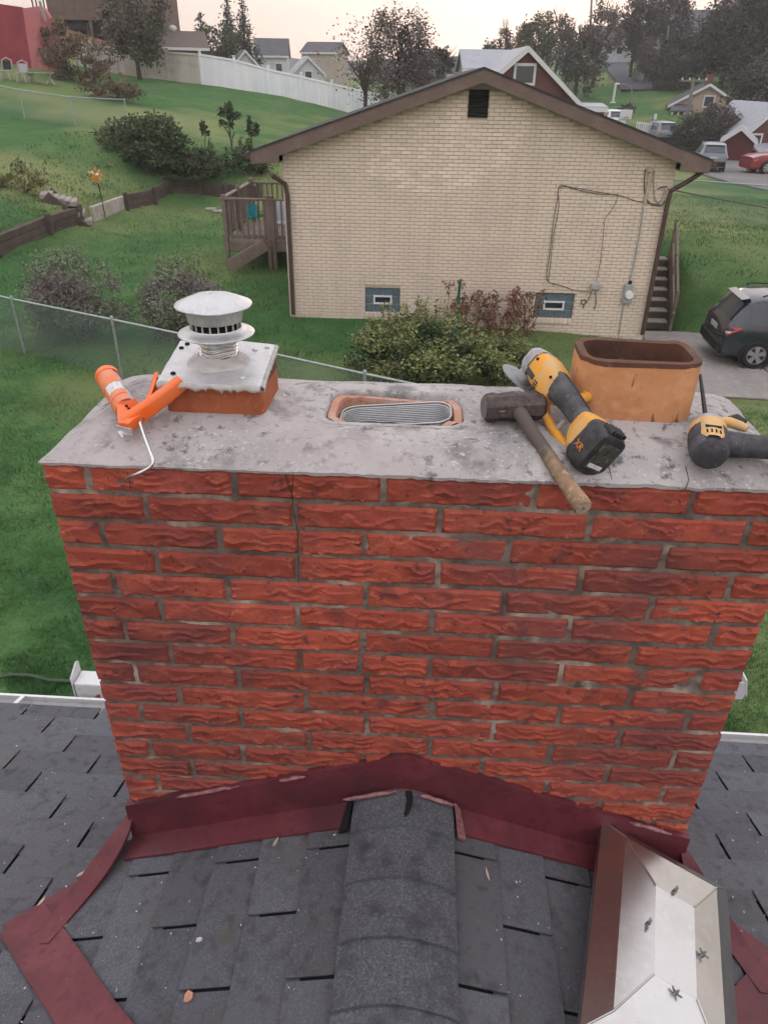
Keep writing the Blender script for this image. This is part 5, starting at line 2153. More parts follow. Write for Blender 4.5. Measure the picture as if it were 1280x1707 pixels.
mb.build('paddle_switch', m_yel, gr_, auto=50)
pts = []
for i in range(60):
    t = i / 59
    pts.append(G(.096 + math.cos(t * 6 * 2 * math.pi) * .006, .022 + t * .024, math.sin(t * 6 * 2 * math.pi) * .006))
mb = MB()
mb.tube(pts, .0011, 5)
mb.build('spring', m_rod, gr_, smooth=True)
mb = MB()
mb.tube([G(.15, -.012, -.026), G(.145, -.02, -.044), G(.15, -.026, -.055), G(.165, -.028, -.056)], [.01, .012, .012, .008], 10)
mb.build('lock_knob', m_yel, gr_, auto=50)
for i in range(5):
    mb = MB()
    mb.box((0, 0, 0), (.016, .0022, .004), GM)
    mb.v = [tuple(Vector(p) + G(.205, .012 + i * .006, .0365 - i * .0012)) for p in mb.v]
    mb.build('vent_slot', m_dark, hs_)
mb = MB()
mb.box((0, 0, 0), (.038, .012, .002), GM, .0006)
mb.v = [tuple(Vector(p) + G(.238, .012, .0375)) for p in mb.v]
mb.build('dark_badge', m_blk, hs_)

for q, (s0_, t0_) in enumerate(((.178, -.02), (.25, -.02), (.25, .02), (.176, .024))):
    mb = MB()
    p = G(s0_, t0_, .0355)
    mb.cyl(p, p + c_v * .0026, .0036, .0032, 10)
    mb.build('screw', m_dark, hs_)
for w_ in (0,):        # mould seam along the top of the grip and housing
    mb = MB()
    mb.tube([G(.06, -.0335, .001), G(.12, -.0358, .001), (G(.165, -.037, .001)), G(.19, -.0375, .001)], .0009, 5)
    mb.build('mould_seam', m_dark, gr_)
mb = MB()
mb.loft([gring(.2625, -.004, .0345, .0355, 22, 3.2), gring(.2645, -.004, .0348, .0358, 22, 3.2)], caps=False)
mb.build('joint_line', m_dark, gr_)
m_xr = M('orange_print', (.6, .22, .05), .6)
place_text(text_mesh('XR', .02, m_xr), 'lettering', gr_, G(-.018, .012, .0386), -a_, -b_v)

# ---- impact driver
m_tan = M('dusty_yellow_plastic', (.62, .37, .14), .55, var=((30, (.52, .36, .2), .45, .65), (110, (.42, .33, .24), .56, .7)))
D0, D1 = Vector((.556, 1.268, -.612)), Vector((.598, 1.43, -.604))
da = (D1 - D0).normalized()
dr = thing('impact_driver', 'yellow and black impact driver lying at the right end of the crown', 'impact driver', (.57, 1.33, -.65))
ds, dt, _q = frame(da)


def dring(q, r_, n=18, sq=1.0):
    return [D0 + da * q + (ds * math.cos(2 * math.pi * k / n) + dt * math.sin(2 * math.pi * k / n) * sq) * r_ for k in range(n)]


def dbody(secs):
    mb = MB()
    mb.loft([dring(q, r_) for q, r_ in secs])
    return mb


dbody([(0, .02), (.006, .031), (.02, .0365), (.05, .038), (.082, .038)]).build('motor_cover', m_rub, dr, auto=35)
dbody([(.082, .0385), (.098, .0375), (.105, .0375)]).build('yellow_band', m_tan, dr, auto=35)
dbody([(.105, .0365), (.125, .034), (.142, .026), (.148, .02)]).build('nose', m_cast, dr, auto=35)
dbody([(.146, .013), (.168, .012), (.17, .008)]).build('collet', m_blk, dr, auto=35)
bt0 = D0 + da * .168
bt1 = Vector((.612, 1.552, -.552))
mb = MB()
mb.tube([bt0, bt1], [.0055, .0035], 6)
mb.build('bit', m_blk, dr)
upd = Vector((0, 0, 1)) - da * da.z
upd.normalize()
sdv = da.cross(upd)
pad = MB()
rings = []
for q in range(9):
    t = q / 8
    s0_ = .012 + .082 * t
    w = .022 if t > .2 else .012 + .05 * t
    ring = []
    for k in range(9):
        a = (-1 + 2 * k / 8) * .62 * (w / .022)
        r_ = .0400 if k not in (0, 8) else .037
        ring.append(D0 + da * s0_ + (upd * math.cos(a) + sdv * math.sin(a)) * r_)
    rings.append(ring)
pad.loft(rings, caps=False, closed=False)
pl_ = pad.build('yellow_back', m_tan, dr, smooth=True)
for i in range(4):
    mb = MB()
    a = (-.3 + .2 * i)
    q = D0 + da * .03 + (upd * math.cos(a) + sdv * math.sin(a)) * .0402
    mb.bar(q - da * .006, q + da * .007, .003, .002, up=upd)
    mb.build('vent_slot', m_dark, pl_)
mb = MB()
q = D0 + da * .05
mb.bar(q + upd * .0398 - sdv * .015, q + upd * .0398 + sdv * .015, .007, .002, up=upd)
mb.build('vent_grille', m_dark, pl_)
mb = MB()
rings = []
hdv = (Vector((.80, 1.300, -.612)) - Vector((.585, 1.335, -.614)))
for t, r_ in ((0, .028), (.12, .026), (.3, .0235), (.55, .022), (.8, .024), (1, .029)):
    c = Vector((.585, 1.335, -.614)) + hdv * t
    s1, t1, _x = frame(hdv)
    rings.append([c + (s1 * math.cos(2 * math.pi * k / 14) * 1.15 + t1 * math.sin(2 * math.pi * k / 14)) * r_ for k in range(14)])
mb.loft(rings)
mb.build('grip', m_rub, dr, auto=40)
mb = MB()
mb.box((.845, 1.292, -.612), (.085, .115, .07), Matrix.Rotation(R(-9), 3, 'Z'), .012)
mb.build('battery', m_blk, dr)
mb = MB()
mb.tube([Vector((.60, 1.375, -.585)), Vector((.622, 1.382, -.588)), Vector((.645, 1.372, -.592)), Vector((.655, 1.362, -.594))], [.008, .011, .010, .007], 8)
mb.build('trigger', m_tan, dr, auto=50)
mb = MB()
mb.tube([Vector((.63, 1.398, -.588)), Vector((.645, 1.40, -.586)), Vector((.66, 1.385, -.588))], [.006, .009, .005], 8)
mb.build('direction_switch', m_blk, dr, auto=50)

# ---- stainless chimney cap lying on the roof
m_stain = M('stainless_sheet', (.56, .55, .545), .3, 1.0, var=((5, (.5, .485, .475), .42, .66), (50, (.58, .57, .56), .5, .7), (130, (.42, .41, .4), .66, .74)), bump=((5, .10, .012),))
HCAP = .115
nv = Vector((SC, 0, 1)).normalized()


def cplane(x, y):
    return Vector((x, y, ZC + HCAP - SC * x))


cBL, cBR = cplane(.537, 1.27), cplane(.872, 1.158)
e2 = (cBR - cBL).normalized()
e1 = e2.cross(nv).normalized()
if e1.y > 0:
    e1 = -e1
CW, CL = .355, .56
cap = thing('chimney_cap', 'shiny stainless steel chimney cap lying on the shingles', 'chimney cap', cBL - nv * .1)


def CPt(u, l, h):
    return cBL + e2 * u + e1 * l + nv * h


R0 = [(0, 0), (CW, 0), (CW, CL), (0, CL)]
ins, inl = .052, .05
R1 = [(ins, inl), (CW - ins, inl), (CW - ins, CL - inl), (ins, CL - inl)]
R2 = [(.128, .165), (.228, .165), (.228, CL - .165), (.128, CL - .165)]
h0, h1, h2 = 0, .034, .052
names = ('back', 'right', 'front', 'left')
for i in range(4):
    j = (i + 1) % 4
    mb = MB()
    A = [CPt(*R0[i], h0), CPt(*R0[j], h0), CPt(*R1[j], h1), CPt(*R1[i], h1)]
    mb.prism(A, -nv * .0012)
    A = [CPt(*R1[i], h1), CPt(*R1[j], h1), CPt(*R2[j], h2), CPt(*R2[i], h2)]
    mb.prism(A, -nv * .0012)
    # rolled lip
    mb.prism([CPt(*R0[i], h0), CPt(*R0[j], h0), CPt(*R0[j], h0 - .016), CPt(*R0[i], h0 - .016)], (CPt(.5, .5, 0) - CPt(.5, .5, 0)) + ((CPt(CW / 2, CL / 2, 0) - (CPt(*R0[i], 0) + CPt(*R0[j], 0)) / 2).normalized() * .0015))
    o = mb.build('side_panel', m_stain, cap)
mb = MB()
mb.prism([CPt(*q, h2 + .0004) for q in R2], -nv * .0014)
mb.build('top_panel', m_stain, cap)
for i in range(4):      # raised seams where the folds meet
    mb = MB()
    mb.tube([CPt(*R0[i], h0 + .001), CPt(*R1[i], h1 + .0015), CPt(*R2[i], h2 + .0015)], .0022, 6)
    mb.build('seam', m_stain, cap)
m_nut = M('wing_nut_steel', (.3, .3, .3), .4, 1.0)
for u, l in ((.178, .150), (.112, .28), (.245, .28), (.178, CL - .15)):
    hh = h2 - .004
    p = CPt(u, l, hh)
    wn_ = MB()
    wn_.cyl(p, p + nv * .012, .0055, .0045, 10)
    wn_.cyl(p, p + nv * .02, .0025, None, 8)
    ang = .5 + u * 9 + l * 5
    wdir = (e1 * math.cos(ang) + e2 * math.sin(ang))
    for s in (-1, 1):
        wn_.tube([p + nv * .006 + wdir * s * .003, p + nv * .009 + wdir * s * .008, p + nv * .0125 + wdir * s * .0125], [.0022, .003, .002], 6)
    wn_.build('wing_nut', m_nut, cap, auto=40)
# mesh skirt under the lid
m_skirt = M('skirt_steel', (.22, .21, .22), .45, 1.0)
mb = MB()
SK = [(.06, .06), (CW - .06, .06), (CW - .06, CL - .06), (.06, CL - .06)]
for i in range(4):
    j = (i + 1) % 4
    n_s = 26
    for k in range(n_s + 1):
        a = CPt(*SK[i], 0).lerp(CPt(*SK[j], 0), k / n_s)
        mb.bar(a + nv * .03, a - nv * .098, .003, .003, up=e1)
    for hh in (-.03, -.065, -.097):
        mb.bar(CPt(*SK[i], hh), CPt(*SK[j], hh), .003, .004)
mb.build('screen_skirt', m_skirt, cap)

# ---- bits lying on the roof
m_chip = M('clay_chip', (.5, .27, .19), .8, var=((60, (.42, .2, .13), .45, .65),))
m_wchip = M('mortar_chip', (.5, .48, .47), .9)
m_leafd = M('dry_leaf', (.46, .36, .29), .8, var=((60, (.36, .27, .21), .45, .65),))


def on_roof(px, py, lift=.012):
    v = FWD + RIGHT * ((px - 640) / FPX) + UP * ((853.5 - py) / FPX)
    best = None
    for nrm, cst in ((Vector((-SC, 0, 1)), ZC), (Vector((SC, 0, 1)), ZC), (Vector((0, SM, 1)), ZM)):
        t = (cst + lift) / v.dot(nrm)
        p = v * t
        z = max(zmain(p.y), zcr(p.x)) + lift
        if abs(p.z - z) < .004 and (best is None or p.length < best[0].length):
            best = (p, nrm.normalized())
    return best


def flake(name, label, cat, px, py, outline, mat, th, ang, curl=0, group=None):
    p, nrm = on_roof(px, py)
    x = Vector((math.cos(ang), math.sin(ang), 0))
    x = (x - nrm * x.dot(nrm)).normalized()
    y = nrm.cross(x)
    bot = [p + x * a + y * b + nrm * (curl * (a * a + b * b) * 40) for a, b in outline]
    top = [q + nrm * th for q in bot]
    mb = MB()
    mb.loft([bot, top])
    c = sum(bot, Vector()) / len(bot)
    return tag(mb.build(name, mat, loc=p), label, cat, group)


flake('clay_chip', 'orange clay chip on the shingles at the bottom left', 'chip', 315, 1662, [(-.012, -.006), (-.004, -.011), (.008, -.009), (.012, .002), (.002, .014), (-.006, .009)], m_chip, .004, .4)
flake('mortar_chip', 'white mortar chip on the shingles left of the ridge', 'chip', 333, 1567, [(-.008, -.003), (.002, -.006), (.009, 0), (.003, .005), (-.006, .005)], m_wchip, .004, .2)
leaf_ol = [(-.014, 0), (-.007, .0045), (.002, .005), (.01, .002), (.015, 0), (.008, -.004), (-.002, -.005), (-.009, -.003)]
for px, py, ang, lb in ((460, 1404, 1.2, 'tan leaf lying against the maroon flashing edge'), (812, 1458, -1.3, 'long thin tan leaf on the shingles right of the ridge'), (70, 1503, 1.1, 'small pale leaf on the shingles by the far left edge'), (105, 1545, .3, 'small pale leaf on the bend of the left maroon valley'), (136, 1457, .5, 'pinkish leaf on the maroon strip at the left')):
    sc_ = 1.25 if 'long' in lb else 1.0
    flake('dry_leaf', lb, 'leaf', px, py, [(a * sc_, b * (.7 if sc_ > 1 else 1)) for a, b in leaf_ol], m_leafd, .0012, ang, .25, 'dry leaves on the roof')
# crumbs of mortar dust, too many to count
mb = MB()
rg = random.Random(9)
for i in range(210):
    px, py = rg.uniform(0, 1280), rg.uniform(1190, 1707)
    q = on_roof(px, py, .013)
    if q is None:
        continue
    p, nrm = q
    if abs(p.x) < .79 and p.y > 1.17 or abs(p.x) < .16:
        continue
    s = rg.uniform(.0008, .0026) * (1.5 if rg.random() < .08 else 1)
    mb.box(p, (s * rg.uniform(1, 2.5), s * rg.uniform(.7, 1.4), s * .7), Matrix.Rotation(rg.uniform(0, 3.1), 3, 'Z'))
tag(mb.build('debris', m_wchip, recalc=False), 'pale crumbs scattered over the roof', kind='stuff')
mb = MB()
for i in range(160):
    x, y = rg.uniform(-.75, .75), 1.262 + rg.random() ** 1.6 * .36
    if in_hole(x, y, .02) or (abs(x + .442) < .12 and abs(y - 1.51) < .1) or (abs(x - .465) < .13 and abs(y - 1.55) < .1):
        continue
    s = rg.uniform(.001, .0028)
    mb.box((x, y, crown_z(x, y) + s * .3), (s * 1.6, s, s), Matrix.Rotation(rg.uniform(0, 3.1), 3, 'Z'))
tag(mb.build('rubble', m_wchip, recalc=False), 'crumbs of mortar on the crown', kind='stuff')

# ---- white metal pieces by the gutter
m_speck = M('speckled_white_metal', (.66, .66, .68), .5, var=((60, (.62, .62, .64), .5, .6), (110, (.12, .1, .1), .66, .70)))
m_redm = M('red_mark', (.45, .05, .06), .6)
GYB = EAVE + .14
p = at(140, 1150, GYB)
br_ = thing('white_bracket', 'speckled white metal bracket beyond the gutter at the left of the chimney', 'bracket', (p.x, GYB, p.z - .1))
c0 = at(122, 1140, GYB)
c1 = at(170, 1140, GYB)
mb = MB()
mb.box((c0.x + .08, GYB + .045, c0.z - .06), (.155, .09, .12), bevel=.004)
mb.build('box', m_speck, br_)
mb = MB()
mb.prism([(c0.x - .002, GYB + .0, c0.z - .12), (c0.x - .002, GYB + .092, c0.z - .12), (c0.x - .002, GYB + .092, c0.z + .055), (c0.x - .002, GYB + .075, c0.z + .066), (c0.x - .002, GYB + .0, c0.z + .03)], (-.006, 0, 0))
mb.build('flange', m_speck, br_)
mb = MB()
mb.prism([(c0.x + .085, GYB - .0015, c0.z - .075), (c0.x + .112, GYB - .0015, c0.z - .08), (c0.x + .114, GYB - .0015, c0.z - .055), (c0.x + .1, GYB - .0015, c0.z - .062)], (0, .001, 0))
mb.build('red_mark', m_redm, br_)
q = at(1237, 1152, GYB + .05)
wb = thing('white_flange', 'white metal tip showing past the right edge of the chimney', 'bracket', (q.x - .05, GYB + .1, q.z - .1))
mb = MB()
mb.prism([(q.x - .12, GYB + .05, q.z - .05), (q.x + .012, GYB + .05, q.z - .05), (q.x + .016, GYB + .05, q.z - .02), (q.x - .006, GYB + .05, q.z + .05), (q.x - .12, GYB + .05, q.z + .02)], (0, .004, 0))
mb.build('flange', m_speck, wb)
mb = MB()
mb.prism([(q.x + .004, GYB + .06, q.z + .055), (q.x + .03, GYB + .06, q.z - .04), (q.x + .034, GYB + .06, q.z - .04), (q.x + .01, GYB + .06, q.z + .055)], (0, .05, 0))
mb.build('edge_strip', m_speck, wb)
# garden hose on the grass
m_hose = M('green_hose', (.05, .075, .045), .5)
pts = []
for px, py in ((-60, 1150), (0, 1142), (25, 1136), (55, 1135), (85, 1142), (110, 1146), (150, 1148)):
    h_ = hit(px, py)
    pts.append(h_ + Vector((0, 0, .05)))
mb = MB()
mb.tube(pts, .02, 8)
tag(mb.build('garden_hose', m_hose, smooth=True), 'dark green garden hose on the grass below the gutter', 'hose')
# ================================================================ concrete steps beside the house
m_riser = M('dark_stone_riser', (.075, .06, .052), .9, var=((6, (.11, .09, .08), .45, .7),), bump=((20, .5, .01),))
m_tread = M('step_concrete', (.32, .29, .27), .9, var=((5, (.25, .23, .21), .45, .7),))
sb = Vector((5.5, 17.75, -5.22))
stp = thing('concrete_steps', 'concrete steps with dark risers at the right corner of the cream house', 'steps', sb)
for i in range(7):
    xc = 5.42 + .045 * i
    mb = MB()
    mb.box((xc, 17.9 + i * .3 + .6, -5.22 + .185 * i + .08), (1.02, 1.3, .16))
    mb.build('riser', m_riser, stp, loc=(xc, 17.9 + i * .3, -5.2))
    mb = MB()
    mb.box((xc, 17.9 + i * .3 + .12, -5.22 + .185 * i + .175), (1.06, .34, .04), bevel=.006)
    mb.build('tread', m_tread, stp, loc=(xc, 17.9 + i * .3, -5.1))
ra, rb_ = Vector((6.0, 17.75, -5.25)), Vector((6.32, 19.9, -4.0))
mb = MB()
mb.bar(ra + Vector((0, 0, .95)), rb_ + Vector((0, 0, .95)), .06, .06, .006)
mb.build('hand_rail', m_deck, stp, loc=ra)
mb = MB()
mb.bar(ra + Vector((0, 0, .25)), rb_ + Vector((0, 0, .25)), .05, .5, .006)
mb.build('side_panel', m_deck, stp, loc=ra)
for q in (0, .5, 1):
    mb = MB()
    c = ra.lerp(rb_, q)
    mb.box(c + Vector((0, 0, .45)), (.07, .07, 1.1), bevel=.006)
    mb.build('rail_post', m_deck, stp, loc=c)
p = Vector((6.2, 20.8, gz1(6.2, 20.8)))
og = thing('lawn_ornament', 'small black and white lawn ornament at the top of the concrete steps', 'ornament', p)
mb = MB()
mb.lathe([(.05, 0), (.09, .05), (.1, .14), (.07, .22), (.02, .25)], 12, p)
mb.build('body', m_black, og, smooth=True)
mb = MB()
mb.lathe([(.02, .23), (.06, .27), (.065, .32), (.03, .37), (.002, .38)], 12, p)
mb.build('head', m_white, og, smooth=True)

# ================================================================ cars
m_tyre = M('tyre_rubber', (.018, .018, .019), .85)
m_rim = M('alloy_rim', (.5, .5, .52), .3, .9)
m_trimb = M('black_trim', (.02, .02, .022), .6)
m_cglass = M('car_glass', (.035, .045, .06), .06, spec=.8)
m_tail = M('tail_light', (.4, .02, .03), .15, spec=.6, coat=.5)
m_chrome = M('clear_lamp', (.6, .58, .58), .15, .3)
m_plate = M('number_plate', (.45, .45, .44), .5)


def car(name, label, cat, paint, loc, yaw, scale=1.0, group=None, pickup=False):
    rot = Matrix.Rotation(yaw, 3, 'Z').to_quaternion()
    t = thing(name, label, cat, loc, group, rot)
    t.scale = (scale,) * 3
    # x: 0 rear .. 4.55 front; y: half width; z up
    if pickup:
        S = [(0, .80, .98, 1.0), (.1, .86, 1.0, 1.02), (1.7, .88, 1.02, 1.04), (1.75, .88, 1.03, 1.6), (2.0, .88, 1.03, 1.72), (2.9, .88, 1.03, 1.72), (3.45, .87, 1.04, 1.14), (4.4, .85, 1.0, 1.04), (4.9, .78, .86, .9)]
    else:
        S = [(0, .76, .90, .94), (.05, .83, .97, 1.02), (.22, .875, 1.03, 1.30), (.42, .885, 1.04, 1.56), (.62, .89, 1.04, 1.66), (1.0, .89, 1.03, 1.70), (1.7, .89, 1.0, 1.715), (2.4, .89, .99, 1.67), (2.85, .885, .98, 1.45), (3.3, .88, .97, 1.08), (3.9, .87, .93, 1.0), (4.35, .84, .84, .88), (4.55, .74, .68, .72)]
    def half(x, w, b, z):
        open_ = z - b > .1
        return [(w * .88, .26), (w * .985, .36), (w, .62), (w * .995, b * .88), (w * .965, b), (w * (.77 if open_ else .9), max(b + .01, z - .07)), (w * .6, z - .015), (w * .25, z)]
    rings = []
    for x, w, b, z in S:
        h = half(x, w, b, z)
        rings.append([(x, -y, zz) for y, zz in h] + [(x, y, zz) for y, zz in h[::-1]])
    mb = MB()
    mb.loft(rings)
    body = mb.build('body', paint, t, auto=32, local=True)
    # side glass between belt and roof edge
    wins = [(.55, 1.02), (1.08, 1.95), (2.03, 2.78)] if not pickup else [(1.85, 2.3), (2.38, 3.1)]
    xs_ = [q[0] for q in S]

    def cs(x):
        w = np.interp(x, xs_, [q[1] for q in S])
        b = np.interp(x, xs_, [q[2] for q in S])
        z = np.interp(x, xs_, [q[3] for q in S])
        return w, b, z
    for sy in (-1, 1):
        for (x0, x1) in wins:
            up__, lo_ = [], []
            for k in range(6):
                x = x0 + (x1 - x0) * k / 5
                w, b, z = cs(x)
                y0_, z0_ = w * .965, b
                y1_, z1_ = w * .77, z - .07
                a, c = .06, .9
                lo_.append((x, sy * (y0_ + (y1_ - y0_) * a + .008), z0_ + (z1_ - z0_) * a))
                up__.append((x, sy * (y0_ + (y1_ - y0_) * c + .008), z0_ + (z1_ - z0_) * c))
            mb = MB()
            mb.loft([lo_, up__], caps=False, closed=False)
            mb.build('side_window', m_cglass, t, local=True, recalc=False)
    if not pickup:
        mb = MB()      # rear glass
        A = []
        for x, hh in ((.13, 1.14), (.40, 1.52)):
            w, b, z = cs(x)
            ww = w * (.76 if x < .2 else .66)
            A.append([(x - .025, -ww, z - .03), (x - .035, -ww * .4, z + .0), (x - .035, ww * .4, z + .0), (x - .025, ww, z - .03)])
        mb.loft(A, caps=False, closed=False)
        mb.build('rear_window', m_cglass, t, local=True, recalc=False)
        for sy in (-1, 1):
            mb = MB()
            mb.tube([(.75, sy * .62, 1.69), (.85, sy * .63, 1.735), (2.2, sy * .62, 1.735), (2.3, sy * .61, 1.69)], .018, 6)
            mb.build('roof_rail', m_trimb, t, local=True, smooth=True)
        mb = MB()
        mb.box((.40, 0, 1.60), (.22, 1.15, .03), Matrix.Rotation(R(-12), 3, 'Y'), .01)
        mb.build('spoiler', paint, t, local=True)
    for sy in (-1, 1):
        mb = MB()
        mb.prism([(.015, sy * .70, .80), (.0, sy * .72, .92), (.05, sy * .80, 1.01), (.40, sy * .895, 1.0), (.30, sy * .90, .93), (.06, sy * .86, .80)], (0, sy * .012, 0))
        tl = mb.build('tail_light', m_tail, t, local=True)
        mb = MB()
        mb.prism([(.03, sy * .815, .855), (.03, sy * .82, .90), (.14, sy * .895, .905), (.12, sy * .895, .865)], (-.01, sy * .02, 0))
        mb.build('reversing_lamp', m_chrome, tl, local=True)
        mb = MB()
        L0 = S[-1][0]
        mb.prism([(L0 - .35, sy * .80, .80), (L0 - .15, sy * .84, .70), (L0 - .02, sy * .66, .64), (L0 - .06, sy * .60, .72)], (.01, sy * .02, .02))
        mb.build('headlight', m_chrome, t, local=True)
    mb = MB()
    mb.box((.01, 0, .47), (.16, 1.62, .30), bevel=.05)
    mb.build('rear_bumper', m_trimb, t, local=True)
    mb = MB()
    mb.box((-.012, 0, .84), (.02, .5, .13), bevel=.006)
    mb.build('number_plate', m_plate, t, local=True)
    for wx in (.86, S[-1][0] - .92):
        for sy in (-1, 1):
            mb = MB()
            mb.lathe([(.40, -.03), (.415, .0), (.405, .015), (.375, .012)], 28, (wx, sy * .885, .345), (0, sy, 0), caps=False)
            mb.cyl((wx, sy * .60, .345), (wx, sy * .70, .345), .36, None, 24)
            mb.build('wheel_arch', m_trimb, t, local=True, auto=40)
            c = (wx, sy * .80, .34)
            mb = MB()
            mb.lathe([(.21, -.10), (.31, -.11), (.338, -.08), (.34, 0), (.338, .08), (.31, .115), (.225, .115), (.215, .09)], 32, c, (0, sy, 0), caps=False)
            wh = mb.build('wheel', m_tyre, t, local=True, auto=40)
            mb = MB()
            mb.lathe([(.222, .06), (.226, .112), (.205, .114), (.198, .07)], 32, c, (0, sy, 0), caps=False)
            cc = Vector(c)
            for k in range(5):
                a = 2 * math.pi * k / 5 + .3
                dv = Vector((math.cos(a), 0, math.sin(a)))
                sv_ = Vector((-math.sin(a), 0, math.cos(a)))
                y_ = Vector((0, sy * .104, 0))
                mb.prism([cc + y_ + sv_ * .03, cc + y_ + dv * .2 + sv_ * .062, cc + y_ + dv * .2 - sv_ * .062, cc + y_ - sv_ * .03], (0, -sy * .03, 0))
            mb.cyl(cc + Vector((0, sy * .07, 0)), cc + Vector((0, sy * .112, 0)), .05, .045, 14)
            mb.build('rim', m_rim, wh, local=True, auto=40)
            mb = MB()
            mb.cyl(cc + Vector((0, sy * .02, 0)), cc + Vector((0, sy * .066, 0)), .2, None, 24)
            mb.build('brake', m_trimb, wh, local=True, auto=40)
    return t


m_navy = M('navy_car_paint', (.018, .025, .038), .22, .2, var=((2, (.03, .038, .055), .4, .7),), spec=.6, coat=.8)
m_redc = M('red_car_paint', (.24, .028, .032), .3, spec=.5, coat=.6)
m_whitec = M('white_car_paint', (.6, .62, .64), .3, spec=.5, coat=.6)
m_slate = M('slate_car_paint', (.13, .16, .2), .3, spec=.5, coat=.6)
m_greenc = M('grey_green_car_paint', (.16, .2, .21), .3, spec=.5, coat=.6)
car('parked_suv', 'dark navy SUV parked on the concrete driveway', 'SUV', m_navy, (6.34, 16.0, -5.23), R(-3), .86)


def parked(x, y):
    return Vector((x, y, gz1(x, y) + .13))


car('parked_car', 'bright red pickup parked beside the street at the right edge', 'pickup', m_redc, parked(22.6, 47.2), R(186), .95, 'cars parked along the street', True)
car('parked_car', 'slate blue car on the street left of the red pickup', 'car', m_slate, parked(16.0, 46.3), R(78), .85, 'cars parked along the street')
car('parked_car', 'pale grey-green car just above the corner of the brown roof', 'car', m_greenc, parked(17.9, 62.5), R(100), .95, 'cars parked along the street')
car('parked_car', 'whitish car behind the brown roof edge, farther up the street', 'car', m_whitec, parked(15.6, 70), R(100), .95, 'cars parked along the street')
# ================================================================ far houses
m_rbrick = M('far_red_brick', (.135, .062, .055), .9, var=((1.5, (.17, .085, .075), .45, .65), (18, (.1, .05, .045), .5, .7)), bump=((25, .4, .01),))
m_cream = M('far_cream_wall', (.42, .36, .31), .85, var=((1.2, (.36, .31, .27), .45, .7),))
m_whitew = M('far_white_siding', (.55, .56, .6), .8, var=((1.5, (.48, .49, .53), .45, .7),))
m_groof = M('far_grey_roof', (.085, .085, .095), .9, var=((2, (.12, .12, .13), .45, .7),), bump=((12, .4, .02),))
m_lroof = M('far_pale_roof', (.33, .35, .39), .6, var=((2, (.28, .3, .34), .45, .7),))
m_wtrim = M('far_white_trim', (.62, .62, .64), .7)
m_dwin = M('far_window', (.05, .055, .065), .15, spec=.6)
m_brownw = M('far_brown_wood', (.15, .105, .085), .9, var=((2, (.2, .145, .12), .45, .7), (14, (.1, .07, .055), .5, .7)))


def gable_house(name, label, c, w, d, h, rise, yaw, wall, roof_m, trim, wins=(), over=.3, chimney=None, porch=None, ridge='y', cat='house'):
    """gable end faces -y in local space; c = ground centre of the front; wins = (face, x, z, w, h)"""
    t = thing(name, label, cat, c, None, Matrix.Rotation(yaw, 3, 'Z').to_quaternion())
    mb = MB()
    if ridge == 'y':
        mb.prism([(-w / 2, 0, -1.5), (w / 2, 0, -1.5), (w / 2, 0, h), (0, 0, h + rise), (-w / 2, 0, h)], (0, d, 0))
    else:
        mb.prism([(-w / 2, 0, -1.5), (-w / 2, d, -1.5), (-w / 2, d, h), (-w / 2, d / 2, h + rise), (-w / 2, 0, h)], (w, 0, 0))
    mb.build('wall', wall, t, local=True)
    mb = MB()
    if ridge == 'y':
        k = rise / (w / 2)
        for s in (-1, 1):
            mb.prism([(0, -over, h + rise + .12), (s * (w / 2 + over), -over, h - k * over + .12), (s * (w / 2 + over), -over, h - k * over - .03), (0, -over, h + rise - .03)], (0, d + 2 * over, 0))
    else:
        k = rise / (d / 2)
        for s in (-1, 1):
            yc = d / 2
            mb.prism([(-w / 2 - over, yc, h + rise + .12), (-w / 2 - over, yc + s * (d / 2 + over), h - k * over + .12), (-w / 2 - over, yc + s * (d / 2 + over), h - k * over - .03), (-w / 2 - over, yc, h + rise - .03)], (w + 2 * over, 0, 0))
    rf = mb.build('roof', roof_m, t, local=True)
    if ridge == 'y':
        for s in (-1, 1):
            mb = MB()
            mb.prism([(0, -over - .04, h + rise + .1), (s * (w / 2 + over), -over - .04, h - k * over + .1), (s * (w / 2 + over), -over - .04, h - k * over - .14), (0, -over - .04, h + rise - .14)], (0, .035, 0))
            mb.build('rake_trim', trim, rf, local=True)
    else:
        mb = MB()
        mb.box((0, -over - .02, h - k * over - .02), (w + 2 * over, .05, .2))
        mb.build('eave_trim', trim, rf, local=True)
    if chimney:
        mb = MB()
        mb.box((chimney[0], chimney[1], h + rise * .6 + .6), (.6, .6, 1.9))
        mb.build('chimney', m_rbrick, rf, local=True)
    for f, x, z, ww, hh in wins:
        mb = MB()
        if f == 'f':
            mb.box((x, -.02, z), (ww + .24, .08, hh + .24))
        else:
            mb.box((w / 2 * (1 if f == 'r' else -1), x, z), (.08, ww + .2, hh + .2))
        wn2 = mb.build('window', trim, t, local=True)
        mb = MB()
        if f == 'f':
            mb.box((x, -.05, z), (ww, .06, hh))
        else:
            mb.box(((w / 2 + .03) * (1 if f == 'r' else -1), x, z), (.06, ww, hh))
        mb.build('pane', m_dwin, wn2, local=True)
    if porch:
        x0, x1, dp, ph = porch
        mb = MB()
        mb.prism([(x0, -dp, ph), (x1, -dp, ph), (x1, 0, ph + .5), (x0, 0, ph + .5)], (0, 0, .12))
        mb.build('porch_roof', roof_m, t, local=True)
        for q in np.linspace(x0 + .15, x1 - .15, 4):
            mb = MB()
            mb.box((q, -dp + .12, ph / 2), (.14, .14, ph))
            mb.build('porch_post', trim, t, local=True)
    return t


def base_of(px, py, Y):
    p = at(px, py, Y)
    return Vector((p.x, Y, gz1(p.x, Y)))


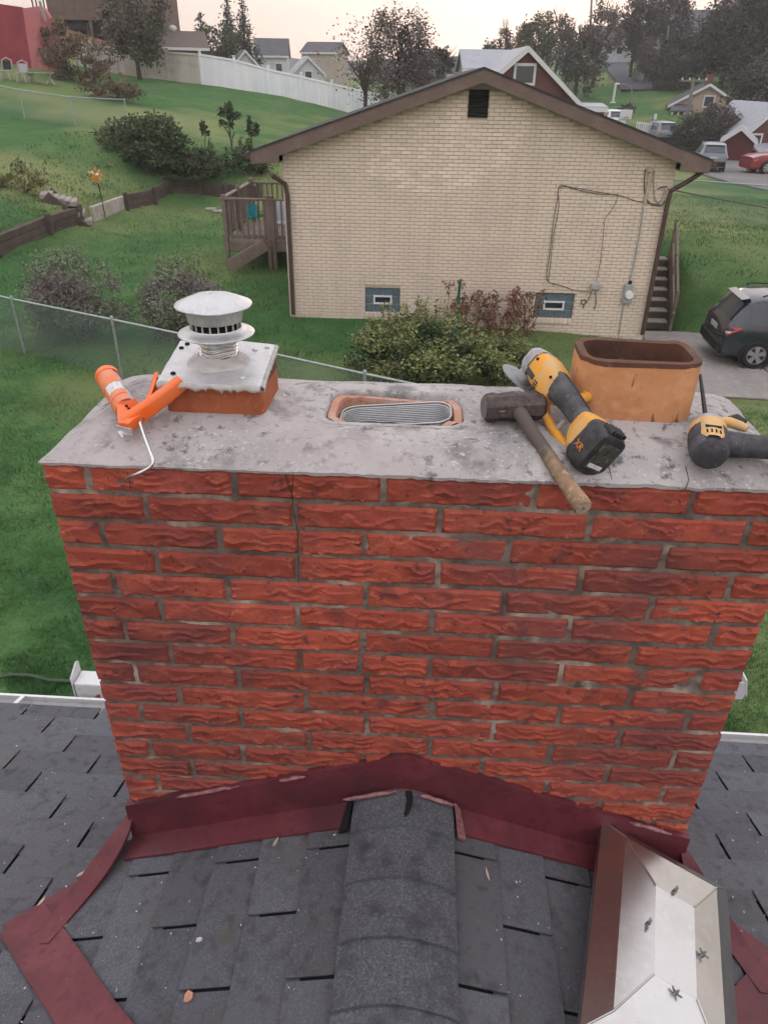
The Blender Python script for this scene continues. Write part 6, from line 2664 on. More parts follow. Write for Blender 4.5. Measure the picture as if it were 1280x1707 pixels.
# brick gable right behind the cream house
Y = 42
ap, er = at(880, 77, Y), at(970, 178, Y)
hw = er.x - ap.x
b = Vector((ap.x, Y, -4.6))
gable_house('brick_house', 'dark brick gable house with white rake trim behind the cream house', b, 2 * hw - .5, 7, er.z + 4.6 + .2, ap.z - er.z - .3, R(3), m_rbrick, m_lroof, m_wtrim, [('f', at(874, 124, Y).x - ap.x, at(874, 124, Y).z + 4.6, .85, .7)], .25)
# its lower wing roof and porch
q = at(985, 178, Y - .5)
gable_house('porch_wing', 'small white-edged porch roof at the right foot of the brick gable', Vector((at(990, 180, Y).x, Y + .2, -4.6)), 1.15, 2.2, at(990, 178, Y).z + 4.5, .12, R(3), m_rbrick, m_lroof, m_wtrim, [], .12, ridge='x', cat='porch')
wl = at(815, 110, Y + 6)
gable_house('grey_roofed_house', 'house with pale blue-grey roof rising left of the brick gable', Vector((at(822, 110, Y + 9).x, Y + 8, -4.2)), 3.4, 5, at(822, 116, Y + 8).z + 4.2, .95, R(3), m_cream, m_lroof, m_wtrim, [], .2, ridge='x')
# ranch left of it
Y = 74
p0, p1 = at(690, 122, Y), at(788, 122, Y)
gable_house('ranch_house', 'low cream ranch house with dark grey roof left of the pale blue-grey roof', Vector(((p0.x + p1.x) / 2, Y, p0.z - 2.6)), p1.x - p0.x, 8, 2.6, 1.25, R(-2), m_cream, m_groof, m_wtrim, [('f', -1.8, 1.9, .8, .9), ('f', .6, 1.7, 1.6, 1.1)], .35, ridge='x')
# village left of the bare tree
Y = 100
p0, p1 = at(428, 95, Y), at(478, 95, Y)
gable_house('white_house', 'white house with steep dark slate roof beyond the white fence', Vector(((p0.x + p1.x) / 2, Y, p0.z - 3.6)), p1.x - p0.x, 7, 3.8, 1.7, R(8), m_whitew, m_groof, m_wtrim, [('f', .8, 2.4, .7, 1.1)], .25, ridge='x')
Y = 82
ap = at(512, 95, Y)
el, er = at(488, 122, Y), at(540, 122, Y)
gable_house('white_gable_house', 'small white gabled house beyond the fence, next to the bare tree', Vector(((el.x + er.x) / 2, Y, el.z - 2.2)), er.x - el.x, 6, 2.2, ap.z - el.z, R(14), m_whitew, m_lroof, m_wtrim, [('f', 0, 2.0, .6, .7)], .2)
Y = 112
p0, p1 = at(502, 90, Y), at(560, 90, Y)
gable_house('grey_house', 'grey house with dark roof farthest back beside the bare tree', Vector(((p0.x + p1.x) / 2, Y, p0.z - 4)), p1.x - p0.x, 8, 4.2, 1.2, R(-6), m_cream, m_groof, m_wtrim, [('f', -1, 2.8, .8, 1)], .2, ridge='x')
Y = 78
p0 = at(410, 108, Y)
gable_house('small_gable', 'little pale gabled roof peeping over the white fence', Vector((p0.x, Y, p0.z - 2.2)), 2.6, 4, 2.0, 1.3, R(20), m_whitew, m_groof, m_wtrim, [], .2)
# shed behind the tan fence
Y = 67
p0, p1 = at(270, 80, Y), at(344, 80, Y)
sd_ = gable_house('garden_shed', 'brown-roofed shed with round vent behind the tan fence', Vector(((p0.x + p1.x) / 2, Y, p0.z - 1.9)), p1.x - p0.x, 3.2, 2.0, 1.0, R(24), m_brownw, M('shed_roof', (.16, .13, .115), .9), m_wtrim, [('f', -.6, 1.3, 1.6, .35)], .2, ridge='x')
mb = MB()
mb.lathe([(.12, 2.9), (.12, 3.05), (.3, 3.15), (.33, 3.3), (.2, 3.45), (.02, 3.5)], 12, (-.5, 1.6, 0))
mb.build('roof_vent', m_wtrim, sd_, local=True, smooth=True)
# big wooden deck house top left
Y = 62
p0, p1 = at(70, 40, Y), at(250, 40, Y)
zb0 = gz1((p0.x + p1.x) / 2, Y)
dh = gable_house('deck_house', 'brown house with tall wooden deck at the top left', Vector(((p0.x + p1.x) / 2 - .6, Y + 3, zb0)), p1.x - p0.x, 8, 7.0, 1.5, R(4), m_brownw, m_groof, m_wtrim, [('f', -2, 2.2, 1.4, 1.1), ('f', 1.0, 2.2, 1.2, 1.1)], .3, ridge='x')
zd = at(150, 30, Y).z
wdt = p1.x - p0.x
mb = MB()
mb.box((0, -1.5, zd - zb0), (wdt, 3, .25))
mb.build('deck_floor', m_brownw, dh, local=True)
for i in range(5):
    x = -wdt / 2 + .1 + (wdt - .2) * i / 4
    mb = MB()
    mb.box((x, -2.9, (zd - zb0) / 2), (.18, .18, zd - zb0))
    mb.build('deck_post', m_brownw, dh, local=True)
for i in range(30):
    x = -wdt / 2 + .1 + (wdt - .2) * i / 29
    mb = MB()
    mb.box((x, -2.95, zd - zb0 + .6), (.1, .04, 1.1))
    mb.build('deck_baluster', m_brownw, dh, local=True)
mb = MB()
mb.box((0, -2.95, zd - zb0 + 1.18), (wdt, .12, .08))
mb.build('deck_rail', m_brownw, dh, local=True)
for s in (-1, 1):
    mb = MB()
    mb.bar((wdt * .3 + s * .9, -2.92, zd - zb0), (wdt * .3, -2.92, .6), .14, .14)
    mb.build('deck_brace', M('pinkish_brace', (.32, .22, .19), .9) if s < 0 else m_brownw, dh, local=True)
mb = MB()
mb.prism([(-wdt * .42, -3.1, 0), (wdt * .25, -3.1, 0), (wdt * .25, -3.1, 1.2), (-wdt * .42, -3.1, 2.6)], (0, .15, 0))
mb.build('sloping_wall', M('pink_masonry', (.3, .165, .14), .9, var=((2, (.24, .13, .11), .4, .7),)), dh, local=True)
# red tarpaulin tent
Y = 50
m_tarp = M('red_tarp', (.28, .045, .06), .7, var=((1.2, (.2, .03, .045), .45, .7),))
m_tarp2 = M('pink_tarp', (.50, .17, .18), .7, var=((1.5, (.42, .13, .15), .45, .7),))
p0, p1, p2, p3 = at(-30, 108, Y), at(62, 108, Y), at(40, 12, Y), at(80, 95, Y)
zz = gz1(p1.x, Y) - .2
tn = thing('red_tent', 'red and pink tarpaulin tent at the top left', 'tent', (p1.x, Y, zz))
A = [Vector((p0.x - 2, Y + .3, zz)), Vector((at(50, 100, Y).x, Y, zz)), Vector((at(38, 12, Y).x, Y, at(38, 12, Y).z)), Vector((p0.x - 2, Y + .3, at(-30, -10, Y).z))]
mb = MB()
mb.loft([A, [p + Vector((-.6, 2.2, 0)) for p in A]])
mb.build('side', m_tarp, tn)
B = [Vector((at(50, 100, Y).x + .02, Y - .02, zz)), Vector((at(80, 92, Y).x, Y + 1.2, zz)), Vector((at(78, 40, Y).x, Y + 1.2, at(78, 40, Y).z)), Vector((at(62, 8, Y).x, Y + .6, at(62, 8, Y).z)), Vector((at(38, 14, Y).x + .02, Y - .02, at(38, 14, Y).z))]
mb = MB()
mb.loft([B, [p + Vector((-.5, 1.6, 0)) for p in B]])
mb.build('end_flap', m_tarp2, tn)
mb = MB()
a, b = at(66, 0, Y - .1), at(78, 42, Y + 1)
mb.tube([a, b, Vector((at(80, 95, Y + 1).x, Y + 1, zz))], .09, 6)
mb.build('pole', m_wtrim, tn)
# junk garden furniture before the tent
m_oldw = M('weathered_white', (.36, .35, .35), .7)
for i, (px, py, sc_) in enumerate(((14, 128, 1.0), (40, 132, 1.0))):
    p = hit(px, py + 6, 30)
    c = thing('plastic_chair', ('white plastic chair at the left edge below the red tent', 'white plastic chair beside the low table below the red tent')[i], 'chair', p, 'chairs below the red tent')
    for sx in (-.24, .24):
        for sy in (-.22, .22):
            mb = MB()
            mb.cyl(p + Vector((sx, sy, 0)), p + Vector((sx * .9, sy * .9, .42)), .03, None, 6)
            mb.build('leg', m_oldw, c)
    mb = MB()
    mb.box(p + Vector((0, 0, .44)), (.55, .5, .05), bevel=.015)
    mb.build('seat', m_oldw, c)
    mb = MB()
    mb.tube([p + Vector((-.26, .2, .44)), p + Vector((-.26, .3, .95)), p + Vector((0, .33, 1.05)), p + Vector((.26, .3, .95)), p + Vector((.26, .2, .44))], .035, 6)
    mb.build('back_frame', m_oldw, c, smooth=True)
    mb = MB()
    mb.box(p + Vector((0, .27, .7)), (.46, .03, .4), Matrix.Rotation(R(-10), 3, 'X'))
    mb.build('backrest', m_black if i == 0 else m_oldw, c)
p = hit(70, 141, 30)
tb = thing('garden_table', 'low weathered garden table below the red tent', 'table', p)
mb = MB()
mb.box(p + Vector((0, 0, .55)), (1.3, .7, .06), bevel=.01)
mb.build('table_top', m_stone, tb)
for sx in (-.5, .5):
    mb = MB()
    mb.bar(p + Vector((sx - .2, 0, 0)), p + Vector((sx + .15, 0, .53)), .07, .07)
    mb.build('leg', m_oldw, tb)
    mb = MB()
    mb.bar(p + Vector((sx + .2, .1, 0)), p + Vector((sx - .15, .1, .53)), .07, .07)
    mb.build('leg', m_oldw, tb)

# ---- vinyl privacy fences
m_vf = M('white_vinyl_fence', (.83, .85, .9), .5, var=((.8, (.76, .79, .85), .45, .65),), rnd=.04)
m_tf = M('tan_vinyl_fence', (.56, .52, .475), .55, var=((.8, (.4, .37, .335), .45, .65),), rnd=.05)
VF = [(120, 68, 132), (150, 73, 128), (190, 79, 130), (235, 82, 131), (276, 86, 133), (333, 90, 135), (390, 99, 144), (447, 115, 157), (502, 127, 170), (553, 139, 184), (600, 150, 198), (650, 160, 212), (700, 172, 225)]
Yf = 58.0
fw = thing('white_fence', 'tall white vinyl privacy fence running down the grassy hill', 'fence', at(450, 157, Yf))
ft = thing('tan_fence', 'tall tan vinyl privacy fence at the top of the hill', 'fence', at(200, 130, Yf))
for i, (a, b) in enumerate(zip(VF[:-1], VF[1:])):
    par, mat = (ft, m_tf) if i < 5 else (fw, m_vf)
    pa, pb2 = at(a[0], a[1], Yf), at(b[0], b[1], Yf)
    za, zb2 = at(a[0], a[2], Yf).z, at(b[0], b[2], Yf).z
    n = 8
    for k in range(n):
        t0_, t1_ = k / n, (k + 1) / n
        x0, x1 = pa.x + (pb2.x - pa.x) * t0_ + .006, pa.x + (pb2.x - pa.x) * t1_ - .006
        zt0, zt1 = pa.z + (pb2.z - pa.z) * t0_, pa.z + (pb2.z - pa.z) * t1_
        zb_0, zb_1 = za + (zb2 - za) * t0_ - .35, za + (zb2 - za) * t1_ - .35
        mb = MB()
        mb.prism([(x0, Yf, zb_0), (x1, Yf, zb_1), (x1, Yf, zt1 - .06), (x0, Yf, zt0 - .06)], (0, .03, 0))
        mb.build('panel_board', mat, par, loc=(x0, Yf, zb_0))
    mb = MB()
    mb.bar((pa.x, Yf, pa.z - .05), (pb2.x, Yf, pb2.z - .05), .09, .13, .01)
    mb.build('top_rail', mat, par, loc=pa)
    mb = MB()
    mb.box((pa.x, Yf, (pa.z + za) / 2 - .1), (.15, .15, pa.z - za + .5), bevel=.01)
    mb.box((pa.x, Yf, pa.z + .2), (.19, .19, .06), bevel=.02)
    mb.build('post', mat, par, loc=(pa.x, Yf, za))

# ---- right side: hill houses
Y = 82
ap = at(1186, 137, Y)
el, er = at(1120, 178, Y), at(1232, 172, Y)
zb1 = gz1(ap.x, Y) - .5
gable_house('cream_gable_house', 'cream gable house with little chimney and porch on the right hillside', Vector(((el.x + er.x) / 2, Y, zb1)), er.x - el.x, 8, (el.z + er.z) / 2 - zb1, ap.z - (el.z + er.z) / 2 - .2, R(-12), M('peach_siding', (.40, .31, .26), .85), m_groof, m_wtrim, [('f', .2, ap.z - zb1 - 1.6, .8, .8), ('f', -.9, ap.z - zb1 - 3.4, .6, .8), ('f', .1, ap.z - zb1 - 3.4, .6, .8)], .35, chimney=(.0, 2.0), porch=(-3.2, -1.2, 1.6, (el.z - zb1) * .55))
Y = 128
p0, p1 = at(1003, 90, Y), at(1095, 90, Y)
gable_house('white_hill_house', 'white house with hip roof at the top of the asphalt drive', Vector(((p0.x + p1.x) / 2, Y, at(1050, 110, Y).z)), p1.x - p0.x, 9, at(1050, 75, Y).z - at(1050, 110, Y).z, 2.4, R(6), m_whitew, m_groof, m_wtrim, [('f', -3.2, 2.0, 1.0, 1.0), ('f', -1.6, 2.0, .8, 1.0), ('f', 1.5, 1.2, 2.2, 1.8)], .4, ridge='x')
Y = 118
p0, p1 = at(1105, 90, Y), at(1215, 90, Y)
hh_ = gable_house('dark_hill_house', 'large dim house with grey roof and lit yellow porch lamp on the hill', Vector(((p0.x + p1.x) / 2, Y, at(1150, 105, Y).z)), p1.x - p0.x, 10, at(1150, 55, Y).z - at(1150, 105, Y).z, 2.8, R(-8), M('dim_siding', (.17, .165, .17), .9), m_groof, m_groof, [('f', -2.5, 2.0, 1.2, 1.2), ('f', 1.2, 2.0, 1.2, 1.2)], .5, ridge='x')
lp = at(1168, 74, Y - 1.2)
m_lamp = M('lit_lamp', (.9, .85, .4), .5, emit=(1.0, .9, .35, 3.0))
mb = MB()
mb.lathe([(.05, -.3), (.22, -.2), (.26, .0), (.2, .25), (.04, .34)], 12, lp)
tag(mb.build('porch_lamp', m_lamp, smooth=True), 'lit yellowish porch lamp on the dim hill house', 'lamp')
Y = 58
ap, el = at(1300, 175, Y), at(1236, 228, Y)
zb1 = gz1(24, Y)
gable_house('brick_street_house', 'red brick house with pale roof edge at the right border', Vector((ap.x, Y, zb1)), 2 * (ap.x - el.x), 8, el.z - zb1, ap.z - el.z, R(2), m_rbrick, m_lroof, m_wtrim, [('f', at(1255, 236, Y).x - ap.x, at(1255, 236, Y).z - zb1, .8, .8)], .3, porch=(at(1245, 250, Y).x - ap.x, 2.0, 2.2, at(1250, 253, Y - 2).z - zb1 - .2))
Y = 54
p = at(1222, 262, Y)
zb1 = gz1(p.x, Y)
gable_house('dark_red_shed', 'dark red lean-to shed beside the brick street house', Vector((p.x + .1, Y, zb1)), 1.9, 2.2, 1.3, .7, R(-20), M('dark_red_boards', (.10, .03, .035), .85), m_lroof, m_wtrim, [], .2, cat='shed')
# white railing deck behind the roof corner
Y = 64
p0, p1 = at(1062, 222, Y), at(1160, 240, Y)
wr_ = thing('white_railing', 'white picket railing seen over the right slope of the brown roof', 'railing', Vector((p0.x, Y, p0.z - .8)))
n = 26
zt_ = [at(1062 + 95 * i / n, 203 + 12 * i / n, Y) for i in range(n + 1)]
for i in range(n + 1):
    mb = MB()
    mb.box((zt_[i].x, Y, zt_[i].z - .55), (.09, .06, 1.15))
    mb.build('picket', m_wtrim, wr_, loc=zt_[i])
for dz in (-.08, -.95):
    mb = MB()
    mb.bar(zt_[0] + Vector((0, 0, dz)), zt_[-1] + Vector((0, 0, dz)), .1, .1)
    mb.build('rail', m_wtrim, wr_, loc=zt_[0])
mb = MB()
q = at(1093, 195, Y)
mb.box((q.x, Y + .2, q.z - .9), (.16, .16, 2.2))
mb.build('gate_post', m_wtrim, wr_, loc=q)

# ---- poles, street lamp, hoop
m_pole = M('grey_wood_pole', (.20, .18, .165), .9)
for (x0, y0, x1, y1, Y, lb) in ((974, 140, 981, 88, 96, 'leaning pale utility pole left of the asphalt drive'), (1106, 120, 1114, 42, 104, 'tall pale utility pole in front of the dim hill house'), (1137, 245, 1156, 130, 66, 'utility pole with crossarm in front of the cream gable house'), (985, 60, 986, -8, 112, 'thin pole rising from the trees left of the drive')):
    a, b = at(x0, y0, Y), at(x1, y1, Y)
    t = thing('utility_pole', lb, 'pole', a, 'utility poles on the right hillside')
    mb = MB()
    mb.cyl(a - Vector((0, 0, 1.5)), b, .16, .12, 8)
    mb.build('shaft', m_pole, t)
    if 'crossarm' in lb:
        mb = MB()
        c = b + Vector((0, 0, -.2))
        mb.bar(c + Vector((-.95, 0, .0)), c + Vector((1.1, 0, .05)), .1, .12)
        arm = mb.build('crossarm', m_pole, t)
        for dx in (-.85, -.3, .4, .95):
            mb = MB()
            mb.lathe([(.05, .06), (.07, .12), (.03, .22)], 8, c + Vector((dx, 0, 0)))
            mb.build('insulator', m_wtrim, arm)
Y = 86
a = at(1046, 188, Y)
t = thing('street_lamp', 'grey street lamp with curved arm on the green hillside', 'street lamp', a)
pts = [a - Vector((0, 0, .8)), at(1051, 165, Y), at(1053, 152, Y), at(1050, 146, Y), at(1042, 142, Y), at(1030, 140, Y)]
mb = MB()
mb.tube(pts, [.12, .1, .09, .08, .07, .06], 8)
mb.build('pole', m_pole, t, smooth=True)
mb = MB()
mb.lathe([(.02, .12), (.25, .05), (.3, -.03), (.05, -.08)], 10, at(1028, 140, Y))
mb.build('lamp_head', m_wtrim, t, smooth=True)
Y = 70
q = at(1043, 191, Y)
t = thing('basketball_hoop', 'white basketball backboard on a dark post below the street lamp', 'basketball hoop', Vector((q.x, Y, q.z - 3)))
mb = MB()
mb.box(q, (1.0, .06, .72), bevel=.02)
mb.build('backboard', m_wtrim, t)
mb = MB()
mb.cyl((q.x, Y + .3, q.z - 3.2), (q.x, Y + .3, q.z), .07, None, 8)
mb.build('post', m_black, t)
mb = MB()
ring = [q + Vector((math.cos(a_2) * .22, -.28 + math.sin(a_2) * .22, -.2)) for a_2 in np.linspace(0, 6.283, 17)]
mb.tube(ring, .02, 6)
mb.build('rim', m_redc, t)
p = hit(1021, 172, 60)
t = thing('marker_post', 'short white marker post on the green hillside', 'post', p)
mb = MB()
mb.box(p + Vector((0, 0, .8)), (.22, .1, 1.7), bevel=.02)
mb.build('post', m_wtrim, t)
mb = MB()
mb.box(p + Vector((0, 0, .05)), (.6, .3, .14), bevel=.02)
mb.build('foot', m_wtrim, t)
# ================================================================ trees
m_fdark = leafmat('far_dark_leaves', (0.059, 0.065, 0.051), (0.085, 0.085, 0.065), (0.037, 0.043, 0.037), .9)
m_fbrown = leafmat('far_brown_leaves', (0.132, 0.109, 0.093), (0.186, 0.152, 0.124), (0.078, 0.065, 0.059), .9)
m_fgreen = leafmat('far_green_leaves', (0.085, 0.101, 0.054), (0.124, 0.136, 0.070), (0.050, 0.062, 0.037), .9)
m_fgrey = leafmat('far_grey_twigs', (0.116, 0.102, 0.096), (0.155, 0.139, 0.132), (0.078, 0.071, 0.068), .95)
m_fgold = leafmat('far_yellowing_leaves', (0.171, 0.155, 0.070), (0.232, 0.202, 0.093), (0.109, 0.101, 0.046), .9)
m_conif = leafmat('conifer_needles', (0.034, 0.046, 0.037), (0.050, 0.065, 0.046), (0.022, 0.031, 0.026), .95)


def limbs(mb, p, d, L, r_, depth, rg, tips, spread=.6, n=3):
    q = p + d * L
    mid_ = p + d * L * .5 + Vector((rg.uniform(-1, 1), rg.uniform(-1, 1), rg.uniform(-.4, .6))) * L * .07
    mb.tube([p, mid_, q], [r_, r_ * .85, r_ * .68], 5 if depth < 3 else 6, caps=False)
    tips.append(q)
    if depth == 0:
        return
    for i in range(n):
        a = rg.uniform(0, 6.28)
        s, t, _ = frame(d)
        nd = (d + (s * math.cos(a) + t * math.sin(a)) * rg.uniform(.35, 1) * spread + Vector((0, 0, .12))).normalized()
        limbs(mb, p + d * L * rg.uniform(.55, 1.0), nd, L * rg.uniform(.6, .82), r_ * .62, depth - 1, rg, tips, spread, n)


def tree(label, base, h, rad, mat, n=2600, size=.35, seed=1, trunk=.22, depth=3, kclump=26, name='tree', cat='tree', lean=0, group=None, crown_at=.62, spread=.6, mat2=None, cr=.33, tn=3, tf=.38):
    rg = random.Random(seed)
    base = Vector(base)
    t = thing(name, label, cat, base, group)
    mb = MB()
    tips = []
    limbs(mb, base - Vector((0, 0, .3)), Vector((lean, 0, 1)).normalized(), h * tf, trunk, depth, rg, tips, spread, tn)
    mb.build('trunk', m_bark, t, loc=base, recalc=False, smooth=True)
    if n:
        c = (base.x + lean * h * .6, base.y, base.z + h * crown_at)
        P = clumpy(n, c, rad, kclump, cr, .3)
        v_, f_ = leaf_quads(P, size, .6)
        link('crown', np_mesh('crown', v_, f_, mat), t)
        if mat2:
            P = clumpy(n // 3, c, rad, kclump, cr, .5)  # further leaves in a second leaf colour, mixed through the crown
            v_, f_ = leaf_quads(P, size, .6)
            link('crown_mixed_leaves', np_mesh('crown_mixed_leaves', v_, f_, mat2), t)
    return t


def conifer(label, base, h, r_, seed, group=None):
    rg = np.random.default_rng(seed)
    base = Vector(base)
    t = thing('conifer', label, 'tree', base, group)
    mb = MB()
    mb.cyl(base - Vector((0, 0, .5)), base + Vector((0, 0, h)), r_ * .07, .03, 8)
    mb.build('trunk', m_bark, t, loc=base)
    P = []
    lev = int(h * 3.2)
    for i in range(lev):
        f = i / lev
        z = h * (.08 + .92 * f)
        rr_ = r_ * (1 - f) ** .85 * rg.uniform(.75, 1.12)
        for k in range(int(7 + 10 * (1 - f))):
            a = rg.uniform(0, 6.283)
            m_ = max(4, int(26 * (1 - f)))
            q = rg.uniform(.1, 1, m_) * rr_ * rg.uniform(.75, 1.1)
            P.append(np.stack([base.x + np.cos(a) * q + rg.normal(0, .06 * r_, m_), base.y + np.sin(a) * q + rg.normal(0, .06 * r_, m_), base.z + z - q * .22 + rg.normal(0, .12, m_)], 1))
    P = np.concatenate(P)
    v_, f_ = leaf_quads(P, .32, .4, droop=.3)
    link('crown', np_mesh('crown', v_, f_, m_conif), t)
    return t


def tb(px, py, Y):
    """foot of a tree seen at a pixel, at distance Y, standing on the ground"""
    p = at(px, py, Y)
    return Vector((p.x, Y, gz1(p.x, Y)))


def ph(Y, npx):
    return npx * Y / 1635.0


def topz(px, py, Y):
    """height of a tree whose top is seen at a pixel"""
    return at(px, py, Y).z - gz1(at(px, py, Y).x, Y)


# left hill
b = tb(234, 128, 55)
tree('bushy brownish-green tree in front of the tan fence', b, topz(234, -12, 55), (2.3, 2.0, 2.55), m_fbrown, 5200, .22, 3, .17, 3, 34, crown_at=.66, mat2=m_fgreen, spread=.75)
b = hit(140, 140, 30)
bush('dry brown brush heap beside the red tent', b, (1.9, 1.4, 1.15), 5000, .16, m_dry, 40, sprigs=14, sprig_mat=m_fgold, name='brush_heap')
b = hit(95, 118, 30)
bush('tall straggly dry bush leaning on the red tent', b, (1.1, 1.0, 1.4), 2400, .16, m_dry, 24, sprigs=14, sprig_mat=m_fgold)
b = hit(262, 285, 25)
bush('large dark green bush on the bank above the timber wall', b, (1.3, 1.2, .95), 6500, .13, m_green2, 60, sprigs=10, sprig_mat=m_fgreen, mats2=m_green2)
b = hit(335, 296, 25)
bush('low green bush on the bank, right of the large dark bush', b, (1.15, .9, .5), 3600, .12, m_fgreen, 40, sprigs=8, sprig_mat=m_fgreen, mats2=m_green2)
b = hit(410, 290, 25)
bush('low dark bush on the bank left of the cream house roof', b, (1.0, .8, .55), 2800, .12, m_green2, 36, sprigs=5, sprig_mat=m_fgreen)
b = hit(388, 262, 25)
tree('small round-topped sapling above the bank', b, 2.0, (.55, .5, .5), m_green2, 900, .13, 5, .05, 2, 12, crown_at=.78)
b = hit(424, 265, 25)
tree('thin dark sapling just left of the brown roof end', b, 1.7, (.22, .22, .55), m_green2, 420, .12, 8, .04, 2, 8, crown_at=.7)
b = hit(346, 262, 25)
tree('slim dark sapling between the bank bushes', b, 1.5, (.2, .2, .4), m_green2, 260, .12, 9, .04, 2, 6, crown_at=.7)
conifer('tall dark spruce behind the fence, left of the double spruce', tb(340, 90, 92), topz(340, 20, 92), 2.2, 1, 'spruces beyond the fence')
conifer('tallest dark spruce beyond the white fence', tb(385, 95, 90), topz(385, -8, 90), 2.3, 2, 'spruces beyond the fence')
conifer('dark spruce growing against the tallest spruce on its right', tb(410, 95, 91), topz(410, -4, 91), 2.5, 3, 'spruces beyond the fence')
tree('grey-green low tree at the foot of the spruces', tb(365, 100, 84), 4.2, (2.6, 2, 1.6), m_fgreen, 1800, .3, 12, .15, 2)
# bare trees behind the cream house
b = tb(608, 185, 50)
tree('bare branching tree behind the left slope of the brown roof', b, topz(608, -4, 50), (2.2, 1.8, 2.3), m_fgrey, 1000, .16, 21, .13, 5, 60, crown_at=.55, spread=.75, cr=.5, tf=.26)
b = tb(665, 175, 53)
tree('dense grey-brown tree right of the bare tree', b, topz(665, 6, 53), (2.3, 1.9, 2.8), m_fgrey, 7500, .16, 22, .17, 4, 50, crown_at=.6, mat2=m_fbrown, spread=.6, cr=.36)
tree('small dark round tree beside the grey-brown tree', tb(735, 110, 72), topz(735, 40, 72), (.95, .9, 1.5), m_fdark, 1500, .22, 23, .12, 3, 20, crown_at=.58)
tree('low dark tree between the grey-brown tree and the small round tree', tb(700, 110, 70), topz(700, 55, 70), (1.6, 1.2, 1.2), m_fgrey, 1600, .22, 24, .12, 3, 20)
tree('small dark tree left of the pale blue-grey roof', tb(822, 95, 100), topz(822, 52, 100), (2.2, 2, 1.7), m_fdark, 2000, .3, 25, .2, 3)
tree('thin brown tree behind the brick gable', tb(850, 95, 104), topz(850, 28, 104), (1.5, 1.5, 2.2), m_fbrown, 1700, .26, 26, .2, 4)
tree('full green tree rising behind the brick gable', tb(893, 90, 98), topz(893, 14, 98), (2.3, 2.2, 3.1), m_fgreen, 4200, .3, 27, .25, 3, 36, crown_at=.6, mat2=m_fgold)
tree('brown half-bare tree between the green tree and the dark grove', tb(930, 90, 108), topz(930, 12, 108), (1.9, 1.8, 2.6), m_fbrown, 2000, .28, 28, .22, 4, 30, cr=.28)
tree('dark broad tree left of the asphalt drive', tb(963, 120, 92), topz(963, 25, 92), (2.6, 2.2, 2.9), m_fdark, 4200, .3, 29, .25, 4, 40, crown_at=.45, mat2=m_fbrown)
tree('tall wispy brown tree beside the drive', tb(990, 120, 100), topz(990, -4, 100), (2.7, 2.2, 3.0), m_fbrown, 3000, .28, 30, .25, 4, 40, crown_at=.62, cr=.26)
tree('dark leafy tree in front of the white hill house', tb(1052, 120, 105), topz(1052, -8, 105), (2.4, 2.2, 3.4), m_fdark, 5200, .3, 31, .25, 4, 44, crown_at=.62, mat2=m_fbrown)
tree('tall ragged tree in front of the dim hill house', tb(1100, 115, 110), topz(1100, -14, 110), (3.2, 2.4, 3.1), m_fdark, 4200, .3, 32, .28, 4, 44, crown_at=.68, mat2=m_fbrown, cr=.27)
tree('large dark tree right of the dim hill house', tb(1205, 120, 92), topz(1205, -6, 92), (3.4, 3, 4.0), m_fdark, 8000, .32, 33, .3, 4, 60, crown_at=.58, mat2=m_fgrey)
tree('huge dark tree filling the top right corner', tb(1262, 150, 86), topz(1262, -45, 86), (3.8, 3.2, 5.4), m_fdark, 11000, .32, 34, .35, 4, 70, crown_at=.55, mat2=m_fdark)
tree('dark tree on the slope left of the cream gable house', tb(1128, 150, 98), ph(98, 75), (3.6, 2.6, 2.4), m_fdark, 5200, .3, 35, .2, 3, 40, crown_at=.5)
tree('spreading dark tree above the cream gable house', tb(1190, 140, 104), ph(104, 75), (4.6, 3, 2.6), m_fdark, 5200, .3, 36, .25, 3, 40, crown_at=.5)
tree('wide reddish-grey tree in front of the cream gable house', tb(1192, 232, 62), ph(62, 85), (1.6, 1.4, 1.6), m_fgrey, 5200, .17, 37, .14, 4, 44, crown_at=.52, mat2=m_fbrown)
bush('dark rounded bush by the street left of the reddish-grey tree', tb(1148, 246, 60), (1.5, 1.3, 1.15), 5500, .15, m_fdark, 50, mats2=m_fdark)
bush('small dark bush on the green hillside by the street lamp', hit(1038, 196, 50), (.9, .8, .6), 1500, .16, m_fdark, 20)
bush('dark hedge bush under the dim hill house', tb(1165, 118, 108), (4.2, 2, 1.5), 3800, .26, m_fdark, 40)
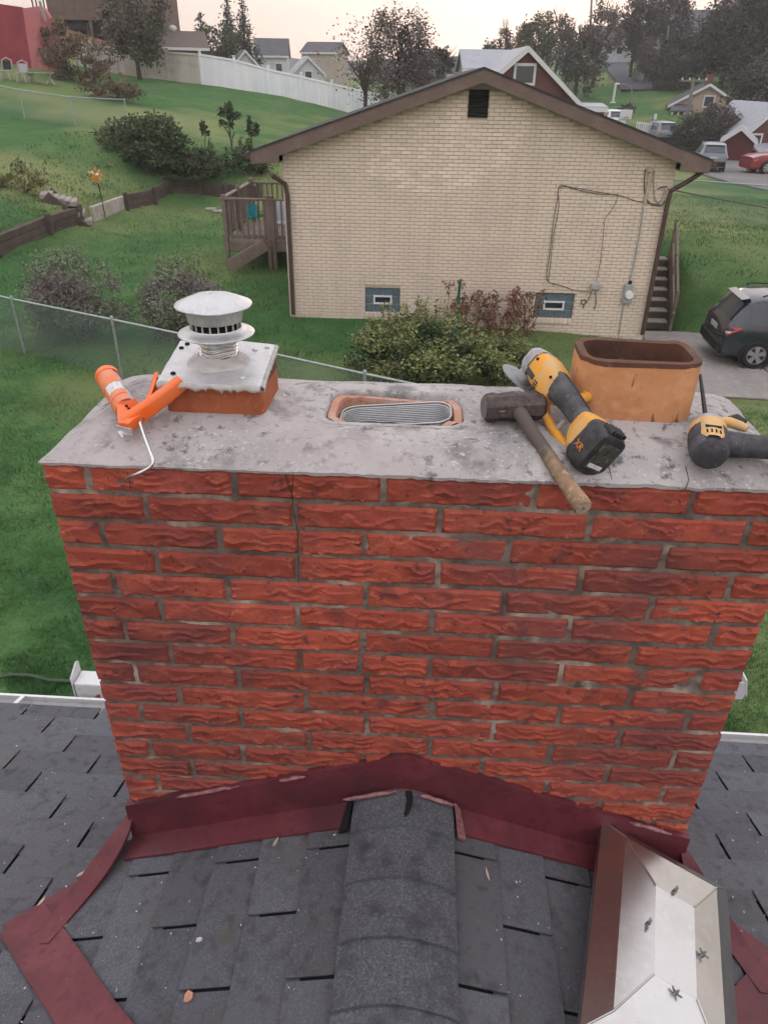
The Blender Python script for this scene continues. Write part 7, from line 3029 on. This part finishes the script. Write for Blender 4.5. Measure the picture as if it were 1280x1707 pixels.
bush('dark low bush beside the white hill house drive', tb(1085, 120, 112), (2.2, 1.6, 1.1), 2200, .24, m_fdark, 26)

# scrub on the left hillside and more growth up the right-hand hill
bush('tangle of dry weeds on the slope below the brush heap', hit(190, 168, 30), (1.7, 1.0, .5), 2600, .13, m_dry, 30, sprigs=12, sprig_mat=m_fgold)
bush('green scrub on the slope left of the large dark bush', hit(205, 250, 25), (1.0, .8, .45), 2000, .11, m_fgreen, 24, sprigs=10, sprig_mat=m_fgreen)
bush('low brambles hanging over the middle of the timber wall', hit(300, 318, 25), (1.2, .6, .3), 1800, .1, m_green2, 24, sprigs=8, sprig_mat=m_fgreen)
bush('weedy clump beside the top of the garden steps', hit(40, 318, 22), (.9, .6, .28), 1300, .09, m_fgold, 20, sprigs=8, sprig_mat=m_fgreen)
tree('dark tree on the green hillside right of the street lamp', tb(1105, 180, 94), topz(1105, 92, 94), (2.6, 2.2, 2.2), m_fdark, 4200, .28, 41, .2, 3, 36, crown_at=.5, mat2=m_fgrey)
tree('dark tree rising behind the red brick street house', tb(1250, 200, 72), topz(1250, 100, 72), (2.4, 2.0, 2.4), m_fdark, 4600, .25, 42, .2, 3, 40, crown_at=.55, mat2=m_fgrey)
tree('narrow brown tree between the street lamp and the asphalt drive', tb(1072, 150, 100), topz(1072, 70, 100), (1.5, 1.4, 2.0), m_fbrown, 2200, .26, 43, .16, 3, 26, crown_at=.55)
# ================================================================ evening air
m_haze = bpy.data.materials.new('evening_haze')
m_haze.use_nodes = True
_h = m_haze.node_tree
_h.nodes.clear()
_pv = _h.nodes.new('ShaderNodeVolumePrincipled')
_pv.inputs['Color'].default_value = (.93, .93, .95, 1)
_pv.inputs['Density'].default_value = .0009
_pv.inputs['Anisotropy'].default_value = .2
_ho = _h.nodes.new('ShaderNodeOutputMaterial')
_h.links.new(_pv.outputs[0], _ho.inputs['Volume'])
mb = MB()
mb.box((0, 330, 4), (2600, 760, 76))
hzb = mb.build('haze', m_haze)
tag(hzb, 'thin evening haze', kind='stuff')
